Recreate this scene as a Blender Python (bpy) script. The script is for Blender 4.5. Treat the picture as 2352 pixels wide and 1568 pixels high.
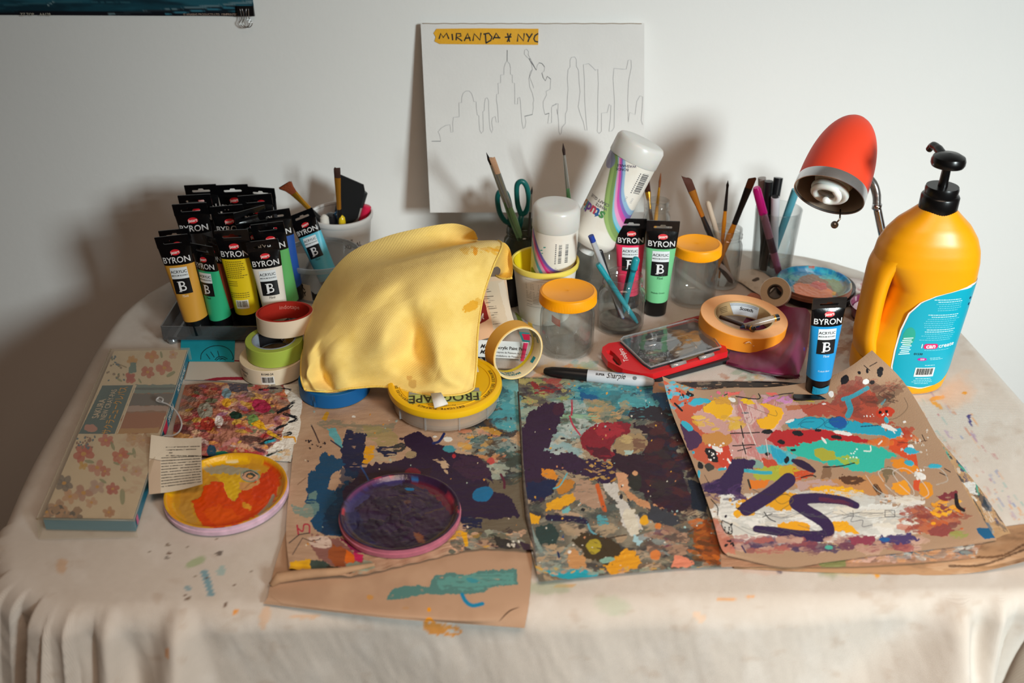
import bpy, bmesh, math, random
import numpy as np
from mathutils import Vector, Matrix, Quaternion
from mathutils.geometry import tessellate_polygon
random.seed(7)
for o in list(bpy.data.objects): bpy.data.objects.remove(o)
S = bpy.context.scene; COL = S.collection
# ------------------------------------------------------------------ camera, world, lights
T = 0.75            # table height
HC = 0.722          # camera above the table
F = 2287.0; CX, CY = 1176.0, 784.0; PITCH = math.radians(30)
SP, CP = math.sin(PITCH), math.cos(PITCH)
cd = bpy.data.cameras.new('camera'); cam = bpy.data.objects.new('camera', cd); COL.objects.link(cam)
cam.location = (0, 0, T + HC); cam.rotation_euler = (math.pi/2 - PITCH, 0, 0)
cd.sensor_width = 36; cd.lens = F/2352*36; cd.clip_start = .05
cd.dof.use_dof = True; cd.dof.focus_distance = 1.33; cd.dof.aperture_fstop = 4.2
S.camera = cam
S.cycles.transparent_max_bounces = 48
S.view_settings.view_transform = 'Standard'; S.view_settings.look = 'None'
S.view_settings.gamma = 1; S.view_settings.use_curve_mapping = False; S.view_settings.exposure = 0.09
w = bpy.data.worlds.new('world'); S.world = w; w.use_nodes = True
w.node_tree.nodes['Background'].inputs[0].default_value = (1.0, .62, .37, 1)
w.node_tree.nodes['Background'].inputs[1].default_value = .06
ld = bpy.data.lights.new('window_light', 'AREA'); lo = bpy.data.objects.new('window_light', ld); COL.objects.link(lo)
ld.shape = 'RECTANGLE'; ld.size = .46; ld.size_y = .55; ld.energy = 11.3; ld.color = (.85, .965, .975)
ld.spread = math.radians(58)
lo.location = (1.75, -1.3, T + 1.2)
_a = math.radians(25)
lo.rotation_euler = Vector((-math.sin(_a)*3, math.cos(_a)*3, -1.35)).to_track_quat('-Z', 'Y').to_euler()
l2 = bpy.data.lights.new('overhead_fill', 'AREA'); lo2 = bpy.data.objects.new('overhead_fill', l2); COL.objects.link(lo2)  # added overhead fill to brighten the table front, no known lamp
l2.shape = 'RECTANGLE'; l2.size = .9; l2.size_y = .6; l2.energy = 5.5; l2.color = (1.0, .75, .57)
l2.spread = math.radians(102)
lo2.location = (.25, .15, T + 1.35)
lo2.rotation_euler = (math.radians(12), 0, 0)

# ------------------------------------------------------------------ pixel -> place
def ray(px, py):
    a, b = (px-CX)/F, (CY-py)/F
    return Vector((a, CP + b*SP, -SP + b*CP))
CAM = Vector((0, 0, T + HC))
def at(px, py, z=0.0):
    r = ray(px, py); return CAM + r * ((z - HC)/r.z)
def atY(px, py, Y):
    r = ray(px, py); return CAM + r * (Y/r.y)
def mpp(p):         # metres per pixel at a point
    return ((p.y)*CP + (CAM.z - p.z)*SP)/F
def pix(P):         # array of points -> pixel arrays
    P = np.asarray(P, float)
    x, y, z = P[..., 0], P[..., 1], P[..., 2] - CAM.z
    d = y*CP - z*SP
    return CX + F*x/d, CY - F*(y*SP + z*CP)/d

# ------------------------------------------------------------------ colour, materials
def lin(c):
    if isinstance(c, str):
        c = c.lstrip('#'); c = [int(c[i:i+2], 16)/255 for i in (0, 2, 4)]
    elif max(c) > 1.001: c = [v/255 for v in c]
    return tuple((v/12.92 if v <= .04045 else ((v+.055)/1.055)**2.4) for v in c[:3])
_mats = {}
def mat(color, rough=.5, metal=0, bump=0, bscale=300, var=0, vscale=12, spec=.5, trans=0, ior=1.45, coat=0, sheen=0, emit=None, subs=0, alpha=1):
    key = (str(color), rough, metal, bump, bscale, var, vscale, spec, trans, ior, coat, sheen, emit, subs, alpha)
    if key in _mats: return _mats[key]
    m = bpy.data.materials.new('mat_%s' % (color if isinstance(color, str) else 'c')); m.use_nodes = True
    nt = m.node_tree; b = nt.nodes['Principled BSDF']; N = nt.nodes.new; L = nt.links.new
    b.inputs['Roughness'].default_value = rough; b.inputs['Metallic'].default_value = metal
    b.inputs['Specular IOR Level'].default_value = spec; b.inputs['IOR'].default_value = ior
    b.inputs['Transmission Weight'].default_value = trans; b.inputs['Coat Weight'].default_value = coat
    b.inputs['Sheen Weight'].default_value = sheen; b.inputs['Alpha'].default_value = alpha
    if subs:
        b.inputs['Subsurface Weight'].default_value = subs; b.inputs['Subsurface Scale'].default_value = .01
    tc = N('ShaderNodeTexCoord')
    if color == 'VCOL':
        a = N('ShaderNodeAttribute'); a.attribute_name = 'Col'; src = a.outputs['Color']
    else:
        rgb = N('ShaderNodeRGB'); rgb.outputs[0].default_value = (*lin(color), 1); src = rgb.outputs[0]
    if var:
        n = N('ShaderNodeTexNoise'); n.inputs['Scale'].default_value = vscale; n.inputs['Detail'].default_value = 6
        L(tc.outputs['Object'], n.inputs['Vector'])
        mr = N('ShaderNodeMapRange'); mr.inputs['From Min'].default_value = .3; mr.inputs['From Max'].default_value = .7
        mr.inputs['To Min'].default_value = 1-var; mr.inputs['To Max'].default_value = 1+var*.5
        L(n.outputs['Fac'], mr.inputs['Value'])
        mx = N('ShaderNodeVectorMath'); mx.operation = 'SCALE'
        L(src, mx.inputs[0]); L(mr.outputs[0], mx.inputs['Scale']); src = mx.outputs[0]
    L(src, b.inputs['Base Color'])
    if bump:
        n2 = N('ShaderNodeTexNoise'); n2.inputs['Scale'].default_value = bscale; n2.inputs['Detail'].default_value = 4
        L(tc.outputs['Object'], n2.inputs['Vector'])
        bp = N('ShaderNodeBump'); bp.inputs['Strength'].default_value = min(1, bump); bp.inputs['Distance'].default_value = .001*max(1, bump)
        L(n2.outputs['Fac'], bp.inputs['Height']); L(bp.outputs['Normal'], b.inputs['Normal'])
    _mats[key] = m; return m
def weave_mat(color='VCOL', scale=900, strength=.5, rough=.95, sheen=.2, diag=False, dist=.0006):
    m = bpy.data.materials.new('mat_weave'); m.use_nodes = True
    nt = m.node_tree; b = nt.nodes['Principled BSDF']; N = nt.nodes.new; L = nt.links.new
    b.inputs['Roughness'].default_value = rough; b.inputs['Sheen Weight'].default_value = sheen
    b.inputs['Specular IOR Level'].default_value = .15
    if color == 'VCOL':
        a = N('ShaderNodeAttribute'); a.attribute_name = 'Col'; src = a.outputs['Color']
    else:
        a = N('ShaderNodeRGB'); a.outputs[0].default_value = (*lin(color), 1); src = a.outputs[0]
    uv = N('ShaderNodeAttribute'); uv.attribute_name = 'flat'
    adds = []
    for k, d in ((0, (1, 0, 0)), (1, (0, 1, 0))):
        wv = N('ShaderNodeTexWave'); wv.wave_type = 'BANDS'; wv.bands_direction = 'DIAGONAL' if (diag and k == 0) else ('X', 'Y')[k]
        wv.inputs['Scale'].default_value = scale; wv.inputs['Distortion'].default_value = 1.2; wv.inputs['Detail'].default_value = 1
        L(uv.outputs['Vector'], wv.inputs['Vector']); adds.append(wv.outputs['Fac'])
    ns = N('ShaderNodeTexNoise'); ns.inputs['Scale'].default_value = scale*.5; ns.inputs['Detail'].default_value = 5
    L(uv.outputs['Vector'], ns.inputs['Vector'])
    s1 = N('ShaderNodeMath'); s1.operation = 'ADD'; L(adds[0], s1.inputs[0]); L(adds[1], s1.inputs[1])
    s2 = N('ShaderNodeMath'); s2.operation = 'ADD'; L(s1.outputs[0], s2.inputs[0]); L(ns.outputs['Fac'], s2.inputs[1])
    bp = N('ShaderNodeBump'); bp.inputs['Strength'].default_value = strength; bp.inputs['Distance'].default_value = dist
    L(s2.outputs[0], bp.inputs['Height']); L(bp.outputs['Normal'], b.inputs['Normal'])
    mr = N('ShaderNodeMapRange'); mr.inputs['From Max'].default_value = 3; mr.inputs['To Min'].default_value = .86; mr.inputs['To Max'].default_value = 1.1
    L(s2.outputs[0], mr.inputs['Value'])
    mx = N('ShaderNodeVectorMath'); mx.operation = 'SCALE'; L(src, mx.inputs[0]); L(mr.outputs[0], mx.inputs['Scale'])
    L(mx.outputs[0], b.inputs['Base Color'])
    return m
def thin_glass(tint=(.93, .95, .95), fr=.12, rough=.02, name='glass', edge=.55, haze=0, hazecol=(.8, .8, .8)):
    # thin clear wall: transparent body, fresnel reflection, darker towards grazing edges
    m = bpy.data.materials.new('mat_'+name); m.use_nodes = True; nt = m.node_tree; N = nt.nodes.new; L = nt.links.new
    for n in list(nt.nodes): nt.nodes.remove(n)
    out = N('ShaderNodeOutputMaterial'); lw = N('ShaderNodeLayerWeight'); lw.inputs['Blend'].default_value = .35
    cr = N('ShaderNodeMix'); cr.data_type = 'RGBA'
    cr.inputs['A'].default_value = (*tint, 1); cr.inputs['B'].default_value = (*[t*edge for t in tint], 1)
    L(lw.outputs['Facing'], cr.inputs['Factor'])
    tr = N('ShaderNodeBsdfTransparent'); L(cr.outputs['Result'], tr.inputs['Color'])
    gl = N('ShaderNodeBsdfGlossy'); gl.inputs['Roughness'].default_value = rough; gl.inputs['Color'].default_value = (1, 1, 1, 1)
    mr = N('ShaderNodeMapRange'); mr.inputs['To Min'].default_value = .03; mr.inputs['To Max'].default_value = fr*5
    pw = N('ShaderNodeMath'); pw.operation = 'POWER'; pw.inputs[1].default_value = 2.5
    L(lw.outputs['Facing'], pw.inputs[0]); L(pw.outputs[0], mr.inputs['Value'])
    mx = N('ShaderNodeMixShader'); L(mr.outputs[0], mx.inputs[0]); L(tr.outputs[0], mx.inputs[1]); L(gl.outputs[0], mx.inputs[2])
    last = mx.outputs[0]
    tc = N('ShaderNodeTexCoord'); ns = N('ShaderNodeTexNoise'); ns.inputs['Scale'].default_value = 45; L(tc.outputs['Object'], ns.inputs['Vector'])
    bp = N('ShaderNodeBump'); bp.inputs['Strength'].default_value = .25; bp.inputs['Distance'].default_value = .002
    L(ns.outputs['Fac'], bp.inputs['Height']); L(bp.outputs['Normal'], gl.inputs['Normal'])
    if haze:
        df = N('ShaderNodeBsdfDiffuse'); df.inputs['Color'].default_value = (*hazecol, 1)
        m2 = N('ShaderNodeMixShader'); m2.inputs[0].default_value = haze
        L(last, m2.inputs[1]); L(df.outputs[0], m2.inputs[2]); last = m2.outputs[0]
    L(last, out.inputs['Surface']); return m
GLASS = thin_glass((.98, .985, .985), .12, .02, 'glass', .7); GLASS2 = thin_glass((.975, .985, .98), .16, .03, 'jar_glass', .62, .012)
CLEARP = thin_glass((.95, .97, .98), .14, .12, 'clear_plastic', .75, .16, (.72, .74, .76))
BLACK = mat('0c0c0e', .32); BLACKM = mat('0f0f11', .5); WHITE = mat('e9e7e2', .4); CHROME = mat('c9c9cc', .15, 1)

# ------------------------------------------------------------------ objects
def tag(o, label=None, cat=None, group=None, kind=None):
    if label: o['label'] = label
    if cat: o['category'] = cat
    if group: o['group'] = group
    if kind: o['kind'] = kind
    return o
def thing(name, label, cat, loc=(0, 0, 0), rot=None, group=None, scale=1):
    o = bpy.data.objects.new(name, None); COL.objects.link(o); o.empty_display_size = .02
    o.location = loc
    if rot is not None:
        o.rotation_mode = 'QUATERNION'; o.rotation_quaternion = rot
    o.scale = (scale,)*3
    return tag(o, label, cat, group)
def obj(name, me, m=None, parent=None, loc=None, rot=None, label=None):
    if m is not None and not me.materials: me.materials.append(m)
    o = bpy.data.objects.new(name, me); COL.objects.link(o)
    if parent: o.parent = parent
    if loc is not None: o.location = loc
    if rot is not None: o.rotation_mode = 'QUATERNION'; o.rotation_quaternion = rot
    if label: o['label'] = label
    return o
def mesh(name, V, Fc, m=None, smooth=True, cols=None, flat=None):
    me = bpy.data.meshes.new(name)
    V = np.asarray(V, dtype=np.float32).reshape(-1, 3)
    if isinstance(Fc, np.ndarray) and Fc.ndim == 2:
        n, k = Fc.shape
        me.vertices.add(len(V)); me.vertices.foreach_set('co', V.ravel())
        me.loops.add(n*k); me.loops.foreach_set('vertex_index', Fc.astype(np.int32).ravel())
        me.polygons.add(n); me.polygons.foreach_set('loop_start', np.arange(0, n*k, k, dtype=np.int32))
        me.update(calc_edges=True); me.validate()
    else:
        me.from_pydata([tuple(v) for v in V.tolist()], [], [tuple(int(i) for i in f) for f in Fc]); me.update()
    if smooth: me.polygons.foreach_set('use_smooth', [True]*len(me.polygons))
    if cols is not None:
        a = me.color_attributes.new('Col', 'FLOAT_COLOR', 'POINT')
        c = np.ones((len(V), 4), np.float32); c[:, :3] = cols; a.data.foreach_set('color', c.ravel())
    if flat is not None:
        a = me.attributes.new('flat', 'FLOAT_VECTOR', 'POINT'); f3 = np.zeros((len(V), 3), np.float32)
        f3[:, :flat.shape[1]] = flat; a.data.foreach_set('vector', f3.ravel())
    if m: me.materials.append(m)
    return me
def gridfaces(nu, nv, wrapu=False, flip=False):
    # verts laid out [v][u]
    I = np.arange(nv*nu).reshape(nv, nu)
    if wrapu: I = np.concatenate([I, I[:, :1]], 1)
    a, b, c, d = I[:-1, :-1], I[:-1, 1:], I[1:, 1:], I[1:, :-1]
    q = np.stack([a, b, c, d], -1).reshape(-1, 4)
    return q[:, ::-1].copy() if flip else q
def lathe(prof, seg=40, name='lathe', m=None, smooth=True, close=False):
    V = []; n = len(prof)
    for r, z in prof:
        for k in range(seg):
            a = 2*math.pi*k/seg; V.append((max(r, 1e-5)*math.cos(a), max(r, 1e-5)*math.sin(a), z))
    Fc = gridfaces(seg, n, True)
    if close: pass
    me = mesh(name, V, Fc, m, smooth)
    if smooth: sharp(me)
    return me
def sharp(me, ang=40):
    try: me.set_sharp_from_angle(angle=math.radians(ang))
    except Exception: pass
def box(sx, sy, sz, name='box', m=None, bev=0, c=(0, 0, 0)):
    bm = bmesh.new(); bmesh.ops.create_cube(bm, size=1)
    bmesh.ops.scale(bm, vec=(sx, sy, sz), verts=bm.verts); bmesh.ops.translate(bm, vec=c, verts=bm.verts)
    if bev: bmesh.ops.bevel(bm, geom=bm.edges[:], offset=bev, segments=2, affect='EDGES', profile=.5)
    me = bpy.data.meshes.new(name); bm.to_mesh(me); bm.free()
    if m: me.materials.append(m)
    if bev:
        me.polygons.foreach_set('use_smooth', [True]*len(me.polygons)); sharp(me, 50)
    return me
def cr(P, n, closed=False):
    P = [np.asarray(p, float) for p in P]; N = len(P); out = []
    segs = N if closed else N-1
    for i in range(segs):
        p0 = P[(i-1) % N] if closed or i > 0 else 2*P[0]-P[1]
        p1 = P[i]; p2 = P[(i+1) % N]
        p3 = P[(i+2) % N] if closed or i+2 < N else 2*P[-1]-P[-2]
        for k in range(n):
            t = k/n
            out.append(.5*((2*p1)+(-p0+p2)*t+(2*p0-5*p1+4*p2-p3)*t*t+(-p0+3*p1-3*p2+p3)*t**3))
    if not closed: out.append(P[-1])
    return out
def crn(P, ts):     # catmull-rom sampled at ts in [0,1]; P (N,k)
    P = np.asarray(P, float); N = len(P)
    Pe = np.concatenate([[2*P[0]-P[1]], P, [2*P[-1]-P[-2]]])
    x = np.clip(np.asarray(ts)*(N-1), 0, N-1-1e-9); i = x.astype(int); t = (x-i)
    t = t.reshape(t.shape+(1,)*(P.ndim-1))
    p0, p1, p2, p3 = Pe[i], Pe[i+1], Pe[i+2], Pe[i+3]
    return .5*((2*p1)+(-p0+p2)*t+(2*p0-5*p1+4*p2-p3)*t*t+(-p0+3*p1-3*p2+p3)*t**3)
def patch(ctrl, nu, nv):
    # ctrl[row][col] of 3-tuples -> (nv,nu,3)
    C = np.asarray(ctrl, float)
    A = crn(C, np.linspace(0, 1, nv))                    # (nv, cols, 3)
    B = crn(np.swapaxes(A, 0, 1), np.linspace(0, 1, nu))  # (nu, nv, 3)
    return np.swapaxes(B, 0, 1)
def pxpatch(ctrl, nu, nv):
    g = patch(ctrl, nu, nv); X, Y, Z = g[..., 0], g[..., 1], g[..., 2]
    a, b = (X-CX)/F, (CY-Y)/F
    rx, ry, rz = a, CP+b*SP, -SP+b*CP
    t = (Z-HC)/rz
    return np.stack([rx*t, ry*t, HC+T+rz*t], -1)
def frames(P):
    P = [Vector(p) for p in P]; out = []; up = Vector((0, 0, 1))
    t0 = (P[1]-P[0]).normalized()
    nrm = t0.cross(up)
    if nrm.length < 1e-3: nrm = t0.cross(Vector((1, 0, 0)))
    nrm.normalize()
    for i, p in enumerate(P):
        t = (P[min(i+1, len(P)-1)]-P[max(i-1, 0)]).normalized()
        nrm = (nrm - t*nrm.dot(t)).normalized(); out.append((p, t, nrm, t.cross(nrm)))
    return out
def tube(P, r, seg=10, name='tube', m=None, caps=True, rx=1.0):
    R = r if hasattr(r, '__len__') else [r]*len(P); V = []; Fc = []
    for (p, t, n, b), rr in zip(frames(P), R):
        for k in range(seg):
            a = 2*math.pi*k/seg; V.append(p + n*math.cos(a)*rr + b*math.sin(a)*rr*rx)
    L = len(P)
    for i in range(L-1):
        for k in range(seg):
            k2 = (k+1) % seg; Fc.append((i*seg+k, i*seg+k2, (i+1)*seg+k2, (i+1)*seg+k))
    if caps: Fc.append(tuple(range(seg))[::-1]); Fc.append(tuple((L-1)*seg+k for k in range(seg)))
    return mesh(name, V, Fc, m)
def prism(outs, z0, z1, name='prism', m=None, fn=None, smooth=False):
    # outs: [outer, hole, ...] 2D lists ; extruded in local z
    flat = [p for o in outs for p in o]; n = len(flat)
    tris = tessellate_polygon([[Vector((p[0], p[1], 0)) for p in o] for o in outs])
    V = [(p[0], p[1], z0) for p in flat] + [(p[0], p[1], z1) for p in flat]
    Fc = [tuple(t) for t in tris] + [tuple(i+n for i in t) for t in tris]
    k = 0
    for o in outs:
        L = len(o)
        for i in range(L):
            a, b = k+i, k+(i+1) % L; Fc.append((a, b, b+n, a+n))
        k += L
    if fn: V = [fn(*v) for v in V]
    me = mesh(name, V, Fc, m, smooth)
    bm = bmesh.new(); bm.from_mesh(me); bmesh.ops.recalc_face_normals(bm, faces=bm.faces[:]); bm.to_mesh(me); bm.free()
    return me
def rrect(w, h, r, n=5, cx=0, cy=0):
    out = []
    for sx, sy, a0 in ((1, 1, 0), (-1, 1, 90), (-1, -1, 180), (1, -1, 270)):
        for k in range(n+1):
            a = math.radians(a0+90*k/n); out.append((cx+sx*(w/2-r)+r*math.cos(a), cy+sy*(h/2-r)+r*math.sin(a)))
    return out
def ell(rx, ry, n=24, cx=0, cy=0): return [(cx+rx*math.cos(2*math.pi*k/n), cy+ry*math.sin(2*math.pi*k/n)) for k in range(n)]
def aim(base, top, yaw=0):
    return Vector((0, 0, 1)).rotation_difference((Vector(top)-Vector(base)).normalized()) @ Quaternion((0, 0, 1), yaw)
def dirq(d, yaw=0): return Vector((0, 0, 1)).rotation_difference(Vector(d).normalized()) @ Quaternion((0, 0, 1), yaw)
def upright(bx, by, tx, ty, z=0):
    b = at(bx, by, z); t = atY(tx, ty, b.y); return b, t
# flat print ------------------------------------------------------
_tx = {}
def text2d(s, size=1, off=0, shear=0):
    k = (s, off, shear)
    if k not in _tx:
        c = bpy.data.curves.new('t', 'FONT'); c.body = s; c.size = 1; c.align_x = 'CENTER'; c.align_y = 'CENTER'
        c.resolution_u = 3; c.offset = off; c.shear = shear
        o = bpy.data.objects.new('t', c); COL.objects.link(o); bpy.context.view_layer.update()
        me = bpy.data.meshes.new_from_object(o.evaluated_get(bpy.context.evaluated_depsgraph_get()))
        me.calc_loop_triangles()
        _tx[k] = ([tuple(v.co[:2]) for v in me.vertices], [tuple(t.vertices) for t in me.loop_triangles])
        bpy.data.objects.remove(o); bpy.data.curves.remove(c); bpy.data.meshes.remove(me)
    V, Fc = _tx[k]; return [(x*size, y*size) for x, y in V], Fc
def lettering(items, fn, m, parent, name='lettering', label=None):
    # items: (text, size, u, v[, rot, off, sx, shear]) ; fn(u,v)->xyz
    V, Fc = [], []
    for it in items:
        s, size, u, v = it[:4]; rot = it[4] if len(it) > 4 else 0; off = it[5] if len(it) > 5 else 0
        sx = it[6] if len(it) > 6 else 1; sh = it[7] if len(it) > 7 else 0
        v2, f2 = text2d(s, size, off, sh); c, sn = math.cos(rot), math.sin(rot); n = len(V)
        V += [fn(u + x*sx*c - y*sn, v + x*sx*sn + y*c) for x, y in v2]; Fc += [tuple(i+n for i in f) for f in f2]
    return obj(name, mesh(name, V, Fc, m, False), None, parent, label=label)
def rects(items, fn, m, parent, name='print_lines', nsub=1, label=None):
    V, Fc = [], []
    for (u0, u1, v0, v1) in items:
        k = max(1, nsub)
        for i in range(k):
            a, b = u0+(u1-u0)*i/k, u0+(u1-u0)*(i+1)/k; n = len(V)
            V += [fn(a, v0), fn(b, v0), fn(b, v1), fn(a, v1)]; Fc.append((n, n+1, n+2, n+3))
    return obj(name, mesh(name, V, Fc, m, False), None, parent, label=label)
def panel(poly, fn, m, parent, name='label_panel', nsub=1, label=None):
    # poly outline, filled by horizontal strips (handles curved maps)
    t = tessellate_polygon([[Vector((p[0], p[1], 0)) for p in poly]])
    bm = bmesh.new(); vs = [bm.verts.new((p[0], p[1], 0)) for p in poly]
    for f in t:
        try: bm.faces.new([vs[i] for i in f])
        except ValueError: pass
    for _ in range(nsub): bmesh.ops.subdivide_edges(bm, edges=bm.edges[:], cuts=1, use_grid_fill=True)
    for v in bm.verts: v.co = Vector(fn(v.co.x, v.co.y))
    bmesh.ops.recalc_face_normals(bm, faces=bm.faces[:])
    me = bpy.data.meshes.new(name); bm.to_mesh(me); bm.free(); me.materials.append(m)
    me.polygons.foreach_set('use_smooth', [True]*len(me.polygons))
    return obj(name, me, None, parent, label=label)
def barcode(u0, u1, v0, v1, fn, parent, fn2, m=None, white=True, seed=1, name='barcode'):
    rnd = random.Random(seed); its = []; u = u0+(u1-u0)*.08; e = u1-(u1-u0)*.08
    while u < e:
        wd = (u1-u0)*rnd.choice((.012, .02, .03, .036)); its.append((u, min(u+wd, e), v0+(v1-v0)*.22, v1-(v1-v0)*.08)); u += wd+(u1-u0)*rnd.choice((.014, .02, .03))
    if white: panel([(u0, v0), (u1, v0), (u1, v1), (u0, v1)], fn, WHITE, parent, 'barcode_panel', 3)
    rects(its, fn2, m or BLACKM, parent, name)
def ribbon(P, wd, nrm, m, parent, name='stroke', label=None, lift=0):
    # several polylines -> one flat mesh
    V, Fc = [], []; nrm = Vector(nrm).normalized()
    for line in P:
        L = [Vector(p) + nrm*lift for p in line]; n0 = len(V)
        for i, p in enumerate(L):
            t = (L[min(i+1, len(L)-1)]-L[max(0, i-1)]).normalized(); s = t.cross(nrm).normalized()*wd/2
            V += [p-s, p+s]
        for i in range(len(L)-1): Fc.append((n0+2*i, n0+2*i+1, n0+2*i+3, n0+2*i+2))
    return obj(name, mesh(name, V, Fc, m, False), None, parent, label=label)

# ------------------------------------------------------------------ paint on surfaces (colour per vertex)
def vnoise(x, y, seed=0):
    xi, yi = np.floor(x).astype(np.int64), np.floor(y).astype(np.int64); fx, fy = x-xi, y-yi
    fx, fy = fx*fx*(3-2*fx), fy*fy*(3-2*fy)
    def h(a, b):
        n = (a*374761393 + b*668265263 + seed*1442695041) & 0xffffffff
        n = ((n ^ (n >> 13))*1274126177) & 0xffffffff
        return ((n ^ (n >> 16)) & 0xffff)/65535.0
    return (h(xi, yi)*(1-fx)+h(xi+1, yi)*fx)*(1-fy) + (h(xi, yi+1)*(1-fx)+h(xi+1, yi+1)*fx)*fy
def fbm(x, y, seed=0, o=3):
    s = 0; a = .5; t = 0
    for k in range(o):
        s = s + a*vnoise(x*2**k, y*2**k, seed+k*17); t += a; a *= .55
    return s/t
class Paint:
    def __init__(s, X, Y, base):
        s.X, s.Y = np.asarray(X, float).ravel(), np.asarray(Y, float).ravel(); s.C = np.empty((len(s.X), 3)); s.C[:] = lin(base)
        s.h = np.zeros(len(s.X)); s.k = 0
    def _mix(s, idx, a, c, h=0):
        a = a[:, None]; s.C[idx] = s.C[idx]*(1-a) + np.asarray(lin(c))*a
        if h: s.h[idx] = np.maximum(s.h[idx], a[:, 0]*h)
    def mottle(s, c, scale, thr=.5, soft=.1, a=1, seed=None, sy=1, rot=0):
        s.k += 1; cs, sn = math.cos(rot), math.sin(rot); u, v = s.X*cs+s.Y*sn, -s.X*sn+s.Y*cs
        n = fbm(u/scale, v/scale/sy, seed if seed is not None else s.k*31, 4)
        s._mix(slice(None), np.clip((n-thr)/soft, 0, 1)*a, c)
    def _box(s, x0, x1, y0, y1): return np.nonzero((s.X > x0) & (s.X < x1) & (s.Y > y0) & (s.Y < y1))[0]
    def blob(s, cx, cy, rx, ry, c, rot=0, rough=.25, a=1, dry=0, soft=.06, h=0):
        s.k += 1; R = max(rx, ry)*1.5; i = s._box(cx-R, cx+R, cy-R, cy+R)
        if len(i) == 0: return
        x, y = s.X[i]-cx, s.Y[i]-cy; r_ = math.radians(rot); u, v = (x*math.cos(r_)+y*math.sin(r_))/rx, (-x*math.sin(r_)+y*math.cos(r_))/ry
        q = np.sqrt(u*u+v*v); m_ = min(rx, ry)
        q = q + rough*2*(fbm(s.X[i]/(m_*.7+2), s.Y[i]/(m_*.7+2), s.k*7+3)-.5)
        al = np.clip((1-q)/soft+.5, 0, 1)*a
        if dry: al = al*np.clip((fbm(u*rx/14, v*ry/2.6, s.k+91, 3)-dry)/.06, 0, 1)
        s._mix(i, al, c, h)
    def stroke(s, pts, w, c, rough=.12, dry=0, a=1, taper=0, smooth=True, h=0, soft=.8):
        s.k += 1
        P = np.array([p[:2] for p in (cr(pts, 6) if smooth and len(pts) > 2 else pts)], float)
        i = s._box(P[:, 0].min()-w, P[:, 0].max()+w, P[:, 1].min()-w, P[:, 1].max()+w)
        if len(i) == 0: return
        x, y = s.X[i], s.Y[i]; D = np.full(len(i), 1e9); Tt = np.zeros(len(i)); acc = 0; Sg = np.zeros(len(i))
        L = np.hypot(*(P[1:]-P[:-1]).T); tot = L.sum()+1e-9
        for k in range(len(P)-1):
            ax, ay = P[k]; dx, dy = P[k+1]-P[k]; ll = L[k]**2+1e-9
            t = np.clip(((x-ax)*dx+(y-ay)*dy)/ll, 0, 1); ex, ey = x-ax-t*dx, y-ay-t*dy; d = np.hypot(ex, ey); mk = d < D
            D[mk] = d[mk]; Tt[mk] = ((acc+t*L[k])/tot)[mk]; Sg[mk] = (np.sign(dx*ey-dy*ex)*d)[mk]; acc += L[k]
        hw = w/2*(1-taper*np.abs(Tt*2-1)**2)*(1+rough*2*(fbm(x/(w*.35+2), y/(w*.35+2), s.k*5, 3)-.5))
        al = np.clip((hw-D)/soft+.5, 0, 1)*a
        if dry: al = al*np.clip((fbm(Tt*tot/16+3, Sg/1.8, s.k+55, 3)+.22*(.5-Tt)-dry)/.08, 0, 1)
        s._mix(i, al, c, h)
    def poly(s, pts, c, rough=3, a=1, dry=0, h=0):
        s.k += 1; P = np.array(pts, float); i = s._box(P[:, 0].min()-rough-2, P[:, 0].max()+rough+2, P[:, 1].min()-rough-2, P[:, 1].max()+rough+2)
        if len(i) == 0: return
        x = s.X[i]+rough*2*(fbm(s.X[i]/9, s.Y[i]/9, s.k, 3)-.5); y = s.Y[i]+rough*2*(fbm(s.X[i]/9, s.Y[i]/9, s.k+40, 3)-.5)
        ins = np.zeros(len(i), bool); n = len(P)
        for k in range(n):
            x0, y0 = P[k]; x1, y1 = P[(k+1) % n]
            if y0 == y1: continue
            ins ^= ((y0 > y) != (y1 > y)) & (x < (x1-x0)*(y-y0)/(y1-y0)+x0)
        al = ins*a*1.0
        if dry: al = al*np.clip((fbm(s.X[i]/22, s.Y[i]/3.2, s.k+21, 3)-dry)/.06, 0, 1)
        s._mix(i, al, c, h)
    def dots(s, x0, y0, x1, y1, n, r0, r1, cols, seed=0, a=1):
        r_ = random.Random(seed)
        for _ in range(n):
            r = r0+(r1-r0)*r_.random()**2
            s.blob(x0+(x1-x0)*r_.random(), y0+(y1-y0)*r_.random(), r*(1+r_.random()*.6), r, r_.choice(cols), r_.random()*180, .3, a, h=.5)
    def dabs(s, x0, y0, x1, y1, n, r0, r1, cols, seed=0, rot=(-30, 30), a=.9, dry=.35, el=2.2):
        r_ = random.Random(seed)
        for _ in range(n):
            r = r0+(r1-r0)*r_.random()
            s.blob(x0+(x1-x0)*r_.random(), y0+(y1-y0)*r_.random(), r*(1+r_.random()*(el-1)), r*.6, r_.choice(cols), r_.uniform(*rot), .5, a*(.6+.4*r_.random()), dry=dry if r_.random() < .5 else 0, h=.6)
PAINTED = mat('VCOL', .55, bump=.35, bscale=700, spec=.4)
GLOSSY = mat('VCOL', .22, bump=.5, bscale=160, spec=.5)
PAPER = mat('VCOL', .85, bump=.2, bscale=900, spec=.2)
def painted_grid(name, G_, m, parent=None, paint=None, base='b89a7a', relief=.0004, flat=None, label=None):
    nv, nu = G_.shape[:2]; X, Y = pix(G_); p = Paint(X, Y, base)
    if paint: paint(p)
    G2 = G_.reshape(-1, 3).copy(); G2[:, 2] += p.h*relief
    o = obj(name, mesh(name, G2, gridfaces(nu, nv, flip=True), m, cols=p.C, flat=flat), None, parent, label=label)
    return o
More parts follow.
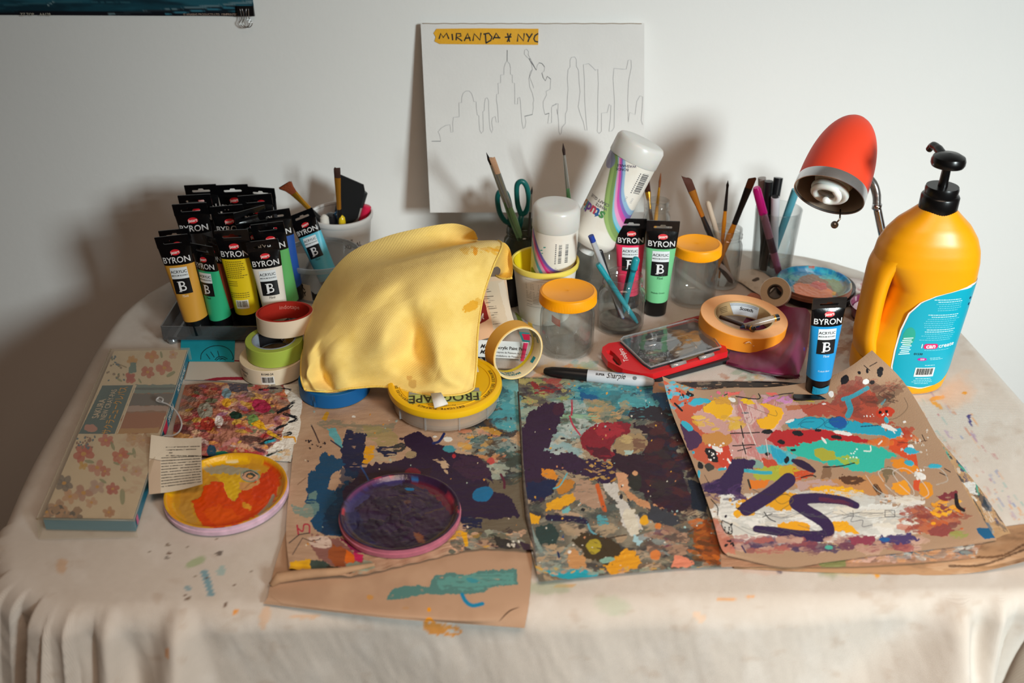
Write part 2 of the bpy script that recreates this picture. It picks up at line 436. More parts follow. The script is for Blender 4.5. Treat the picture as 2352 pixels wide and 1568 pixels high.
# ================================================================== SETTING
tag(obj('floor', box(4.4, 4.2, .04, 'floor', mat('5a4030', .6, var=.3, vscale=5), c=(0, 0, -.02)), loc=(.7, -.46, 0)), kind='structure')
wallm = mat('f2f0ed', .75, bump=.25, bscale=120, var=.02, vscale=3, spec=.2)
tag(obj('wall_back', box(4.4, .06, 2.6, 'wall_back', wallm, c=(0, 0, 1.3)), loc=(.7, 1.65, 0)), kind='structure')
tag(obj('unseen_wall_left', box(.06, 4.2, 2.6, 'unseen_wall_left', mat('8a705c', .8, bump=.2, bscale=120, spec=.2), c=(0, 0, 1.3)), loc=(-1.33, -.46, 0)), kind='structure')  # unseen side wall, added in a dark tone to cut ambient light at left
WY = 1.62
# ---- table
FL, FR, BR, BL = (-.535, .732), (.672, .757), (.640, 1.565), (-.605, 1.545)
def corner_poly(rad, n=14, grow=0.0):
    P = [Vector(FL), Vector(FR), Vector(BR), Vector(BL)]; out = []
    for i, p in enumerate(P):
        a, b = (P[i-1]-p).normalized(), (P[(i+1) % 4]-p).normalized(); r = rad[i]
        h = math.acos(max(-1, min(1, a.dot(b))))/2; d = r/math.tan(h); c = p+(a+b).normalized()*(r/math.sin(h))
        s, e = p+a*d-c, p+b*d-c; a0 = math.atan2(s.y, s.x); a1 = math.atan2(e.y, e.x)
        while a1 < a0: a1 += 2*math.pi
        for k in range(n+1):
            t = a0+(a1-a0)*k/n; out.append((c.x+(r+grow)*math.cos(t), c.y+(r+grow)*math.sin(t)))
    return out
RAD = (.13, .16, .27, .23)
tb = thing('table', 'table hidden under the paint-stained canvas cloth', 'table', (0, 0, 0))
obj('tabletop', prism([corner_poly(RAD, 10)], T-.026, T-.003, 'tabletop', mat('8a6a48', .5, var=.2)), None, tb)
for x, y in ((-.47, .80), (.58, .80), (.50, 1.42), (-.45, 1.42)):
    obj('leg', lathe([(0, 0), (.018, 0), (.024, T-.026), (0, T-.026)], 16, 'leg', mat('8a6a48', .5, var=.2)), None, tb, loc=(x, y, 0))
# ---- canvas cloth: flat on the table, hanging in folds past its edge
def sdf_poly(X, Y, P):
    P = np.array(P); n = len(P); best = np.full(X.shape, 1e9); bx = np.zeros(X.shape); by = np.zeros(X.shape); bs = np.zeros(X.shape)
    ins = np.zeros(X.shape, bool); acc = 0
    for k in range(n):
        ax, ay = P[k]; cx, cy = P[(k+1) % n]; dx, dy = cx-ax, cy-ay; ll = dx*dx+dy*dy+1e-12
        t = np.clip(((X-ax)*dx+(Y-ay)*dy)/ll, 0, 1); qx, qy = ax+t*dx, ay+t*dy; d = np.hypot(X-qx, Y-qy); mk = d < best
        best[mk] = d[mk]; bx[mk] = qx[mk]; by[mk] = qy[mk]; bs[mk] = (acc+t*math.sqrt(ll))[mk]; acc += math.sqrt(ll)
        if ay != cy: ins ^= ((ay > Y) != (cy > Y)) & (X < (cx-ax)*(Y-ay)/(cy-ay)+ax)
    return np.where(ins, -best, best), bx, by, bs
def cloth():
    nx, ny = 760, 500
    X, Y = np.meshgrid(np.linspace(-.92, 1.02, nx), np.linspace(.36, 1.596, ny))
    D, bx, by, bs = sdf_poly(X, Y, corner_poly(RAD, 10))
    e = np.maximum(D, 0); nxn = np.where(e > 0, (X-bx)/np.maximum(e, 1e-6), 0); nyn = np.where(e > 0, (Y-by)/np.maximum(e, 1e-6), 0)
    r = .024; th = np.minimum(e/r, math.pi/2)
    out = r*np.sin(th); dn = r*(1-np.cos(th)) + np.maximum(e-r*math.pi/2, 0)
    # folds: strong at the corners, faint on the straight runs
    def bump(c, wd, amp): return amp*np.exp(-((bs-c)/wd)**2)
    g = np.minimum(e/.10, 1.6)
    f = .010*(np.sin(bs*9+1)+.5*np.sin(bs*23))*g*(e > 0)
    cornL = np.exp(-((X+.50)/.13)**2)*np.exp(-((Y-.70)/.2)**2); cornR = np.exp(-((X-.58)/.13)**2)*np.exp(-((Y-.70)/.2)**2)
    ang = np.arctan2(nyn, nxn)
    f += .030*g*np.sin(ang*13+.6)*(cornL) + .034*g*np.sin(ang*11+2.2)*cornR
    fr = (Y < .74)*(e > 0)
    for x0, wl, kl, wr_, kr_, am in ((.448, .004, .55, .010, .09, .80), (.492, .004, .18, .006, .06, .34), (.53, .004, .2, .01, .1, .15), (.20, .02, .5, .02, .5, .05), (-.331, .004, .34, .010, .08, .52), (-.400, .004, .20, .008, .06, .38), (-.436, .004, .15, .008, .08, .22), (-.12, .02, .4, .02, .4, .04)):
        t_ = X-x0; wd = np.where(t_ < 0, wl+kl*e, wr_+kr_*e)
        f += fr*am*np.minimum(e, .14)*np.exp(-(t_/wd)**2)
    outf = out + np.maximum(.10*e*.9, 0) + f
    Px = np.where(e > 0, bx+nxn*outf, X); Py = np.where(e > 0, by+nyn*outf, Y); Pz = -dn
    Py = np.minimum(Py, 1.608)
    wr = .0016*(fbm(X*9, Y*9, 5, 4)-.5) + .0010*(fbm(X*30, Y*14, 9, 3)-.5)
    cz = .0035*(fbm(X*22+Y*6, Y*7, 77, 4)-.5)*np.minimum(e/.02, 1)
    Py -= cz*2*(e > 0); Pz += np.where(e > 0, wr*np.clip(1-e/.02, 0, 1), wr)-.0013
    return np.stack([Px, Py, T+Pz], -1), X, Y
G_, cX, cY = cloth()
def cloth_paint(p):
    p.mottle('c9bfb4', 160, .5, .4, .4); p.mottle('dcd6cf', 60, .5, .3, .5)
    T1, T2, OR, GN = '4f93a8', '6fb0b4', 'e8962c', '8aa86a'
    p.stroke([(470, 1315), (478, 1340), (484, 1362)], 16, T1, .12, 0, .75); p.blob(508, 1310, 9, 13, T2, 20, .3, .5); p.blob(432, 1350, 9, 6, T1, 0, .4, .6)
    p.blob(450, 1290, 26, 9, GN, -25, .3, .6, soft=.4); p.blob(505, 1270, 8, 5, '4a3a30', 0, .4, .8); p.blob(384, 1281, 5, 4, '4a3a30', 0, .4, .7)
    p.blob(540, 1404, 7, 6, OR, 0, .3, .9); p.blob(608, 1415, 12, 28, 'dfae80', 10, .4, .5, soft=.3); p.blob(700, 1415, 34, 5, 'e0a468', 0, .4, .5, soft=.3)
    p.stroke([(978, 1425), (990, 1440), (1050, 1450)], 26, OR, .5, .35, .9); p.blob(142, 1300, 12, 16, 'c9955e', 0, .5, .5, soft=.4)
    p.blob(1300, 1345, 26, 4, 'e2a65a', 0, .5, .7); p.stroke([(1650, 1377), (1700, 1373), (1755, 1371)], 5, 'e6a460', .5, .3, .8); p.blob(1605, 1415, 16, 10, 'eac19c', 40, .5, .5)
    p.stroke([(1985, 1300), (2005, 1308), (2015, 1320)], 14, 'eda41e', .3, 0, .95); p.blob(1900, 1300, 30, 22, '7f9560', 60, .5, .6, soft=.5); p.blob(1960, 1310, 60, 12, 'd9c488', 0, .5, .5, soft=.5)
    p.blob(1410, 1390, 40, 22, 'a9b89a', 20, .5, .45, soft=.6); p.blob(1760, 1305, 60, 14, 'd8b7a6', 0, .5, .5, soft=.5); p.blob(1260, 1350, 50, 14, '9db08c', 0, .5, .5, soft=.5)
    p.blob(385, 1500, 5, 16, 'd8965a', 0, .4, .7); p.blob(1790, 1312, 8, 4, '4e4a66', 30, .3, .8)
    # pencil and chalk smears at the right edge of the table
    r_ = random.Random(4)
    for c, n in (('b8656c', 16), ('dd9a55', 20), ('7f8fb8', 9), ('8fb4b0', 14), ('a78ab0', 8), ('c77a4e', 12)):
        for _ in range(n):
            t = r_.random(); x0 = 2110+t*200+r_.uniform(-40, 70); y0 = 890+t*300+r_.uniform(-20, 30); a_ = math.radians(r_.uniform(48, 64)); L = r_.uniform(8, 46)
            p.stroke([(x0, y0), (x0+L*math.cos(a_), y0+L*math.sin(a_))], r_.uniform(2.5, 7), c, .5, .5, r_.uniform(.3, .7), smooth=False)
    p.stroke([(2165, 912), (2140, 918), (2160, 936)], 9, 'e6a023', .4, .15, .95); p.blob(2195, 900, 30, 40, 'e3b490', 40, .5, .5, soft=.6); p.blob(2215, 902, 5, 3, 'e29a1d', 0, .2)
    p.blob(2225, 955, 5, 4, '4b4480'); p.blob(2228, 968, 3, 12, '4b4480', -20)
    # ground stains between the jars; brown dabs by the bottle, wide soft brown patches
    p.dabs(1230, 830, 1540, 900, 60, 6, 18, ['e2b23c', 'd98f4c', '7fb2c0', 'c7b7a4', '9fb79a'], 11, a=.6, dry=.3)
    p.dabs(1850, 700, 2010, 830, 40, 6, 22, ['a5765a', 'b88c6a', '8b5f4a', 'c9a890'], 12, a=.55, dry=.3)
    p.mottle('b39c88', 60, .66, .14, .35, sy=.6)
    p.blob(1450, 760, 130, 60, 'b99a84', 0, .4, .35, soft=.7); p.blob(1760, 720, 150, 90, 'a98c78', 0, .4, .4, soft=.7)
    p.dabs(1660, 850, 1860, 900, 20, 5, 12, ['d9a23c', 'b57a5a', '7fa07c'], 13, a=.6)
    p.dots(300, 1230, 620, 1400, 14, 1.5, 4, ['6a4c3a', '8a7a6a'], 3)
X_, Y_ = pix(G_); cp = Paint(X_, Y_, 'cfc6bc'); cloth_paint(cp)
flat = np.stack([cX.ravel(), cY.ravel()], 1)
ny_, nx_ = G_.shape[:2]
cl = obj('canvas_cloth', mesh('canvas_cloth', G_.reshape(-1, 3), gridfaces(nx_, ny_), weave_mat('VCOL', 260, .35, .95, .1, dist=.0005), cols=cp.C, flat=flat))
tag(cl, 'off-white canvas cloth with paint stains, draped over the whole table', 'tablecloth')

# ---- poster at the top left, with its binder clip
pa, pb = atY(-60, 34, WY-.004), atY(586, 37, WY-.004)
po = thing('poster', 'dark teal poster hanging on the wall, only its bottom strip in view', 'poster', (0, 0, 0))
nu, nv = 300, 120
U, Vv = np.meshgrid(np.linspace(0, 1, nu), np.linspace(0, 1, nv))
Gp = np.stack([pa.x+(pb.x-pa.x)*U, np.full(U.shape, WY-.004), pa.z+(pb.z-pa.z)*U+.30*Vv], -1)
Gp[..., 1] -= .002*np.exp(-((U-.95)/.05)**2)
def pp(p):
    p.mottle('1d4a58', 90, .42, .2, .8, sy=.2); p.mottle('2c6878', 160, .5, .15, .7, sy=.12)
    p.stroke([(-60, 36), (270, 33), (590, 37)], 16, '15141c', .1, 0, .95); p.stroke([(250, 33), (420, 20), (580, 4)], 5, '6f8a92', .4, .2, .8)
    p.stroke([(270, 33), (430, 26), (590, 16)], 12, '121620', .2, 0, .9); p.stroke([(380, 32), (590, 12)], 3, '3f7f94', .3, .2, .9, smooth=False)
    p.stroke([(110, 12), (124, 4)], 3, '8fa8ac', .3, 0, .8, smooth=False); p.stroke([(10, 12), (120, 6), (300, 4)], 4, '34606c', .4, .3, .8)
painted_grid('print', Gp, mat('VCOL', .35, spec=.4), po, pp, '173440')
fw = lambda u, v: (u, WY-.0075, v)
q = atY(67, 31, WY); q2 = atY(108, 31, WY); q3 = atY(474, 31, WY); q4 = atY(536, 31, WY)
lettering([('ZZ TOP', .0062, q.x, q.z, 0, .01), ('AA128', .0062, q2.x, q2.z, 0, .01)], fw, mat('b9b2a4', .6), po)
lettering([('© ANABAS PRODUCTS LTD. 1984', .0046, q3.x, q3.z), ('PRINTED', .0046, q4.x, q4.z)], fw, mat('b9a090', .6), po)
def binder_clip(px, py, label):
    c = atY(px, py, WY-.006); b = thing('binder_clip', label, 'clip', c)
    obj('clip_body', prism([[(-.0035, -.0), (.0035, 0), (.0012, .015), (-.0012, .015)]], -.013, .013, 'clip_body', BLACK, lambda x, y, z: (z, x-.004, y-.006)), None, b)
    for s in (-1, 1):
        P = [(s*.002-.006, -.0085-.001*s, .006), (s*.002-.005, -.0085, -.009), (s*.002-.009, -.0085, -.016), (s*.002-.004, -.0085, -.022), (s*.002+.003, -.0085, -.022), (s*.002+.007, -.0085, -.016), (s*.002+.003, -.0085, -.009), (s*.002+.004, -.0085-.001*s, .006)]
        obj('wire_handle', tube(cr(P, 5), .0007, 6, 'wire_handle', CHROME), None, b)
binder_clip(566, 26, 'black binder clip with silver wire handles on the poster corner')

# ---- drawing board leaning on the wall
bTL, bTR = atY(966, 55, 1.606), atY(1480, 53, 1.606); bBL, bBR = atY(988, 488, 1.536), atY(1479, 487, 1.536)
bn = (bTR-bTL).cross(bBL-bTL).normalized()
if bn.y > 0: bn = -bn
def onboard(px, py, lift=.0004):
    r = ray(px, py); t = (bTL-CAM).dot(bn)/r.dot(bn); return CAM + r*t + bn*lift
bd = thing('drawing_board', 'off-white board with pencil city skyline leaning on the wall', 'board')
V = [bTL, bTR, bBR, bBL]; V += [v-bn*.003 for v in V]
obj('board', mesh('board', V, [(0, 3, 2, 1), (4, 5, 6, 7), (0, 1, 5, 4), (1, 2, 6, 5), (2, 3, 7, 6), (3, 0, 4, 7)], mat('e4e1de', .7, bump=.25, bscale=200, var=.03, vscale=20, spec=.2), False), None, bd)
obj('frayed_edge', tube([onboard(x, 54+.35*math.sin(x*.9)) for x in range(970, 1478, 6)], .0006, 5, 'frayed_edge', mat('9a8268', .9)), None, bd)
PEN = mat('98989c', .7); PEND = mat('55555c', .7)
sc_ = lambda L: [onboard(940+x/3.2, 30+y/3.2) for x, y in L]
lines = [
 [(165,943),(232,940),(225,900),(212,872),(235,845),(268,825),(300,820),(304,850),(306,876),(322,874),(320,810),(325,766),(368,762),(366,700),(365,660),(385,657),(386,620),(396,590),(415,573),(440,572),(458,590),(468,620),(475,650),(492,652),(494,700),(500,748),(512,755),(514,810),(518,860),(530,884),(545,865),(544,800),(541,725),(552,715),(553,660),(560,628),(572,622),(583,640),(584,700),(588,780),(594,850),(606,880),(614,855),(606,800),(612,770),(632,758),(640,802),(656,803),(652,740),(648,680),(641,640),(642,598),(656,592),(652,515),(672,513),(672,455),(696,452),(697,400),(706,370),(718,352),(738,372),(744,400),(744,450),(757,455),(758,512),(774,515),(776,580),(776,668),(796,668),(798,625),(812,618),(818,660),(822,720),(828,800),(838,850),(850,840),(858,800),(850,760),(905,745),(912,700),(910,660),(916,640),(905,590),(885,540),(880,480),(892,430),(905,415),(900,375),(880,335),(860,318)],
 [(720,272),(719,352)],
 [(860,318),(845,300),(848,272),(862,265),(878,285),(874,305),(935,420),(940,385),(955,365),(975,370),(995,395),(992,425),(975,440),(985,475),(1000,498),(1015,465),(1040,485),(1035,560),(1005,575),(1010,600),(985,650),(985,690),(997,745),(1028,735),(1018,812),(1046,806),(1046,690),(1080,665),(1094,665),(1092,740),(1098,800),(1100,870),(1108,895),(1118,880),(1122,840),(1148,810),(1148,740),(1160,715),(1162,620),(1168,560),(1162,480),(1168,415),(1182,395),(1182,345),(1192,325),(1215,322),(1228,340),(1228,390),(1244,420),(1248,500),(1256,580),(1242,690),(1258,745),(1280,800),(1292,860),(1307,862),(1298,760),(1290,640),(1288,500),(1280,378),(1320,372),(1350,400),(1368,420),(1386,412),(1390,520),(1386,640),(1386,780),(1382,870),(1395,885),(1412,870),(1413,735),(1455,730),(1470,670),(1483,680),(1478,780),(1468,870),(1490,865),(1506,840),(1508,640),(1498,480),(1505,405),(1560,412),(1595,412),(1610,345),(1630,345),(1632,400),(1612,500),(1606,640),(1610,800),(1620,730),(1660,745),(1672,650),(1695,608),(1716,615),(1712,700),(1705,790),(1716,820)],
 [(905,415),(885,470),(905,520),(915,550)], [(1050,680),(1085,670)], [(1085,705),(1090,745)],
]
ribbon([sc_(L) for L in lines], .00055, bn, PEN, bd, 'pencil_drawing', 'thin grey pencil outline of a city skyline')
ribbon([sc_(L) for L in ([(165,942),(232,941)], [(720,272),(719,352)], [(975,440),(985,475),(1000,498),(1015,465),(1040,485)], [(895,340),(880,335),(935,420)], [(848,758),(905,745)], [(1000,745),(1028,735)], [(955,365),(975,370),(995,395)])], .0009, bn, PEND, bd, 'pencil_drawing')
# yellow name tape on the board
tp = [(1003,66),(1100,65),(1237,66),(1236,103),(1100,102),(1010,101),(998,95),(1001,85),(996,76)]
nt = thing('name_tape', 'torn strip of yellow tape with handwriting at the top of the board', 'tape')
Vt = [onboard(x, y, .0012) for x, y in tp]
obj('tape', mesh('tape', Vt+[v-bn*.0007 for v in Vt], [tuple(range(9)), tuple(range(9, 18))[::-1]]+[(i, (i+1) % 9, (i+1) % 9+9, i+9) for i in range(9)], mat('e8a916', .55, bump=.3, bscale=300, var=.08, vscale=60), False), None, nt)
hw = [[(220,190),(232,150),(250,180),(275,148),(292,190)], [(315,152),(320,200)], [(345,200),(348,150),(378,152),(382,168),(350,178),(390,205)], [(405,205),(430,150),(450,205)], [(410,185),(450,182)], [(468,205),(478,152),(520,198),(528,145)], [(560,155),(565,220)], [(545,155),(585,148),(608,175),(600,200),(562,222)], [(615,195),(640,148),(662,185)], [(620,180),(670,182)], [(703,178),(752,175)], [(722,148),(738,212)], [(748,150),(720,212)], [(795,210),(800,155),(840,205),(845,148)], [(860,150),(880,180)], [(905,150),(882,185),(872,212)], [(948,150),(925,165),(916,190),(925,208),(948,212)]]
ribbon([sc_(L) for L in hw], .0022, bn, mat('1c1a18', .5), nt, 'handwriting', lift=.0012)
# ================================================================== PAINT TUBES
def tw(z):      # half width, half depth of the tube at height z
    t = min(1, max(0, (z-.024)/(.133-.024)))
    return .0176+(.0238-.0176)*t**1.2, .0168*(1-t)**.62+.0011
def tube_body(z0, z1, n=14, seg=44):
    V = []
    for i in range(n+1):
        z = z0+(z1-z0)*i/n; a, b = tw(z)
        for k in range(seg):
            t = 2*math.pi*k/seg; V.append((a*math.cos(t), b*math.sin(t), z))
    return V, gridfaces(seg, n+1, True)
def tf(off=.0003):
    def f(u, v):
        a, b = tw(v); s = max(0, 1-(u/a)**2); return (u, -b*math.sqrt(s)-off, v)
    return f
_tp = {}
def tube_meshes():
    if _tp: return _tp
    outer = rrect(.0476, .017, .0006, 2, 0, .1405)
    slot = [(-.0125, .1375), (.0125, .1375), (.0138, .1392), (.0125, .141), (.0045, .141), (.003, .1432), (-.003, .1432), (-.0045, .141), (-.0125, .141), (-.0138, .1392)]
    _tp['tab'] = prism([outer, slot], -.0009, .0009, 'hanging_tab', None, lambda x, y, z: (x, z, y))
    V, Fc = tube_body(.1075, .1335, 8); _tp['sh'] = (V, Fc)
    _tp['cap'] = lathe([(0, 0), (.0150, 0), (.0162, .001), (.0172, .022), (.0178, .0245), (.0165, .0262), (0, .0262)], 44, 'cap')
    return _tp
def paint_tube(color, base, top, label, group=None, yaw=0, back=False, detail=2, capup=True, hue='', ml='e8e4dc', rootname='paint_tube', capcol=None, slump=0):
    tm = tube_meshes(); h = (top-base).length
    t = thing(rootname, label, 'paint tube', base, aim(base, top, yaw), group, h/.149)
    V, Fc = tube_body(.024, .1078); cm = mat(color, .38, bump=.15, bscale=70, spec=.5)
    bd_ = obj('body', sharpm(mesh('body', V, Fc, cm)), None, t)
    blk = mat('09090b', .2, bump=.6, bscale=55, spec=.6)
    obj('shoulder', mesh('shoulder', *tm['sh'], blk), None, t); tb_ = tm['tab'].copy(); tb_.materials.append(blk); obj('hanging_tab', tb_, None, t)
    c = tm['cap'].copy(); c.materials.append(capcol or BLACK); obj('cap', c, None, t)
    f, f2 = tf(.00035), tf(.0006)
    lm = mat('d9d9da', .5)
    lettering([('BYRON', .0118, 0, .1148, 0, .012, 1.02)], f, lm, bd_)
    panel(ell(.0072, .0040, 20, .001, .1258), f, mat('d8202c', .4), bd_, 'logo_oval', 1)
    lettering([('jasart', .0058, .001, .1258, .06, .015)], f2, mat('f0ebe6', .5), bd_)
    if detail >= 2 and not back:
        panel([(-.0125, .0885), (.0125, .0885), (.0125, .1045), (-.0125, .1045)], f, mat('dfe6ea', .45), bd_, 'label_panel', 3)
        panel([(-.0125, .0665), (.0125, .0665), (.0125, .0885), (-.0125, .0885)], f, mat('101114', .35), bd_, 'label_panel', 3)
        dk = mat('17181c', .5)
        lettering([('ACRYLIC', .0056, 0, .0985, 0, .012, 1.05), ('MEDIUM BODIED', .0028, 0, .0932, 0, .008, 1.1)], f2, dk, bd_)
        lettering([('B', .0205, .001, .0772, 0, .0, .95)], f2, mat('e6e8ea', .5), bd_)
        rects([(-.0062, -.0016, .0840, .0848), (-.0062, -.0016, .0697, .0705), (-.0046, -.0030, .0697, .0848)], tf(.0007), mat('e6e8ea', .5), bd_, 'lettering')
        lettering([('75ml', .0046, .001, .0632, 0, .008)], f, mat(ml, .5), bd_)
        if hue: lettering([(hue, .0034, 0, .040)], f, mat(ml, .5), bd_)
    if back:
        dk = mat('4a3a10', .6); rnd = random.Random(3); its = []
        for k in range(9): its += [(-.0155, -.0155+.031*rnd.uniform(.7, 1), .1035-k*.0029, .1044-k*.0029)]
        for k in range(3): its += [(-.0150, -.002, .0745-k*.003, .0753-k*.003)]
        for k in range(3): its += [(-.0150, .012, .057-k*.003, .0578-k*.003)]
        rects([(a+(b-a)*j/8, a+(b-a)*(j+.8)/8, c_, d_) for a, b, c_, d_ in its for j in range(8)], f, dk, bd_, 'print_lines')
        barcode(-.0095, .0085, .034, .047, f, bd_, f2, dk, True, 5)
    return t
def sharpm(me): sharp(me); return me
G_T = 'acrylic paint tubes standing in the clear tray'
# tray --------------------------------------------------------------
tr = thing('tube_tray', 'clear acrylic tray with a row of feet holding the black-topped paint tubes', 'tray', (0, 0, 0))
t0, t1 = at(380, 790), at(604, 790); ty0 = t0.y
tx0, tx1 = t0.x, t1.x+.03
ACR = thin_glass((.75, .76, .78), .2, .03, 'acrylic', .5, .05)
def wbox(name, x0, x1, y0, y1, z0, z1, m, parent, bev=0):
    return obj(name, box(x1-x0, y1-y0, z1-z0, name, m, bev), None, parent, loc=((x0+x1)/2, (y0+y1)/2, T+(z0+z1)/2))
wbox('base_plate', tx0, tx1, ty0, ty0+.23, .008, .011, ACR, tr)
wbox('front_wall', tx0, tx1, ty0-.002, ty0, .008, .030, ACR, tr)
wbox('side_wall', tx0-.002, tx0, ty0, ty0+.23, .008, .030, ACR, tr)
wbox('side_wall', tx1, tx1+.002, ty0, ty0+.23, .008, .030, ACR, tr)
for x in (tx0+.009, tx1-.009):
    for y in (ty0+.006, ty0+.21):
        obj('foot', lathe([(0, 0), (.006, .0005), (.0075, .004), (.006, .008), (0, .008)], 16, 'foot', mat('9aa0a4', .2, .6)), None, tr, loc=(x, y, T))
wbox('dark_floor_sheet', tx0+.018, tx1-.002, ty0+.002, ty0+.22, .0112, .0125, mat('141416', .4), tr)  # thin near-black sheet over the tray base
def tray_tube(cx_top, cy_top, row, color, label, **k):
    Y = ty0+.022+row*.044; top = atY(cx_top, cy_top, Y)
    xb = top.x+k.pop('dx', .012); base = Vector((xb, Y-k.pop('dy', 0), T+.0128))
    return paint_tube(color, base, top, label, G_T, **k)
tray_tube(392, 541, 0, 'd39a3a', 'ochre yellow paint tube at the front left end of the tray', dx=.020, dy=.008, yaw=-.05, ml='f0e6d0')
tray_tube(462, 562, .0, '2fae7c', 'sea green paint tube in the front row, second from the left', dx=.012, yaw=-.5, ml='123a2c')
tray_tube(530, 528, .35, 'e3c416', 'yellow paint tube showing its printed back and barcode', dx=.008, yaw=.0, back=True)
tray_tube(601, 552, .05, 'e4ddd2', 'white paint tube above the cream tape roll', dx=.012, dy=.012, yaw=.12, ml='2a2a2c')
tray_tube(398, 527, 1, '7a4a2c', 'brown-bodied tube with only its black tab showing behind the ochre tube', dx=.014, detail=1)
tray_tube(484, 545, .8, '8a3b24', 'black-topped tube half hidden behind the sea green tube, tab seen edge-on', dx=.012, yaw=-.7, detail=1)
tray_tube(577, 510, 1.55, '1c1c1e', 'black-topped tube standing behind the yellow tube, shiny folded tab', dx=.01, yaw=.25, detail=1)
tray_tube(612, 512, 1, '5fae62', 'leaf green paint tube just behind the white tube', dx=.018, yaw=.02, detail=1)
tray_tube(628, 483, 2.2, '1f4fa0', 'dark blue paint tube at the right end, orange seen through its slot', dx=.014, yaw=.15, detail=1)
tray_tube(434, 467, 2, '3a3a3c', 'tube with its white lettering readable at the left end of the middle row', dx=.012, yaw=-.02, detail=1)
tray_tube(519, 472, 2.3, '7d2c20', 'tube in the middle of the block with part of its lettering hidden', dx=.01, yaw=.05, detail=1)
tray_tube(572, 480, 2, '1d1d20', 'tube twisted sideways with bright highlights along its black shoulder', dx=.008, yaw=.6, detail=1)
tray_tube(445, 447, 3, '2a2c30', 'tube in the second row from the back at the left', dx=.01, yaw=-.03, detail=1)
tray_tube(584, 447, 3, '202024', 'tube in the second row from the back at the right, small red oval showing', dx=.008, yaw=.1, detail=1)
tray_tube(459, 424, 4, '26262a', 'rearmost tube at the left with wall seen through its slot', dx=.008, yaw=-.02, detail=1)
tray_tube(532, 424, 4.1, '26262a', 'rearmost tube in the middle, between two other back tubes', dx=.006, yaw=0, detail=1)
tray_tube(597, 430, 4, '26262a', 'rearmost tube at the right, its last letter showing', dx=.004, yaw=-.25, detail=1)
# loose tubes ---------------------------------------------------------
b_, t_ = upright(1876, 893, 1907, 684, .012)
paint_tube('1590d0', b_, t_, 'cobalt blue paint tube standing on the painted sheet in front', None, 0.04, hue='Cobalt Blue', ml='d6ecf2')
obj_ = bpy.data.objects.get('paint_tube')
b_, t_ = upright(1504, 716, 1524, 507)
paint_tube('74c48c', b_, t_, 'pale green paint tube standing beside the pink one', None, -.05, hue='Phthalo Green', ml='16422c')
b_, t_ = upright(1443, 700, 1450, 502)
paint_tube('ee3560', b_, t_, 'hot pink paint tube seen behind the glass jar of pens', None, -.08, ml='3a1018')
b_, t_ = Vector(at(768, 668, .012)), None
t_ = atY(689, 487, b_.y+.035)
paint_tube('58b8cf', b_, t_, 'sky blue paint tube leaning in the clear plastic pot', None, -.1, ml='1b4a58')

# flip cap of the blue tube, open on the sheet
b_ = at(1876, 893, .012)
fc = bpy.data.objects.new('flip_lid', prism([rrect(.052, .011, .003)], 0, .004, 'flip_lid', BLACK)); COL.objects.link(fc)
bt = [o for o in bpy.data.objects if o.get('label', '').startswith('cobalt blue')][0]
fc.parent = bt; fc.location = (-.014, -.021, -.003); fc.rotation_euler = (0, .05, -.06)
bb = bt
obj('paint_smear', mesh('paint_smear', [(.0174*math.sin(a)*1.02, -.0174*math.cos(a)*1.02, z+.0008*math.sin(a*5+z*400)) for z in (.002, .008, .013) for a in np.linspace(-.7, .8, 14)], gridfaces(14, 3), mat('1c86a8', .3, bump=.8, bscale=200)), None, bt, label='smears of blue paint on the black cap')

# ================================================================== JARS, POTS, BOTTLES
def jar(label, base, R, H, neck=None, lid=None, name='glass_jar', seg=56, lidh=.016, group=None, glass=None, thread=True, lean=None, cat='jar'):
    t = thing(name, label, cat, base, lean, group); nr = neck or R*.86; w_ = .0022; g = glass or GLASS2
    hs = H-.022
    prof = [(0, .0005), (R*.80, 0), (R*.95, .003), (R, .010), (R, hs-.012), (R*.97, hs-.004), (nr, hs+.003), (nr, hs+.006)]
    if thread: prof += [(nr+.0016, hs+.008), (nr, hs+.010), (nr+.0014, hs+.013), (nr, hs+.0155)]
    prof += [(nr, H), (nr-w_, H), (nr-w_, hs+.004), (R-w_-.001, hs-.008), (R-w_, .012), (R*.8, .006), (0, .005)]
    obj('glass', lathe(prof, seg, 'glass', g), None, t)
    if lid:
        lr = nr+.0045
        kn = [(0, lidh), (lr-.006, lidh), (lr-.004, lidh+.0012), (lr-.001, lidh), (lr, lidh-.002), (lr+.0004, .001), (lr-.001, 0), (lr-.003, 0), (lr-.003, lidh-.003), (0, lidh-.003)]
        V = []; n = 240
        for j, (r, z) in enumerate(kn):
            for k in range(n):
                a = 2*math.pi*k/n; rr = r-(.0006 if (j in (4, 5) and k % 2) else 0); V.append((max(rr, 1e-5)*math.cos(a), max(rr, 1e-5)*math.sin(a), z-(.0004*math.sin(a*2+1) if j == 0 else 0)))
        obj('screw_lid', sharpm(mesh('screw_lid', V, gridfaces(n, len(kn), True), lid)), None, t, loc=(0, 0, H-lidh+.004))
    return t
YL = mat('fda506', .38, bump=.1, bscale=40, spec=.5)
# front lidded jar
b_ = at(1301, 800); jf = jar('empty glass jar with yellow screw lid, nearest of the two lidded jars', b_, .0385, .089, .0355, YL)
# pale smear seen inside
obj('paint_smear', mesh('paint_smear', [(.034*math.sin(a), -.034*math.cos(a), z+.003*math.sin(5*a)) for z in (.056, .061, .067) for a in np.linspace(-.75, -.35, 8)], gridfaces(8, 3), mat('c85a44', .5, alpha=.7)), None, jf)
b_ = at(1590, 688); jar('glass jar with yellow screw lid further back beside the green tube', b_, .0345, .092, .032, YL)
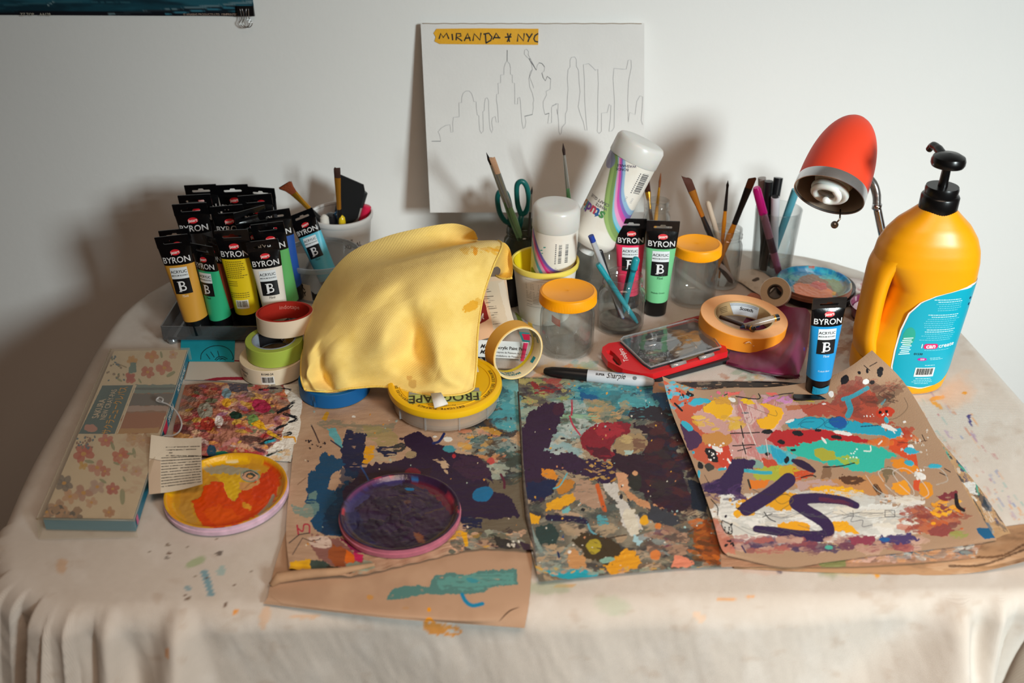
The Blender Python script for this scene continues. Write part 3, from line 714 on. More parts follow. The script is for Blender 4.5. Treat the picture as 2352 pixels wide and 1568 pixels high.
# open jar of pens
b_ = at(1424, 750); jp = jar('open glass jar holding teal pens, dregs in the bottom', b_, .0345, .086, .028)
obj('residue', lathe([(0, .0062), (.020, .0065), (.030, .009), (.031, .014), (.024, .0105), (.010, .0095), (0, .009)], 40, 'residue', mat('6d675c', .5, bump=1, bscale=120, var=.5, vscale=90)), None, jp)
# big jar with the leaning glue bottle
b_big = at(1375, 672); jar('large open glass jar holding the leaning glue bottle', b_big, .043, .105, .036)
# greenish brush jar at the left
b_gr = at(1203, 628); jg = jar('cloudy glass jar with scissors and brushes below the drawing board', b_gr, .033, .088, .027, glass=thin_glass((.38, .42, .34), .12, .08, 'dirty_glass', .4, .25, (.16, .18, .13)))
# brush jar, back small jar
b_bj = at(1655, 652); jar('glass jar holding flat brushes with ochre handles', b_bj, .0275, .098, .024)
b_sj = at(1500, 612); jar('small glass jar near the wall with thin orange brush', b_sj, .022, .118, .018)
b_rj = at(1330, 640); jar('narrow glass jar behind the glue bottle holding a green brush', b_rj, .022, .088, .018)
# tumbler
b_tu = at(1768, 628); tu = thing('drinking_glass', 'straight clear drinking glass full of marker pens', 'glass', b_tu)
obj('glass', lathe([(0, 0), (.030, 0), (.0315, .002), (.0365, .115), (.0345, .115), (.0295, .010), (0, .008)], 56, 'glass', thin_glass((.95, .97, .97), .16, .02, 'tumbler', .5)), None, tu)

# ---- pots
def pot(name, label, base, R1, R2, H, m, rimm=None, inner=None, cat='tub'):
    t = thing(name, label, cat, base)
    obj('wall', lathe([(0, 0), (R1-.002, 0), (R1, .002), (R2, H-.004), (R2-.001, H-.004), (R1-.0015, .004), (0, .003)], 72, 'wall', m), None, t)
    obj('rim', lathe([(R2-.001, H-.007), (R2+.002, H-.008), (R2+.0032, H-.003), (R2+.0028, H), (R2+.0004, H+.0004), (R2-.0012, H-.003)], 72, 'rim', rimm or m), None, t)
    if inner: obj('inner_wall', lathe([(R1-.003, .0045), (R2-.0014, H-.001)], 72, 'inner_wall', inner), None, t)
    def f(u, v, off=.0004): r = R1+(R2-R1)*v/H+off; a = u/R2; return (r*math.sin(a), -r*math.cos(a), v)
    return t, f
# yellow-lined yogurt tub
b_yt = at(1250, 722); yt, yf = pot('yogurt_tub', 'white yogurt tub with yellow inside holding an upturned glue bottle', b_yt, .038, .0475, .092, mat('efe9df', .4, spec=.4), mat('f1dc62', .4), mat('e8cf1e', .45))
yf2 = lambda u, v: yf(u, v, .0008)
gr = mat('8f8a82', .7)
rnd = random.Random(2)
rects([(u0, u0+.0105, z, z+.0006) for k in range(15) for u0 in (-.033, -.021, -.008) for z in [.074-k*.0027] if rnd.random() < .9], yf, gr, yt, 'print_lines', 1)
rects([(-.034, .001, .0775, .0779), (-.034, .001, .033, .0334)], yf, gr, yt, 'print_lines', 14)
lettering([('Vita', .021, .034, .069, .22, .012, .8, .3)], yf, mat('cf2030', .5), yt, label='red script lettering')
panel(ell(.0085, .0105, 20, .014, .064), yf, mat('c8232a', .45, var=.3, vscale=300), yt, 'strawberry', 2)
panel([(.006, .073), (.010, .0755), (.012, .0795), (.0145, .0765), (.018, .079), (.0185, .0755), (.023, .074), (.018, .0715), (.010, .0715)], yf2, mat('55803a', .5), yt, 'strawberry_leaf', 1)
# clear deli pot
b_dp = at(746, 668); dp, df = pot('plastic_pot', 'clear plastic pot with white printed label holding the sky blue tube', b_dp, .046, .0585, .066, CLEARP, thin_glass((.8, .84, .86), .3, .1, 'rim_plastic', .6, .35, (.55, .6, .63)))
panel([(-.052, .006), (-.014, .006), (-.012, .036), (-.052, .040)], df, mat('cfc5b6', .6), dp, 'label_panel', 3)
lettering([('LaR', .017, -.036, .031, 0, .02), ('LLEY', .013, -.036, .018, 0, .02)], lambda u, v: df(u, v, .0009), mat('17181a', .5), dp)
panel([(-.012, .008), (.004, .008), (.006, .022), (-.006, .020), (-.012, .026)], df, mat('1a1b1e', .5), dp, 'label_panel', 2)
# white tub behind
b_wt = at(793, 600); wt, wf = pot('plastic_tub', 'white plastic tub of brushes and tubes near the wall', b_wt, .040, .0495, .088, mat('e6e4e2', .4, spec=.4))
lettering([('THE', .006, .020, .056, .03, .02), ('GOAL', .0125, .029, .046, .05, .01, .8), ('X', .010, .013, .046)], wf, mat('3a3638', .6), wt)

# ---- glue bottles (standing on their caps' ends: base cap upward)
def glue_bottle(label, cap_top, axis_down, L, R, yaw, caplen, paint, dens=(230, 260)):
    q = dirq(-Vector(axis_down), yaw); base = Vector(cap_top)+Vector(axis_down).normalized()*L
    t = thing('glue_bottle', label, 'bottle', base, q)
    na, nz = dens; zz = np.linspace(0.018, L-caplen, nz); aa = np.linspace(-math.pi, math.pi, na)
    A, Z = np.meshgrid(aa, zz); Rr = np.where(Z < .032, R*(.82+.18*np.sin(np.clip((Z-.018)/.014, 0, 1)*math.pi/2)), R)
    Gb = np.stack([Rr*np.sin(A), -Rr*np.cos(A), Z], -1)
    p = Paint(A*R*1000, Z*1000, 'e9e5dc'); paint(p, R*1000, L*1000)
    bb_ = obj('bottle_body', mesh('bottle_body', Gb.reshape(-1, 3), gridfaces(na, nz), mat('VCOL', .32, spec=.5), cols=p.C), None, t)
    obj('shoulder', lathe([(0, .002), (.012, .002), (.013, .012), (R*.82, .018)], 48, 'shoulder', WHITE), None, t)
    obj('cap', lathe([(R+.0005, L-caplen-.001), (R+.0011, L-caplen), (R+.001, L-.0065), (R*.985, L-.0035), (R*.94, L-.0012), (R*.86, L-.0002), (R*.82, L), (0, L-.0008)], 64, 'cap', mat('eeeeea', .3, trans=.25, spec=.5, subs=.3)), None, t)
    def f(u, v, off=.0005): a = u/R; return ((R+off)*math.sin(a), -(R+off)*math.cos(a), v)
    return bb_, f, L-caplen
def swirl(p, R, L, bands, ext=1):
    for c, pts, w_ in bands: p.stroke(pts, w_, c, .02, 0, 1, soft=.4)
g1t = atY(1279, 468, 1.345); 
def gp1(p, R, L):
    p.mottle('e0d9cc', 30, .5, .2, .6)
    # coloured swirl running down to the right
    for c, off, w_ in (('4fb0c4', -17, 9), ('e070b0', -3.5, 13), ('e8348e', -5.5, 6), ('b25a9a', 3.6, 5), ('6a5fb0', 5.6, 4), ('e9b8d4', -11, 5)):
        p.stroke([(-44, L-42+off), (-26, L-70+off), (-8, L-92+off), (12, L-100+off), (34, L-97+off), (60, L-80+off)], w_, c, .03, 0, .95, soft=.9)
    p.stroke([(-40, L-104), (-20, L-116), (0, L-128)], 14, '77994f', .05)
    p.blob(-17, L-56, 2.2, 1, '3b9c94', 20, .2); p.blob(-22, L-62, 2.4, 1, '3b9c94', 20, .2); p.blob(-20, L-66, 1.6, .9, '3b9c94', 20, .2)
g1, f1, Lc = glue_bottle('white glue bottle upturned in the yogurt tub, pink and purple swirl', g1t, (-.030, .02, -1), .178, .0338, .0, .034, gp1)
L1 = .178
barcode(L1-.082, L1-.046, .000, .021, lambda u, v: f1(v, u, .0004), g1, lambda u, v: f1(v, u, .0007), mat('3a3a40', .5), False, 9)
rects([(-.0005, .0012, L1-.080+.0030*k, L1-.0785+.0030*k) for k in range(11)], f1, mat('5a5a60', .6), g1)
rects([(.000, .003+.002*(k%2), L1-.087-.0022*k, L1-.0865-.0022*k) for k in range(5)], f1, mat('8a8a90', .6), g1)
g2t = atY(1476, 322, 1.40)
def gp2(p, R, L):
    p.mottle('e0d9cc', 30, .5, .2, .6)
    for c, off, w_ in (('8fb6d4', 17, 10), ('7a6ab6', 10, 8), ('cf4fa6', 3, 9), ('e79cc8', -5, 9), ('8ac4d8', -13, 9), ('22b2d6', -17, 5), ('7f9c58', -24, 13), ('9ab870', -29, 5)):
        p.stroke([(-46, L-18+off*.5), (-34, L-30+off*.6), (-20, L-60+off), (-6, L-92+off), (14, L-112+off), (34, L-118+off), (60, L-112+off)], w_, c, .03, 0, .97, soft=.9)
    p.stroke([(-60, L-30), (-44, L-44)], 20, '7f7fae', .05, 0, .8)
ax2 = (atY(1354, 562, 1.385)-g2t).normalized()
g2, f2_, Lc = glue_bottle('white glue bottle leaning in the large jar, rainbow swirl', g2t, ax2, .190, .0362, .10, .030, gp2)
L2 = .190
barcode(L2-.072, L2-.034, .008, .026, lambda u, v: f2_(v, u, .0004), g2, lambda u, v: f2_(v, u, .0007), mat('3a3a40', .5), False, 4)
rects([(.0075, .0092, L2-.070+.0030*k, L2-.0685+.0030*k) for k in range(11)], f2_, mat('5a5a60', .6), g2)
for ch_, u_, c_ in (('s', -.016, '4c8a52'), ('t', -.0235, '2c5f9c'), ('u', -.031, 'c0405c'), ('d', -.041, '7a4a9c'), ('i', -.048, '2a9ab0'), ('o', -.055, 'd0802c')): lettering([(ch_, .021, u_, L2-.118, math.pi, .03)], f2_, mat(c_, .5), g2)
lettering([('CRAFT GLUE', .0062, -.030, L2-.100, math.pi, .01), ('WHITE', .0062, -.022, L2-.1065, math.pi, .01)], f2_, mat('6a6a70', .5), g2)
rects([(.004, .018, L2-.078-.0022*k, L2-.0774-.0022*k) for k in range(4)], f2_, mat('9a9aa0', .6), g2)
lettering([('WASHABLE', .0055, -.016, L2-.037, math.pi+.4), ('BONDS', .0055, -.019, L2-.044, math.pi+.4)], f2_, mat('4a4468', .5), g2)

# ================================================================== STICKS: brushes, pens, markers
def rod(name, label, cat, A, B, segs, group=None, yaw=0, seg=16, flatten=None):
    A, B = Vector(A), Vector(B); L = (B-A).length
    t = thing(name, label, cat, A, aim(A, B, yaw), group)
    for s in segs:
        nm, m, pr = s[:3]; fl = s[3] if len(s) > 3 else None
        me = lathe([(0, pr[0][0]*L)]+[(r, z*L) for z, r in pr]+[(0, pr[-1][0]*L)], seg, nm, m)
        if fl:
            for v in me.vertices: v.co.y *= fl(v.co.z/L)
        obj(nm, me, None, t)
    return t
GOLD = mat('d99a2e', .25, .75); SILV = mat('b9b9b4', .25, .9); BRIS = mat('4a2416', .8, bump=1, bscale=900, var=.4, vscale=300); BRISB = mat('1c1716', .8, bump=1, bscale=900)
def brush(label, A, B, hc, kind='flat', fer=GOLD, br=BRIS, r=.0035, bl=.12, fl=.16, w_=.006, group=None, name='paint_brush', h2=None, cut=0):
    z1, z0 = 1-bl, 1-bl-fl
    segs = [('handle', mat(hc, .3, coat=.4), [(0, r*.5), (.2, r*.7), (z0-.12, r*1.15), (z0, r*.85)])]
    if h2: segs.append(('handle_tip', mat(h2, .3, coat=.4), [(z0-.09, r*1.16), (z0-.02, r*1.02)]))
    if kind == 'round':
        segs += [('ferrule', fer, [(z0, r*.95), (z1, r*.6)]), ('bristles', br, [(z1, r*.55), (z1+bl*.4, r*.72), (.985, r*.25), (1, r*.06)])]
        return rod(name, label, 'brush', A, B, segs, group)
    t = rod(name, label, 'brush', A, B, segs, group); L = (Vector(B)-Vector(A)).length
    V = []; n = 16; st = [(z0, r*.95, r*.95), (z0+fl*.4, r, r*.8), (z1, w_, r*.34)]
    for z, a, b in st:
        for k in range(n): V.append((a*math.cos(2*math.pi*k/n), b*math.sin(2*math.pi*k/n), z*L))
    obj('ferrule', mesh('ferrule', V, gridfaces(n, 3, True), fer), None, t)
    V = []; e = 1.0 if kind == 'flat' else 2.1
    st = [(z1, w_*.96, r*.32, 0), (z1+bl*.5, w_*(1+.3*(e-1)), r*.36, 0), (1, w_*e, r*.12, cut)]
    for z, a, b, c in st:
        for k in range(n):
            x = a*math.cos(2*math.pi*k/n); V.append((x, b*math.sin(2*math.pi*k/n), z*L+c*x+(.0015*math.sin(x*3000) if z == 1 else 0)))
    obj('bristles', mesh('bristles', V, gridfaces(n, 3, True)if False else [tuple(f) for f in gridfaces(n, 3, True)]+[tuple(range(2*n, 3*n))], br), None, t)
    return t
def inside(c, dx, dy, z=.008): return Vector((c.x+dx, c.y+dy, T+z))
# scissors + brushes in the green jar
brush('green-handled brush with dark flat tip, furthest left in the scissors jar', inside(b_gr, .010, -.004), atY(1117, 350, 1.405), '6f9b6c', 'round', SILV, BRISB, .0032, .09, .30)
brush('thicker green-handled brush with worn paint-crusted bristles beside the scissors', inside(b_gr, .014, .004), atY(1130, 362, 1.39), '7fa873', 'flat', SILV, mat('b98f70', .8, bump=1, bscale=800), .0042, .13, .28, .0045)
brush('small dark-tipped brush beside the upturned glue bottle', inside(b_gr, .004, -.010), atY(1222, 428, 1.43), '3c3a36', 'round', SILV, BRISB, .0022, .08, .2)
def scissors():
    A = inside(b_gr, -.002, .010); t = thing('scissors', 'teal-handled scissors standing in the cloudy jar', 'scissors', A, aim(A, atY(1176, 440, 1.46)))
    TE = mat('0f5e5a', .35, spec=.5); H = .135
    for s, dz in ((1, 0), (-1, -.012)):
        P = [(s*.003, 0, H-.045), (s*.008, .001*s, H-.03), (s*.006, .001*s, H-.012+dz), (s*.009, .001*s, H+.018+dz), (s*.018, .001*s, H+.024+dz), (s*.024, .001*s, H+.012+dz), (s*.024, .001*s, H-.012+dz), (s*.018, .001*s, H-.030+dz), (s*.010, .001*s, H-.036+dz)]
        P[0] = (s*.010, .001*s, H-.036+dz)
        obj('finger_loop', tube(cr(P[:-1]+[P[0]], 6), .0042, 10, 'finger_loop', TE), None, t)
        obj('handle', tube([(s*.010, .001*s, H-.036+dz), (s*.004, .001*s, H-.055), (0, .001*s, H-.070)], [.0045, .005, .004], 10, 'handle', TE), None, t)
        obj('blade', prism([[(-.006, 0), (.006, 0), (.005, H-.07), (-.005, H-.07)]] if 0 else [[(0, .0), (s*.007, H-.075), (s*.004, H-.055), (-s*.004, H-.055)]], -.0008+.001*s, .0008+.001*s, 'blade', CHROME, lambda x, y, z: (x, z, y)), None, t)
    obj('pivot_screw', lathe([(0, -.003), (.003, -.003), (.003, .003), (0, .003)], 12, 'pivot_screw', CHROME), None, t, loc=(0, 0, H-.068), rot=Quaternion((1, 0, 0), math.pi/2))
scissors()
brush('thin green brush with dark pointed tip standing behind the upturned bottle', inside(b_rj, -.004, .002), atY(1293, 328, 1.44), '5f9a68', 'round', SILV, mat('2a1712', .8), .0034, .085, .24)
brush('thin orange brush in the small jar near the wall', inside(b_sj, -.004, 0), atY(1518, 396, 1.53), 'c98a2c', 'round', GOLD, mat('8a4a1c', .7), .003, .16, .2)
brush('dark angled brush half hidden behind the leaning glue bottle', inside(b_sj, .006, .004), atY(1484, 410, 1.545), '7a4a24', 'flat', GOLD, BRIS, .003, .16, .2, .005)
# white tub contents
brush('fan brush with rusty bristles in the white tub', inside(b_wt, .022, 0), atY(655, 424, 1.475), '121214', 'fan', GOLD, mat('8a4020', .8, bump=1, bscale=600), .0042, .11, .20, .0062)
brush('upright flat brush with copper ferrule in the white tub', inside(b_wt, -.004, -.01, .01), atY(774, 386, 1.475), '101012', 'flat', mat('c9862c', .3, .6), mat('3a2018', .8), .0040, .10, .33, .0052)
bk = thing('black_card', 'flat black pointed card standing in the white tub', 'card', (0, 0, 0))
kp = [atY(x, y, 1.515) for x, y in ((768, 490), (782, 402), (835, 425), (838, 440), (822, 500), (800, 520))]
obj('card', mesh('card', kp+[v+Vector((0, .003, 0)) for v in kp], [tuple(range(6)), tuple(range(6, 12))[::-1]]+[(i, (i+1) % 6, (i+1) % 6+6, i+6) for i in range(6)], mat('111214', .6), False), None, bk)
rod('paint_marker', 'grey-capped marker leaning right in the white tub', 'marker', inside(b_wt, .0, .01), atY(834, 440, b_wt.y+.008), [('barrel', mat('a8a49c', .35), [(0, .005), (.84, .006)]), ('cap', mat('24282a', .25), [(.78, .0075), (.99, .008), (1, .006)])])
rod('paint_marker', 'pink-and-black marker at the right of the white tub', 'marker', inside(b_wt, .014, .008), atY(843, 472, b_wt.y+.012), [('barrel', mat('15151a', .35), [(0, .006), (.7, .007)]), ('cap', mat('e0244e', .35), [(.7, .0072), (.99, .0075), (1, .006)])])
for i, (x, y, c, lb) in enumerate(((727, 507, 'e2ddd4', 'white-capped small paint bottle in the white tub'), (748, 500, '17171b', 'black-capped small paint bottle in the white tub'), (769, 497, '2878b8', 'blue-capped small paint bottle in the white tub'), (786, 508, 'e6c41c', 'yellow-capped small paint bottle at the tub rim'), (776, 492, 'f0eeea', 'white nozzle bottle between the blue and yellow caps'))):
    p_ = at(x, y, .090).lerp(Vector((b_wt.x, b_wt.y, 0)), .32); r_ = (.009, .012, .008, .0065, .005)[i]; h_ = .083
    t = thing('paint_bottle', lb, 'bottle', (p_.x, p_.y, T+.004))
    obj('bottle_body', lathe([(0, 0), (r_, 0), (r_, h_-.02), (r_*.6, h_-.012), (0, h_-.012)], 20, 'bottle_body', mat(c, .35)), None, t)
    obj('cap', lathe([(r_*.8, h_-.013), (r_*.9, h_-.004), (r_*.8, h_+.004), (r_*.3, h_+.008), (0, h_+.008)], 20, 'cap', mat(c, .2, coat=.5)), None, t)
# pens jar
TEAL = mat('1a8f9c', .35, spec=.5)
rod('pen', 'ballpoint with clear barrel and blue end standing left in the pens jar', 'pen', inside(b_ := at(1424, 750), .004, .004, .014), atY(1357, 541, at(1424, 750).y-.002), [('clear_barrel', mat('cfd4da', .2, trans=.4), [(.0, .003), (.93, .0042)]), ('end_plug', mat('1f3f9c', .3), [(.93, .0042), (1, .0042)]), ('ink_tip', mat('2a3fa0', .3), [(-.02, .001), (.12, .0032)])])
rod('pen', 'black pen just behind the clear ballpoint in the pens jar', 'pen', inside(b_, .0, .008, .014), atY(1378, 575, b_.y+.004), [('barrel', mat('1b1c20', .3), [(0, .003), (.98, .0038), (1, .003)])])
rod('teal_pen', 'teal pen lying diagonally across the pens jar', 'pen', inside(b_, .024, -.010, .012), atY(1373, 606, b_.y-.012), [('barrel', TEAL, [(0, .002), (.1, .0035), (.95, .0043), (1, .0036)])])
rod('teal_pen', 'teal pen with domed cap standing at the right of the pens jar', 'pen', inside(b_, .004, .012, .014), atY(1462, 590, b_.y+.010), [('barrel', TEAL, [(0, .002), (.1, .004), (.76, .0044)]), ('ring', mat('0f5a66', .3), [(.76, .0048), (.80, .0048)]), ('cap', TEAL, [(.80, .0056), (.96, .0058), (.99, .004), (1, .002)])])
rod('pen', 'slim black pen touching the teal capped pen', 'pen', inside(b_, .0, .016, .014), atY(1448, 610, b_.y+.014), [('barrel', mat('16171a', .3), [(0, .002), (1, .003)])])
# brush jar
BO = mat('d98b1e', .3, coat=.4)
brush('angled brush with dark bristles and long copper ferrule, left in the brush jar', inside(b_bj, .012, 0), atY(1577, 408, b_bj.y-.01), '17181c', 'flat', mat('b8762c', .3, .6), mat('4a2418', .8), .0040, .12, .24, .0062, cut=-.9)
brush('fine pointed brush with orange handle in the brush jar', inside(b_bj, -.002, .006), atY(1672, 414, b_bj.y+.01), 'd98b1e', 'round', mat('1c1d22', .3), BRISB, .0031, .08, .22)
brush('large flat brush with black and gold ferrule leaning right in the brush jar', inside(b_bj, -.016, -.006), atY(1728, 410, b_bj.y+.004), 'd98b1e', 'flat', mat('16161a', .3), mat('5a3018', .8), .0046, .09, .34, .0062, cut=.5)
rod('wooden_stick', 'pale wooden stick leaning in the brush jar', 'stick', inside(b_bj, .016, .010), atY(1625, 462, b_bj.y+.008), [('stick', mat('c9b8a4', .6), [(0, .0035), (.97, .0042), (1, .002)])])
rod('pencil', 'dark pencil leaning right in the brush jar', 'pencil', inside(b_bj, .016, -.014), atY(1600, 545, b_bj.y+.02), [('barrel', mat('3c3a3e', .4), [(0, .001), (.06, .0036), (1, .0036)])])
rod('white_marker', 'short white pen standing low in the brush jar', 'pen', inside(b_bj, .019, -.006), atY(1640, 590, b_bj.y+.0), [('barrel', mat('d8d6dc', .4), [(0, .002), (.1, .0042), (1, .0042)])])
# tumbler
rod('highlighter', 'marker with magenta cap and pink body in the drinking glass', 'marker', inside(b_tu, .010, -.016, .010), atY(1737, 430, b_tu.y-.012), [('barrel', mat('d58ab2', .35), [(0, .0055), (.25, .0060)]), ('barrel_band', mat('6a5068', .35), [(.25, .0062), (.42, .0062)]), ('barrel', mat('cf94b4', .35), [(.42, .0061), (.70, .0062)]), ('cap', mat('e6189c', .3), [(.70, .0070), (.97, .0066), (1, .005)])])
rod('marker_pen', 'white marker with dark round end standing up in the drinking glass', 'marker', inside(b_tu, .006, .004, .010), atY(1781, 450, b_tu.y-.002), [('barrel', mat('dcdde4', .35), [(0, .006), (.985, .0068)]), ('end_plug', mat('26262a', .4), [(.985, .0052), (1.0, .0050)])])
rod('marker_pen', 'black marker in the drinking glass behind the magenta one', 'marker', inside(b_tu, -.012, .006, .010), atY(1766, 416, b_tu.y+.010), [('barrel', mat('1a1b1f', .35), [(0, .006), (.7, .0064)]), ('cap', mat('101114', .3), [(.7, .0072), (1, .0066)])])
rod('marker_pen', 'second black marker, its cap highest in the drinking glass', 'marker', inside(b_tu, -.014, -.008, .010), atY(1788, 408, b_tu.y+.022), [('barrel', mat('24252a', .35), [(0, .006), (.72, .0062)]), ('cap', mat('141518', .3), [(.72, .007), (1, .0074)])])
rod('marker_pen', 'grey marker with clear cap at the back of the drinking glass', 'marker', inside(b_tu, -.006, .014, .010), atY(1750, 408, b_tu.y+.026), [('barrel', mat('6e6560', .4), [(0, .006), (.7, .0064)]), ('cap', mat('8c827c', .35), [(.7, .007), (1, .0064)])])
rod('marker_pen', 'dusty teal marker leaning out at the right of the drinking glass', 'marker', inside(b_tu, .000, .010, .010), atY(1828, 436, b_tu.y+.004), [('barrel', mat('4f98a8', .4), [(0, .005), (1, .0066)])])
# ================================================================== TAPE ROLLS
def roll(label, c, R, r, h, col, side=None, core='c9b48e', rot=None, name='tape_roll', corew=.0022, edge=None):
    t = thing(name, label, 'tape', c, rot); m = mat(col, .5, bump=.15, bscale=60, spec=.35); sm = mat(side or col, .75, bump=.3, bscale=500, spec=.2)
    ri = r+corew
    obj('tape', lathe([(R-.0006, 0), (R, .0006), (R, h-.0006), (R-.0006, h)], 96, 'tape', m), None, t)
    obj('tape_side', lathe([(ri, h-.0002), (R-.0006, h)], 96, 'tape_side', sm), None, t)
    obj('tape_side', lathe([(R-.0006, 0), (ri, .0002)], 96, 'tape_side', sm), None, t)
    obj('cardboard_core', lathe([(ri, h-.0001), (ri-.0004, h+.0002), (r+.0002, h+.0002), (r, h-.0003), (r, .0003), (r+.0002, -.0001), (ri, 0)], 96, 'cardboard_core', mat(core, .8, bump=.3, bscale=300, spec=.2)), None, t)
    def fo(u, v, off=.0003): a = u/R; return ((R+off)*math.sin(a), -(R+off)*math.cos(a), v)
    def fi(u, v, off=.0004): a = u/r; return ((r-off)*math.sin(a), (r-off)*math.cos(a), v)
    return t, fo, fi
PRT = mat('3a3a3c', .6)
# left stack: cream at the bottom, green, then cream with red core on top
c_ = at(628, 834, 0)
def C(px, py, z): p = at(px, py, z); return p
r1, fo, fi = roll('cream masking tape roll with barcode at the bottom of the left stack', C(630, 848, .003), .0440, .030, .024, 'e5d4b8', 'dfcbaa')
barcode(-.007, .0105, .0035, .0155, fo, r1, lambda u, v: fo(u, v, .0006), mat('1e1c1a', .6), True, 12)
lettering([('81040-24', .0042, .002, .0190, 0, .015)], fo, PRT, r1)
lettering([('9 310', .0022, .0, .0026), ('82059', .0022, .008, .0026)], lambda u, v: fo(u, v, .0008), PRT, r1)
lettering([('MASKING', .004, -.036, .015, 0, .01), ('TAPE', .004, -.036, .009, 0, .01)], fo, PRT, r1)
r2, fo, fi = roll('lime green masking tape roll between two cream rolls', C(634, 812, .0275), .0385, .0275, .024, 'a7bd4c', '9db04a', core='8f9aa6')
panel([(-.030, .002), (.030, .002), (.030, .022), (-.030, .022)], fi, mat('1d1c20', .5), r2, 'core_label', 3)
panel([(.004, .002), (.026, .002), (.030, .022), (.016, .022)], lambda u, v: fi(u, v, .0008), mat('d9bd1e', .5), r2, 'core_label', 2)
lettering([('PAINTERS', .0075, .0, .012, -.7, .01)], lambda u, v: fi(u, v, .001), mat('d8d8d8', .6), r2)
q_ = Quaternion((1, 0, 0), .12) @ Quaternion((0, 1, 0), .0)
r3, fo, fi = roll('cream tape roll with red core resting on top of the green roll', C(657, 752, .0535), .0385, .0335, .024, 'ddcbb4', 'b8352a', core='a32418', rot=Quaternion((1, 0, 0), -.10))
lettering([('indotape', .0085, 0, .017, 0, .0)], lambda u, v: fi(u, v, .0006), mat('d9897a', .6), r3)
# blue
r4, fo, fi = roll('blue painters tape roll under the left corner of the yellow cloth', C(770, 894, .0045), .0465, .0375, .020, '0f5c98', '1a6aa6', core='b99a66')
obj('loose_end', mesh('loose_end', [(-.0472*math.cos(a)+(.0 if j else -.0), -.0472*math.sin(a)-.0008-(.004 if (j == 1 and k > 2) else 0), .001+.018*(1-j*.0)*k/4) for j, a in enumerate((1.12, 1.2)) for k in range(5)], gridfaces(5, 2), mat('1566a4', .5)), None, r4)
# upright masking roll
ax = Vector((.51, -.853, .06)).normalized()
cen = at(1191, 811, .0425)
r5, fo, fi = roll('yellow masking tape roll standing on its edge beside the round tub', cen-ax*.0235, .0388, .0355, .0235, 'e6ad4c', 'e8c98c', core='e8d8b0', rot=dirq(ax), corew=.0012)
fi0 = lambda u, v, off=.0004: (lambda p: p)(fi(u, v, off))
TLC = mat('1a8fa0', .5)
for k in range(12):
    a0 = k*2*math.pi/12*.0355
    if k % 3 == 0: panel([(a0, .012), (a0+.009, .012), (a0+.009, .018), (a0, .018)], fi, TLC, r5, 'core_label', 2)
rects([(a*.0355, (a+.13)*.0355, .0005, .006) for a in np.arange(0, 6.28, .125)], fi, mat('d9c21e', .5), r5, 'core_label')
lettering([('MASKING', .0065, a, .0165, 0, .02) for a in (.02, .10, .17)] + [('TAPE', .0065, a, .010, 0, .02) for a in (.02, .10, .17)], lambda u, v: fi(u, v, .0007), mat('14798a', .6), r5)
# orange
r6, fo, fi = roll('large orange masking tape roll lying on the tool case, pens inside it', C(1702, 757, .012), .0625, .0405, .0235, 'f0962a', 'f2b47e', core='bfa276', rot=Quaternion((0, 1, 0), .06) @ Quaternion((1, 0, 0), .04))
panel([(-.004, .002), (.032, .002), (.032, .022), (-.014, .022)], fi, mat('cdd2d8', .6), r6, 'core_label', 3)
lettering([('Scotch', .0075, .014, .013, 0, .02)], lambda u, v: fi(u, v, .0009), mat('202226', .6), r6)
rects([(-.012+.0, .030, .020-.0022*k, .0208-.0022*k) for k in (0, 1)], lambda u, v: fi(u, v, .0008), mat('7a7f86', .6), r6, 'print_lines', 14)
rects([(-.034+.002*k, -.018+.001*k, .017-.003*k, .0178-.003*k) for k in range(4)], lambda u, v: fi(u, v, .0008), mat('6a5636', .6), r6, 'print_lines', 6)
obj('torn_thread', tube([(-.010+.014*t, -.0635-.002*math.sin(t*6), .016+.004*math.sin(t*5)) for t in np.linspace(0, 1, 12)], .0006, 6, 'torn_thread', mat('f3d2b0', .8)), None, r6)
# little white roll
axw = Vector((-.35, -.75, .55)).normalized()
cw = at(1782, 672, .030)
roll('small white cloth tape roll tilted against the blue-stained lid', cw-axw*.004, .0225, .0095, .014, 'ebe6dc', 'b8a68c', core='4a443c', rot=dirq(axw))
# pens lying in the orange roll
pz = .030
rod('pen', 'blue-tipped black pen lying across the orange tape roll', 'pen', at(1655, 728, .028), at(1734, 756, .040), [('barrel', mat('3a1c1c', .25, coat=.5), [(0, .003), (.9, .0034)]), ('band', GOLD, [(.9, .0036), (.93, .0036)]), ('end_knob', mat('15151a', .2, coat=.6), [(.93, .0034), (.98, .0036), (1, .002)])])
rod('pen', 'clear-barrelled pen with black end lying in the orange tape roll', 'pen', at(1700, 752, .036), at(1789, 728, .046), [('tip', mat('1b3a66', .3), [(0, .001), (.1, .003)]), ('barrel', mat('c9b9a8', .2, trans=.5), [(.1, .0042), (.86, .0048)]), ('band', GOLD, [(.86, .0051), (.90, .0052)]), ('end_knob', mat('1c2228', .2, coat=.6), [(.90, .0052), (.99, .005), (1, .004)])])
rod('pen', 'dark blue pen cap beneath the clear pen in the orange roll', 'pen', at(1712, 750, .028), at(1745, 744, .036), [('cap', mat('14305a', .25, coat=.5), [(0, .003), (.9, .0045), (1, .003)])])

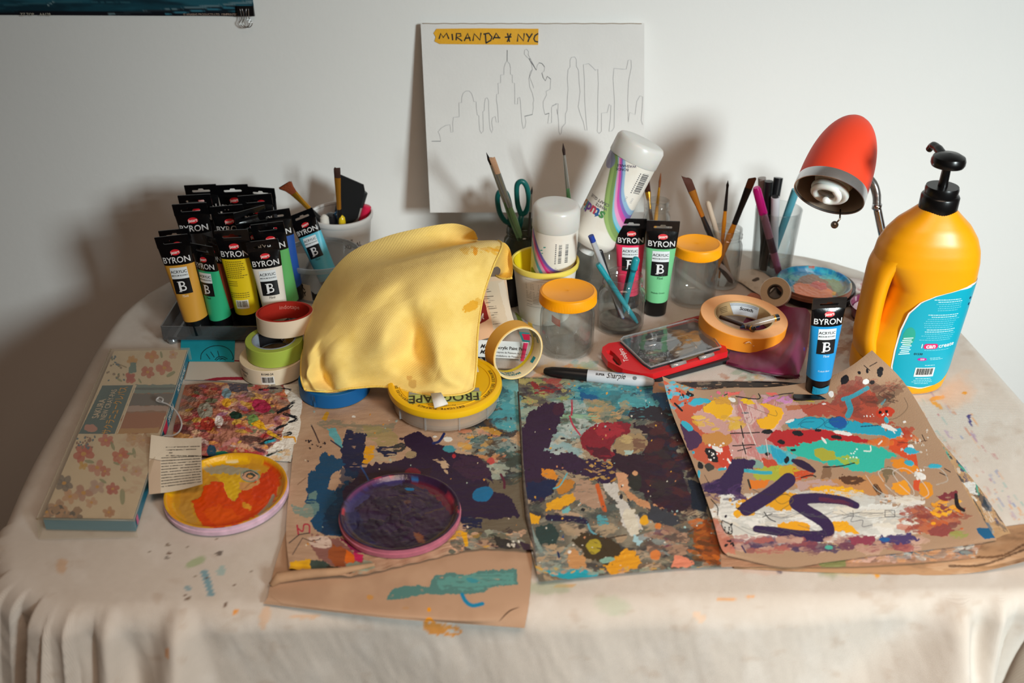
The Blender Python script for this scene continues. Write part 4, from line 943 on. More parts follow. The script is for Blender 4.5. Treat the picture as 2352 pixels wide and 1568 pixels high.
# ================================================================== ROUND TAPE TUB (green and yellow lettering)
tb2 = thing('tape_tub', 'round clear tub with yellow lid and printed tape label', 'tub', C(1024, 926, .0050)); tb2.scale = (1.19, 1.19, 1.0)
RT = .0600
obj('tub_wall', lathe([(0, 0), (RT-.008, 0), (RT-.004, .003), (RT-.003, .028), (RT-.005, .028), (RT-.006, .004), (0, .002)], 96, 'tub_wall', thin_glass((.92, .86, .78), .12, .1, 'tub_plastic', .7, .30, (.75, .65, .55))), None, tb2)
obj('tape_inside', lathe([(.036, .003), (RT-.012, .003), (RT-.012, .026), (.036, .026), (.036, .003)], 64, 'tape_inside', mat('e8b05a', .6)), None, tb2)
for k in range(10):
    a = k*.628; obj('rib', box(.0012, .002, .022, 'rib', CLEARP), None, tb2, loc=((RT-.003)*math.cos(a), (RT-.003)*math.sin(a), .014), rot=Quaternion((0, 0, 1), a+math.pi/2))
YT = mat('f0bd12', .35, bump=.08, bscale=40, spec=.5)
obj('lid', lathe([(RT-.001, .024), (RT+.001, .0245), (RT+.0018, .028), (RT+.001, .033), (RT-.002, .0345), (RT-.004, .0345), (RT-.005, .0330), (RT-.012, .0325), (0, .0325)], 96, 'lid', YT), None, tb2)
z_ = .0331
ftub = lambda u, v: (u, v, z_)
ftub2 = lambda u, v: (u, v, z_+.0004)
obj('lid_ring', lathe([(.0485, .0326), (.0487, .0334), (.0492, .0334), (.0494, .0326)], 96, 'lid_ring', YT), None, tb2)
panel([(-.036, -.043), (.039, -.036), (.040, -.019), (-.037, -.026)], ftub, mat('b2c070', .5), tb2, 'label_panel', 1)
panel([(-.037, -.0255), (.038, -.0185), (.037, -.0115), (-.037, -.0185)], ftub, mat('8f9490', .5), tb2, 'label_panel', 1)
lettering([('FROGTAPE', .0205, .001, -.031, math.pi+.09, .012, .74)], ftub2, mat('1c2220', .5), tb2)
lettering([('Keeps Paint Sharp.', .0068, .0, -.0185, math.pi+.09, .005)], ftub2, mat('e9ebe6', .5), tb2)
def arc_text(s, size, r, a0, step, fn, m, parent, flip=False):
    its = []
    for i, ch in enumerate(s):
        if ch == ' ': continue
        a = a0+step*i; its.append((ch, size, r*math.sin(a), -r*math.cos(a), a if not flip else a+math.pi, .015))
    lettering(its, fn, m, parent)
arc_text('DELICATE SURFACE', .0046, .0522, .42, -.060, ftub2, mat('3a3010', .6), tb2, True)
arc_text("Painter's Tape", .0030, .0470, .28, -.045, ftub2, mat('3a3010', .6), tb2, True)
arc_text('SURFACES DELICATES', .0044, .0522, 2.0, -.060, ftub2, mat('3a3010', .6), tb2, True)
arc_text('SUPERFICIES DELICADAS', .0044, .0522, -.62, -.060, ftub2, mat('3a3010', .6), tb2, True)
panel([(.012, .018), (.036, .020), (.034, .034), (.012, .032)], ftub, mat('f0ecdc', .5), tb2, 'label_panel', 1)
rects([(.014, .033, .021+.0035*k, .0225+.0035*k) for k in range(3)], ftub2, mat('222'*2, .6), tb2)
rects([(.004, .034, .009+.003*k, .0099+.003*k) for k in range(2)], ftub2, mat('4a4020', .6), tb2, 'print_lines', 3)

# ================================================================== YELLOW CLOTH
def towel():
    ctrl = [
     [(697, 800, .034), (702, 742, .060), (740, 655, .085), (800, 583, .115), (880, 545, .132), (962, 524, .144), (1040, 513, .150), (1085, 527, .147), (1098, 548, .140)],
     [(694, 812, .040), (706, 752, .070), (760, 660, .100), (830, 606, .120), (912, 590, .126), (980, 574, .126), (1044, 560, .122), (1080, 557, .120), (1099, 552, .120)],
     [(692, 824, .042), (712, 764, .076), (778, 678, .112), (858, 628, .135), (930, 602, .150), (992, 584, .160), (1052, 567, .166), (1112, 557, .168), (1152, 557, .164)],
     [(691, 845, .040), (722, 792, .078), (792, 712, .112), (872, 668, .138), (944, 640, .152), (1006, 622, .160), (1062, 610, .162), (1106, 606, .160), (1133, 612, .156)],
     [(691, 862, .037), (728, 820, .066), (802, 762, .100), (876, 722, .118), (946, 698, .136), (1000, 684, .140), (1052, 678, .136), (1090, 676, .128), (1110, 680, .122)],
     [(693, 876, .033), (724, 848, .052), (806, 810, .076), (884, 782, .098), (944, 762, .094), (998, 752, .108), (1048, 750, .104), (1082, 752, .098), (1098, 760, .094)],
     [(696, 886, .031), (735, 872, .034), (802, 846, .056), (880, 828, .068), (944, 812, .064), (1004, 816, .082), (1050, 820, .070), (1080, 826, .066), (1095, 832, .064)],
     [(699, 892, .030), (745, 893, .030), (812, 876, .036), (880, 864, .044), (940, 868, .046), (1000, 876, .052), (1048, 880, .048), (1076, 876, .046), (1091, 872, .046)],
     [(701, 896, .028), (750, 899, .026), (818, 891, .030), (878, 888, .034), (940, 900, .037), (1000, 908, .039), (1046, 907, .040), (1072, 902, .041), (1088, 893, .041)],
    ]
    nu, nv = 330, 330
    g = pxpatch(ctrl, nu, nv)
    # soft ripples and sag between the control points
    U, V_ = np.meshgrid(np.linspace(0, 1, nu), np.linspace(0, 1, nv))
    rip = .0022*(fbm(U*7+V_*3, V_*5, 3, 3)-.5) + .004*(fbm(U*3-V_*2, V_*3+U, 8, 2)-.5)
    edge = np.minimum(np.minimum(U, 1-U), np.minimum(V_, 1-V_))*8; rip *= np.clip(edge, .15, 1)
    g[..., 1] -= rip*.8; g[..., 2] += rip*.6
    # folds: hollow running down on the left, dent in the middle, lobe at lower right
    def ridge(u0, v0, u1, v1, wd, amp):
        dx, dy = u1-u0, v1-v0; t = np.clip(((U-u0)*dx+(V_-v0)*dy)/(dx*dx+dy*dy), 0, 1)
        d = np.hypot(U-u0-t*dx, V_-v0-t*dy); return amp*np.exp(-(d/wd)**2)*np.sin(np.pi*np.clip(t, .12, .88))
    fold = ridge(.13, .42, .155, 1.06, .022, -.017)+ridge(.19, .42, .22, 1.0, .035, .009)+ridge(.07, .35, .08, 1.05, .025, .009)
    fold += ridge(.46, .42, .56, .86, .040, -.013)+ridge(.60, .82, .86, .90, .05, .010)+ridge(.36, .42, .40, .80, .06, .009)
    fold += ridge(.30, .30, .45, .42, .05, .005)+ridge(.45, .27, .75, .30, .03, -.003)+ridge(.52, .72, .66, .88, .035, -.006)
    g[..., 1] -= fold*.75; g[..., 2] += fold*.55
    def tp_(p):
        p.mottle('e2bd5c', 60, .5, .3, .5)
        p.dabs(1060, 566, 1145, 582, 16, 3, 7, ['eeb21a', 'f0a810', 'e8b838'], 21, a=.8, dry=.3); p.blob(1092, 577, 5, 9, 'f0a00c', 0, .3, .9)
        p.blob(1080, 705, 18, 11, 'e2a21a', -25, .5, .85); p.blob(1098, 692, 8, 8, 'd9a02a', 0, .5, .6); p.blob(948, 881, 10, 9, 'c99a4c', 30, .5, .6); p.blob(940, 868, 6, 5, 'd09a4a', 0, .5, .6)
    flat_ = np.stack([U.ravel()*.33, V_.ravel()*.33], 1)
    root = thing('yellow_cloth', 'crumpled yellow microfibre cloth draped in the middle of the table', 'cloth')
    tm_ = weave_mat('VCOL', 150, .5, .95, .12, diag=True, dist=.00035)
    painted_grid('cloth_sheet', g, tm_, root, tp_, 'fcdd84', 0, flat_)
    # stitched hem cord all round
    edge_ = [g[-1, k] for k in range(0, nu, 4)] + [g[k, -1] for k in range(nv-1, 70, -4)]
    hm = mat('f0cc62', .9, bump=1, bscale=500)
    obj('hem', tube([Vector(p) for p in edge_], .0013, 8, 'hem', hm), None, root)
    obj('hem', tube([Vector(g[k, 0]) for k in range(0, nv, 5)], .0012, 8, 'hem', hm), None, root)
    # curled flap at the right corner
    c2 = [[(1151, 557, .165), (1160, 558, .160), (1171, 572, .150), (1177, 600, .138), (1178, 622, .126), (1176, 638, .118)],
          [(1146, 572, .162), (1157, 572, .152), (1166, 584, .142), (1171, 606, .130), (1170, 628, .121), (1163, 640, .115)],
          [(1139, 594, .158), (1150, 592, .146), (1158, 602, .136), (1161, 618, .126), (1158, 630, .119), (1150, 638, .114)],
          [(1132, 616, .154), (1142, 612, .144), (1149, 618, .134), (1149, 626, .126), (1146, 630, .119), (1138, 632, .114)]]
    g2_ = pxpatch(c2, 60, 50)
    U2, V2 = np.meshgrid(np.linspace(0, .06, 60), np.linspace(0, .06, 50))
    painted_grid('cloth_flap', g2_, tm_, root, lambda p: (p.mottle('d9a840', 30, .5, .3, .6), p.blob(1160, 634, 20, 7, 'e3a52a', -10, .4, .7)), 'e8bf5c', 0, np.stack([U2.ravel(), V2.ravel()], 1))
    obj('hem', tube([Vector(g2_[k, -1]) for k in range(0, 50, 3)], .0016, 8, 'hem', hm), None, root)
    a, b, c, d = at(989, 903, .049), at(1013, 901, .049), at(1029, 928, .0425), at(998, 937, .0425)
    obj('care_tag', mesh('care_tag', [a, b, c+Vector((0, 0, .001)), d+Vector((0, 0, .001))]+[v+Vector((0, 0, -.0005)) for v in (a, b, c, d)], [(0, 1, 2, 3), (7, 6, 5, 4), (0, 4, 5, 1), (1, 5, 6, 2), (2, 6, 7, 3), (3, 7, 4, 0)], mat('e6e4de', .6)), None, root, label='white care tag')
towel()

# ================================================================== DESK LAMP
apex = atY(1967, 283, 1.345); lax = Vector((-.297, -.866, -.401)).normalized(); lL = .124
_rim = atY(1904, 447, 1.245); _bk = (CAM-_rim).normalized(); _k = (_rim-CAM).length
_di = (ray(1904, 447).normalized()-ray(1966, 285).normalized()); _di = (_di-_bk*_di.dot(_bk)).normalized()
lax = (_di*.875+_bk*.485).normalized(); apex = _rim - lax*lL
def lamp():
    rimc = None
    t = thing('desk_lamp', 'orange-red desk lamp with chrome rim, gooseneck and spiral bulb', 'lamp', at(2080, 676, 0))
    base = at(2080, 676, 0)
    q = dirq(-lax)         # local +z points to the apex
    rim = apex + lax*lL; R = .0465
    OR_ = mat('f0482a', .5, spec=.35)
    prof = []
    for k in range(26):
        s = k/25; prof.append((R*math.sqrt(max(0, 1-(s)**2.35))*(1), .0125+(lL-.0125)*s))
    sh = lathe(prof, 72, 'shade', OR_); o = obj('shade', sh, None, t, loc=rim-Vector(base), rot=q)
    ins = [(r*.965, z-.002) for r, z in prof]; ins[-1] = (0, prof[-1][1]-.003)
    obj('shade_lining', lathe([(R*.985, .002)]+ins, 72, 'shade_lining', mat('9a8674', .5, .2)), None, o)
    obj('chrome_rim', lathe([(R*.985, -.001), (R*1.012, -.001), (R*1.016, .002), (R*1.01, .0115), (R*1.003, .0135)], 72, 'chrome_rim', mat('d8d8da', .22, .85)), None, o)
    # bulb: socket collar and coiled tube
    obj('bulb_base', lathe([(0, .085), (.017, .085), (.0235, .050), (.0255, .020), (.023, .015), (0, .015)], 40, 'bulb_base', mat('d9d2c4', .45)), None, t, loc=rim-Vector(base), rot=q)
    P = []
    for k in range(96):
        a = k/95*2*math.pi*2.3; rr = .0220-.0012*a/6.28; zz = .010-.0062*a/6.28
        if k > 72: f = (k-72)/23; rr = .0175*(1-f)+.002*f; zz -= .004*f
        P.append((rr*math.cos(a), rr*math.sin(a), zz))
    obj('spiral_bulb', tube(P, .0047, 12, 'spiral_bulb', mat('f6f3ee', .3, spec=.5, subs=.3)), None, t, loc=rim-Vector(base), rot=q)
    # switch stem and ball below the rim
    b0 = atY(1929, 503, rim.y+.01); b1 = atY(1917, 516, rim.y+.008)
    obj('switch_stem', tube([b0+Vector((.002, .01, .01))-base, b0-base, b1-base], .0012, 8, 'switch_stem', CHROME), None, t)
    bm = bmesh.new(); bmesh.ops.create_uvsphere(bm, u_segments=20, v_segments=12, radius=.0052); me = bpy.data.meshes.new('switch_ball'); bm.to_mesh(me); bm.free()
    me.polygons.foreach_set('use_smooth', [True]*len(me.polygons)); obj('switch_ball', me, mat('8a8680', .3, .8), t, loc=b1-base)
    # arm
    A = [atY(1985, 400, 1.385), atY(2004, 420, 1.40), atY(2013, 446, 1.405), atY(2014, 474, 1.40)]
    B = [atY(2014, 474, 1.40), atY(2032, 560, 1.385), atY(2052, 640, 1.37), Vector((base.x-.004, base.y+.0, T+.012))]
    gp = [v-base for v in (Vector(x) for x in cr(A, 10))]
    L = len(gp); obj('gooseneck', tube(cr(gp, 6), [.0058+(.0007 if k % 4 < 2 else 0) for k in range(len(cr(gp, 6)))], 14, 'gooseneck', mat('9a9694', .25, .9)), None, t)
    obj('arm', tube([v-base for v in (Vector(x) for x in cr(B, 8))], .0062, 16, 'arm', CHROME), None, t)
    obj('arm_collar', tube([B[0]-base+Vector((0, 0, .004)), B[0]-base-Vector((0, 0, .004))], .0072, 16, 'arm_collar', CHROME), None, t)
    obj('foot_disc', lathe([(0, 0), (.033, 0), (.034, .004), (.031, .010), (.012, .014), (0, .014)], 48, 'foot_disc', mat('8d8d90', .3, .8)), None, t)
lamp()

# ================================================================== BIG PAINT BOTTLE
bp_ = Vector((.5256, 1.127+.02, T))
pb_ = thing('paint_bottle', 'large yellow paint bottle with black pump and turquoise label', 'bottle', bp_, Quaternion((0, 0, 1), -.06), scale=1.0)
HB = .252
def bw(z):      # left x, right x, half depth
    R_ = np.interp(z, [0, .004, .02, .06, .12, .165, .185, .20, .215, .23, .242, .252], [.048, .054, .0570, .0585, .0620, .0640, .0632, .0605, .0545, .0440, .0310, .0205])
    Lf = np.interp(z, [0, .004, .02, .045, .075, .10, .13, .15, .168, .185, .20, .215, .23, .242, .252], [.056, .063, .0680, .0690, .0640, .0490, .0400, .0390, .0500, .0645, .0625, .0560, .0450, .0310, .0205])
    Dp = np.interp(z, [0, .004, .02, .06, .12, .165, .185, .20, .215, .23, .242, .252], [.036, .040, .0430, .0445, .0455, .0460, .0455, .0435, .040, .034, .027, .0205])
    return Lf, R_, Dp
def bpt(a, z, off=0):
    Lf, R_, Dp = bw(z); c, s = math.cos(a), math.sin(a); n = .82
    hw = R_ if c >= 0 else Lf
    return (math.copysign(abs(c)**n, c)*(hw+off), math.copysign(abs(s)**n, s)*(Dp+off), z)
V = []; nz, na = 84, 88
for i in range(nz):
    z = HB*i/(nz-1)
    for k in range(na): V.append(bpt(2*math.pi*k/na, z))
YB = mat('f2a30c', .35, bump=.12, bscale=35, spec=.5, var=.05, vscale=14, subs=.12)
Fb = [tuple(f) for f in gridfaces(na, nz, True)]+[tuple(range(na))[::-1], tuple(range((nz-1)*na, nz*na))]
obj('bottle_body', sharpm(mesh('bottle_body', V, Fb, YB)), None, pb_)
# handle: strap down the left side
hp = cr([(-.044, .0, .190), (-.0535, -.002, .172), (-.0570, -.003, .148), (-.0580, -.003, .118), (-.0580, -.003, .092), (-.0560, -.003, .070), (-.050, 0, .050)], 8)
V = []; n = 20
for i, (p, t_, nn, b_) in enumerate(frames(hp)):
    for k in range(n):
        a = 2*math.pi*k/n; cx_, sy_ = math.cos(a), math.sin(a)
        V.append(Vector((p.x+.0135*cx_*(1+.35*(abs(i/(len(hp)-1)-.5)*2)**2), p.y+.0285*sy_*(1+.25*(abs(i/(len(hp)-1)-.5)*2)**2), p.z)))
obj('handle', mesh('handle', V, gridfaces(n, len(hp), True), YB), None, pb_)
# front surface map: u = x on the front
def bf(u, v, off=.0004):
    Lf, R_, Dp = bw(v); hw = (R_ if u >= 0 else max(Lf, .058))+off; c = max(-1, min(1, u/hw)); ca = abs(c)**(1/.82); s = math.sqrt(max(0, 1-ca*ca))
    return (u, -(Dp+off)*s**.82, v)
def label_rows(lo_, hi, z0, z1, off, m, name, n=60, mcol=28):
    V = []
    for i in range(n):
        z = z0+(z1-z0)*i/(n-1); a, b = lo_(z), hi(z)
        for k in range(mcol):
            V.append(bf(a+(b-a)*k/(mcol-1), z, off))
    return obj(name, mesh(name, V, gridfaces(mcol, n), m), None, pb_)
def Lz(z, g=0):     # label left edge: round bottom, sweeping top
    zz = np.interp(z, [.0145-g, .0175, .024, .034, .046, .07, .10, .125, .142, .152, .158, .1615+g*1.3], [.014, -.006, -.018, -.0245, -.0275, -.0280, -.0262, -.0215, -.010, .008, .030, .0560])
    return float(zz)-g
def Rz(z, g=0):
    return float(np.interp(z, [.0145-g, .0175, .022, .028, .036, .06, .17], [.016, .034, .043, .049, .0525, .0575, .0630]))+g*.3
label_rows(lambda z: Lz(z, .0022), lambda z: Rz(z, .002), .0125, .1640, .0004, mat('efece4', .4), 'label_border')
lab_ = label_rows(lambda z: Lz(z), lambda z: Rz(z), .0148, .1608, .0008, mat('12a5bd', .35, spec=.5), 'label')
wf_ = lambda u, v: bf(u, v, .0011); LW = mat('d4eef0', .5); LB = mat('7fd0dc', .5)
wf3 = lambda u, v: bf(u, v, .0014)
its = []; bold = []
for blk, (ztop, n) in enumerate(((.146, 6), (.1245, 7), (.103, 6))):
    for k in range(n):
        z = ztop-.0030*k; w0, w1 = (.018-.016*rnd.random()*(k > 0) if 0 else -.004+rnd.random()*.010), .044-rnd.random()*.008
        (bold if k < 2 else its).append((w0+.006*(blk == 0), w1, z, z+(.0009 if k < 2 else .0007)))
def dash(L, n=11):
    o = []
    for a, b, c, d in L:
        x = a
        while x < b:
            w2 = rnd.uniform(.0015, .004); o.append((x, min(b, x+w2), c, d)); x += w2+.0006
    return o
rects(dash(bold), wf_, LW, lab_, 'print_lines'); rects(dash(its), wf_, LB, lab_, 'print_lines')
lettering([('I', .0085, .0022, .0790, .02, .01), ('create', .0085, .0345, .0795, .04, .012)], wf_, mat('f2f6f6', .5), lab_)
panel(rrect(.0185, .0078, .0035, 4, .0135, .0790), wf_, mat('e0286c', .4), lab_, 'label_badge', 2); lettering([('can', .0090, .0135, .0793, .02, .025)], wf3, mat('ffffff', .5), lab_)
rects(dash([(.006, .040, .0728, .0736)]), wf_, LB, lab_, 'print_lines')
lettering([('01530', .0044, .0, .0672, 0, .02)], wf_, mat('103a44', .6), lab_)
panel(ell(.0060, .0024, 16, .0065, .0595), wf_, mat('c0259c', .4), lab_, 'label_badge', 1); lettering([('500', .0036, .0065, .0595, 0, .02)], wf3, WHITE, lab_)
rects(dash([(.016, .030, .061, .0615), (.017, .034, .0588, .0593), (.012, .025, .0498, .0505)]), wf_, LW, lab_, 'print_lines')
barcode(.001, .0265, .0325, .0465, wf_, lab_, wf3, mat('1a2a30', .5), True, 8)
rects(dash([(.004, .024, .0290, .0298), (.002, .026, .0265, .0270), (.000, .027, .0240, .0245), (.004, .022, .0215, .0220)]), wf_, LW, lab_, 'print_lines')
for k in range(9): rects([(-.0245+.001*(k % 3), -.0110-.0015*(k % 2), .0655+.0029*k, .0669+.0029*k)], lambda u, v: bf(u, v+(u+.02)*.18, .0012), mat('dff2f0', .5), lab_, 'paint_swatch_print')
panel(ell(.0075, .014, 20, -.0165, .092), lambda u, v: bf(u, v, .0009), mat('2ba58e', .5), lab_, 'paint_swatch_print', 2)
panel(ell(.0014, .0018, 12, .0535, .143), wf_, mat('142a5a', .5), lab_, 'label_dot', 1); panel(ell(.0014, .0020, 12, .0540, .134), wf_, mat('142a5a', .5), lab_, 'label_dot', 1)
# pump
BK = mat('0b0b0c', .28, spec=.5)
V = []; pr = [(0, .246), (.0215, .246), (.0225, .248), (.0225, .266), (.0215, .268), (.0195, .269), (.0200, .276), (.0190, .279), (.006, .279), (0, .279)]
for r_, z in pr:
    for k in range(96):
        a = 2*math.pi*k/96; rr = r_+(.0003 if (k % 2 and .247 < z < .267) else 0); V.append((max(rr, 1e-5)*math.cos(a), max(rr, 1e-5)*math.sin(a), z))
obj('pump_collar', sharpm(mesh('pump_collar', V, gridfaces(96, len(pr), True), BK)), None, pb_)
obj('pump_stem', lathe([(.0060, .278), (.0055, .285), (.0052, .300), (.0068, .306), (0, .307)], 24, 'pump_stem', BK), None, pb_)
obj('pump_head', lathe([(0, .3035), (.010, .3035), (.0185, .3045), (.0200, .3075), (.0200, .3120), (.0185, .3160), (.012, .3195), (0, .3210)], 48, 'pump_head', BK), None, pb_)
obj('pump_nozzle', tube(cr([(-.004, .010, .314), (-.006, .028, .317), (-.008, .040, .316), (-.009, .046, .309)], 6), [.0055]*6+[.005]*6+[.0042]*7, 14, 'pump_nozzle', BK), None, pb_)

# ================================================================== SHARP MARKER, TOOL CASE, POUCH
rod('marker', 'black and grey permanent marker lying in front of the lidded jar', 'marker', at(1503, 878, .0085), at(1249, 852, .0085),
    [('barrel', mat('bfc3c9', .4), [(0, .0025), (.012, .0050), (.10, .0078), (.30, .0084), (.60, .0084)]), ('cap', mat('141416', .35), [(.60, .0086), (.80, .0080), (.93, .0070), (.985, .0050), (1, .003)])], yaw=0)
mk = [o for o in bpy.data.objects if o.get('label', '').startswith('black and grey permanent')][0]
A_, B_ = Vector(at(1503, 878, .0085)), Vector(at(1249, 852, .0085)); dX = (A_-B_).normalized(); upv = Vector((0, -.5, .866)); up2 = (upv-dX*upv.dot(dX)).normalized(); sd = dX.cross(up2)
qi = mk.rotation_quaternion.inverted()
def mf(u, v, off=.0002):       # u along the barrel (towards its tail), v around
    a = v/.0084; w3 = B_+dX*u+(up2*math.cos(a)-sd*math.sin(a)*1)*(.0085+off) if False else B_+dX*u+(up2*math.cos(a)+dX.cross(up2)*-math.sin(a)*-1*-1)*(.0086+off)
    return qi @ (w3-A_)
vs = 1 if sd.y > 0 else -1
def mf(u, v, off=.0002):
    a = v/.0084; w3 = B_+dX*u+(up2*math.cos(a)+sd*vs*math.sin(a))*(.0086+off); return qi @ (w3-A_)
lettering([('SUPER', .0042, .0775, -.001, 0, .025), ('Sharpie', .0105, .0985, -.001, .03, .004, .8, .35)], mf, mat('16171a', .5), mk)
panel([(.094, .004), (.100, .005), (.106, .0075), (.112, .0065), (.107, .005), (.100, .0035)], mf, mat('1d6f9c', .5), mk, 'logo_stroke', 1)
panel(ell(.0026, .0026, 16, .124, -.001), mf, mat('6a6f74', .6), mk, 'seal_print', 0)

def toolcase():
    # plane of the case top
    P0 = [(1381, 800), (1405, 782), (1440, 778), (1600, 733), (1640, 738), (1672, 812), (1500, 861), (1470, 860), (1395, 826)]
    o_ = at(1440, 812, 0); ex = (at(1660, 808, 0)-at(1480, 862, 0)).normalized(); 
    yw = math.atan2(ex.y, ex.x); t = thing('tool_case', 'red tool case with clear window and hanging slot, small tools inside', 'tool case', at(1480, 862, 0), Quaternion((0, 0, 1), yw))
    A = at(1480, 862, 0); ey = Vector((-ex.y, ex.x, 0)); loc = lambda px, py, z=.016: (lambda p: ((p-A).dot(ex), (p-A).dot(ey)))(at(px, py, z))
    out = [loc(x, y) for x, y in ((1672, 806), (1500, 857), (1470, 856), (1430, 846), (1396, 828), (1382, 808), (1384, 796), (1398, 787), (1425, 783), (1452, 772), (1600, 736), (1632, 742), (1660, 780))][::-1]
    slot = [loc(x, y) for x, y in ((1392, 804), (1402, 803), (1412, 811), (1424, 824), (1428, 834), (1424, 839), (1416, 836), (1405, 823), (1408, 818), (1402, 814), (1396, 812))]
    RED = mat('cf2026', .3, spec=.5); DKG = mat('232427', .5)
    obj('shell', prism([out, slot], .006, .0155, 'shell', RED), None, t)
    ins = [loc(x, y) for x, y in ((1668, 812), (1502, 860), (1452, 775), (1605, 738))][::-1]
    obj('base_tray', prism([[loc(x, y, .003) for x, y in ((1676, 828), (1500, 876), (1468, 866), (1450, 790), (1605, 750))][::-1]], .0, .0058, 'base_tray', DKG), None, t)
    win = [loc(x, y, .018) for x, y in ((1655, 800), (1494, 846), (1478, 836), (1424, 784), (1432, 777), (1594, 736), (1612, 742))][::-1]
    obj('window_bed', prism([win], .0156, .0162, 'window_bed', mat('34363a', .6)), None, t)
    obj('window', prism([win], .0200, .0212, 'window', thin_glass((.96, .97, .98), .2, .03, 'case_window', .8, .03)), None, t)
    obj('window_edge', tube([Vector((x, y, .0205)) for x, y in win+[win[0]]], .0014, 8, 'window_edge', thin_glass((.7, .72, .75), .3, .03, 'case_edge', .5, .2)), None, t)
    f = lambda z: (lambda px, py: Vector((*loc(px, py, z), z)))
    g = f(.0178); TL = mat('a29a90', .35, .8); TB = mat('8f7a60', .4, .7)
    for i, (a, b, r, m_) in enumerate((((1476, 783), (1580, 758), .0026, TL), ((1482, 797), (1592, 768), .0022, CHROME), ((1485, 812), (1520, 806), .0022, TB), ((1500, 826), (1530, 820), .0022, TB), ((1536, 780), (1610, 764), .0024, TL), ((1545, 812), (1600, 796), .0030, TB), ((1575, 772), (1600, 800), .0030, TB))):
        obj('small_tool', tube([g(*a), g((a[0]*3+b[0])/4, (a[1]*3+b[1])/4), g(*b)], [r*.5, r, r*.9], 8, 'small_tool', m_), None, t)
    for i, pts in enumerate((((1536, 806), (1560, 788), (1602, 776), (1612, 786), (1590, 806), (1550, 820)), ((1490, 832), (1520, 822), (1528, 826), (1500, 838)), ((1560, 822), (1612, 806), (1618, 812), (1572, 828)))):
        obj('small_tool', prism([[loc(x, y, .018) for x, y in pts]], .0164, .0180, 'small_tool', TB), None, t)
    rects_ = [((1480+7*k, 842-2.0*k+(-3)), ) for k in range(0)]
    for a, b in (((1541, 841), (1574, 831)), ((1606, 823), (1638, 813))):
        A1, B1 = f(.017)(*a), f(.017)(*b); obj('latch', tube([A1, B1], .0030, 8, 'latch', mat('b9b4b2', .2, .3, trans=.3)), None, t)
    c0 = loc(1432, 815, .0156); dirx = Vector(loc(1440, 830, .0156))-Vector(loc(1424, 799, .0156)); an = math.atan2(dirx.y, dirx.x)
    lettering([('Toolpro', .0105, c0[0], c0[1], an+math.pi, .008)], lambda u, v: (u, v, .0158), mat('f0ecec', .5), t)
toolcase()
rod('red_pencil', 'red pen lying behind the tool case', 'pen', at(1532, 752, .005), at(1606, 732, .005), [('barrel', mat('b8352e', .4), [(0, .002), (.08, .0042), (.55, .0048)]), ('cap', mat('a62c28', .35), [(.56, .0054), (1, .0050)])])

def pouch():
    ctrl = [[(1742, 692, .007), (1780, 692, .009), (1812, 704, .018), (1850, 708, .018), (1862, 722, .006)],
            [(1706, 742, .006), (1750, 744, .008), (1796, 748, .010), (1838, 758, .024), (1858, 770, .006)],
            [(1680, 800, .006), (1730, 800, .010), (1780, 806, .016), (1822, 812, .022), (1850, 818, .005)],
            [(1668, 832, .004), (1716, 842, .011), (1762, 850, .016), (1806, 856, .014), (1834, 860, .004)],
            [(1672, 838, .001), (1716, 852, .001), (1764, 862, .001), (1808, 868, .001), (1836, 868, .001)]]
    g = pxpatch(ctrl, 90, 90); U, V_ = np.meshgrid(np.linspace(0, 1, 90), np.linspace(0, 1, 90))
    g[..., 2] += .004*(fbm(U*6, V_*4, 4, 3)-.5)*np.clip(np.minimum(U, 1-U)*8, 0, 1)
    t = thing('zip_pouch', 'translucent plum-coloured pouch with pens showing through, beside the orange tape', 'pouch')
    m = bpy.data.materials.new('mat_pouch'); m.use_nodes = True; nt = m.node_tree; b = nt.nodes['Principled BSDF']
    b.inputs['Base Color'].default_value = (*lin('8e2356'), 1); b.inputs['Roughness'].default_value = .42; b.inputs['Specular IOR Level'].default_value = .4; b.inputs['Sheen Weight'].default_value = .3
    tr = nt.nodes.new('ShaderNodeBsdfTransparent'); tr.inputs[0].default_value = (*lin('c04080'), 1); mx = nt.nodes.new('ShaderNodeMixShader'); mx.inputs[0].default_value = .42
    nt.links.new(b.outputs[0], mx.inputs[1]); nt.links.new(tr.outputs[0], mx.inputs[2]); nt.links.new(mx.outputs[0], nt.nodes['Material Output'].inputs[0])
    me = mesh('pouch_skin', g.reshape(-1, 3), gridfaces(90, 90, flip=True), m); obj('pouch_skin', me, None, t)
    lowr = pxpatch([[(x+(1760-x)*.03, y+(780-y)*.03, .0012) for x, y, z in r] for r in ctrl], 90, 90); obj('pouch_bottom', mesh('pouch_bottom', lowr.reshape(-1, 3), gridfaces(90, 90), mat('6e1840', .6)), None, t)
    obj('zip', tube([at(x, y, .006) for x, y in ((1672, 834), (1716, 846), (1764, 857), (1808, 862), (1836, 862))], .0022, 8, 'zip', mat('6a1a44', .5)), None, t)
    for lb, a, b_, c in (('orange marker showing through the plum pouch', (1778, 826), (1820, 772), 'e0642c'), ('red marker showing through the plum pouch', (1800, 834), (1836, 784), 'c8283c'), ('blue-ended pen in the corner of the plum pouch', (1814, 838), (1843, 800), '4a3aa8')):
        rod('pen', lb, 'pen', at(*a, .0065), at(*b_, .0085), [('barrel', mat(c, .4), [(0, .005), (.9, .0052), (1, .004)])])
pouch()
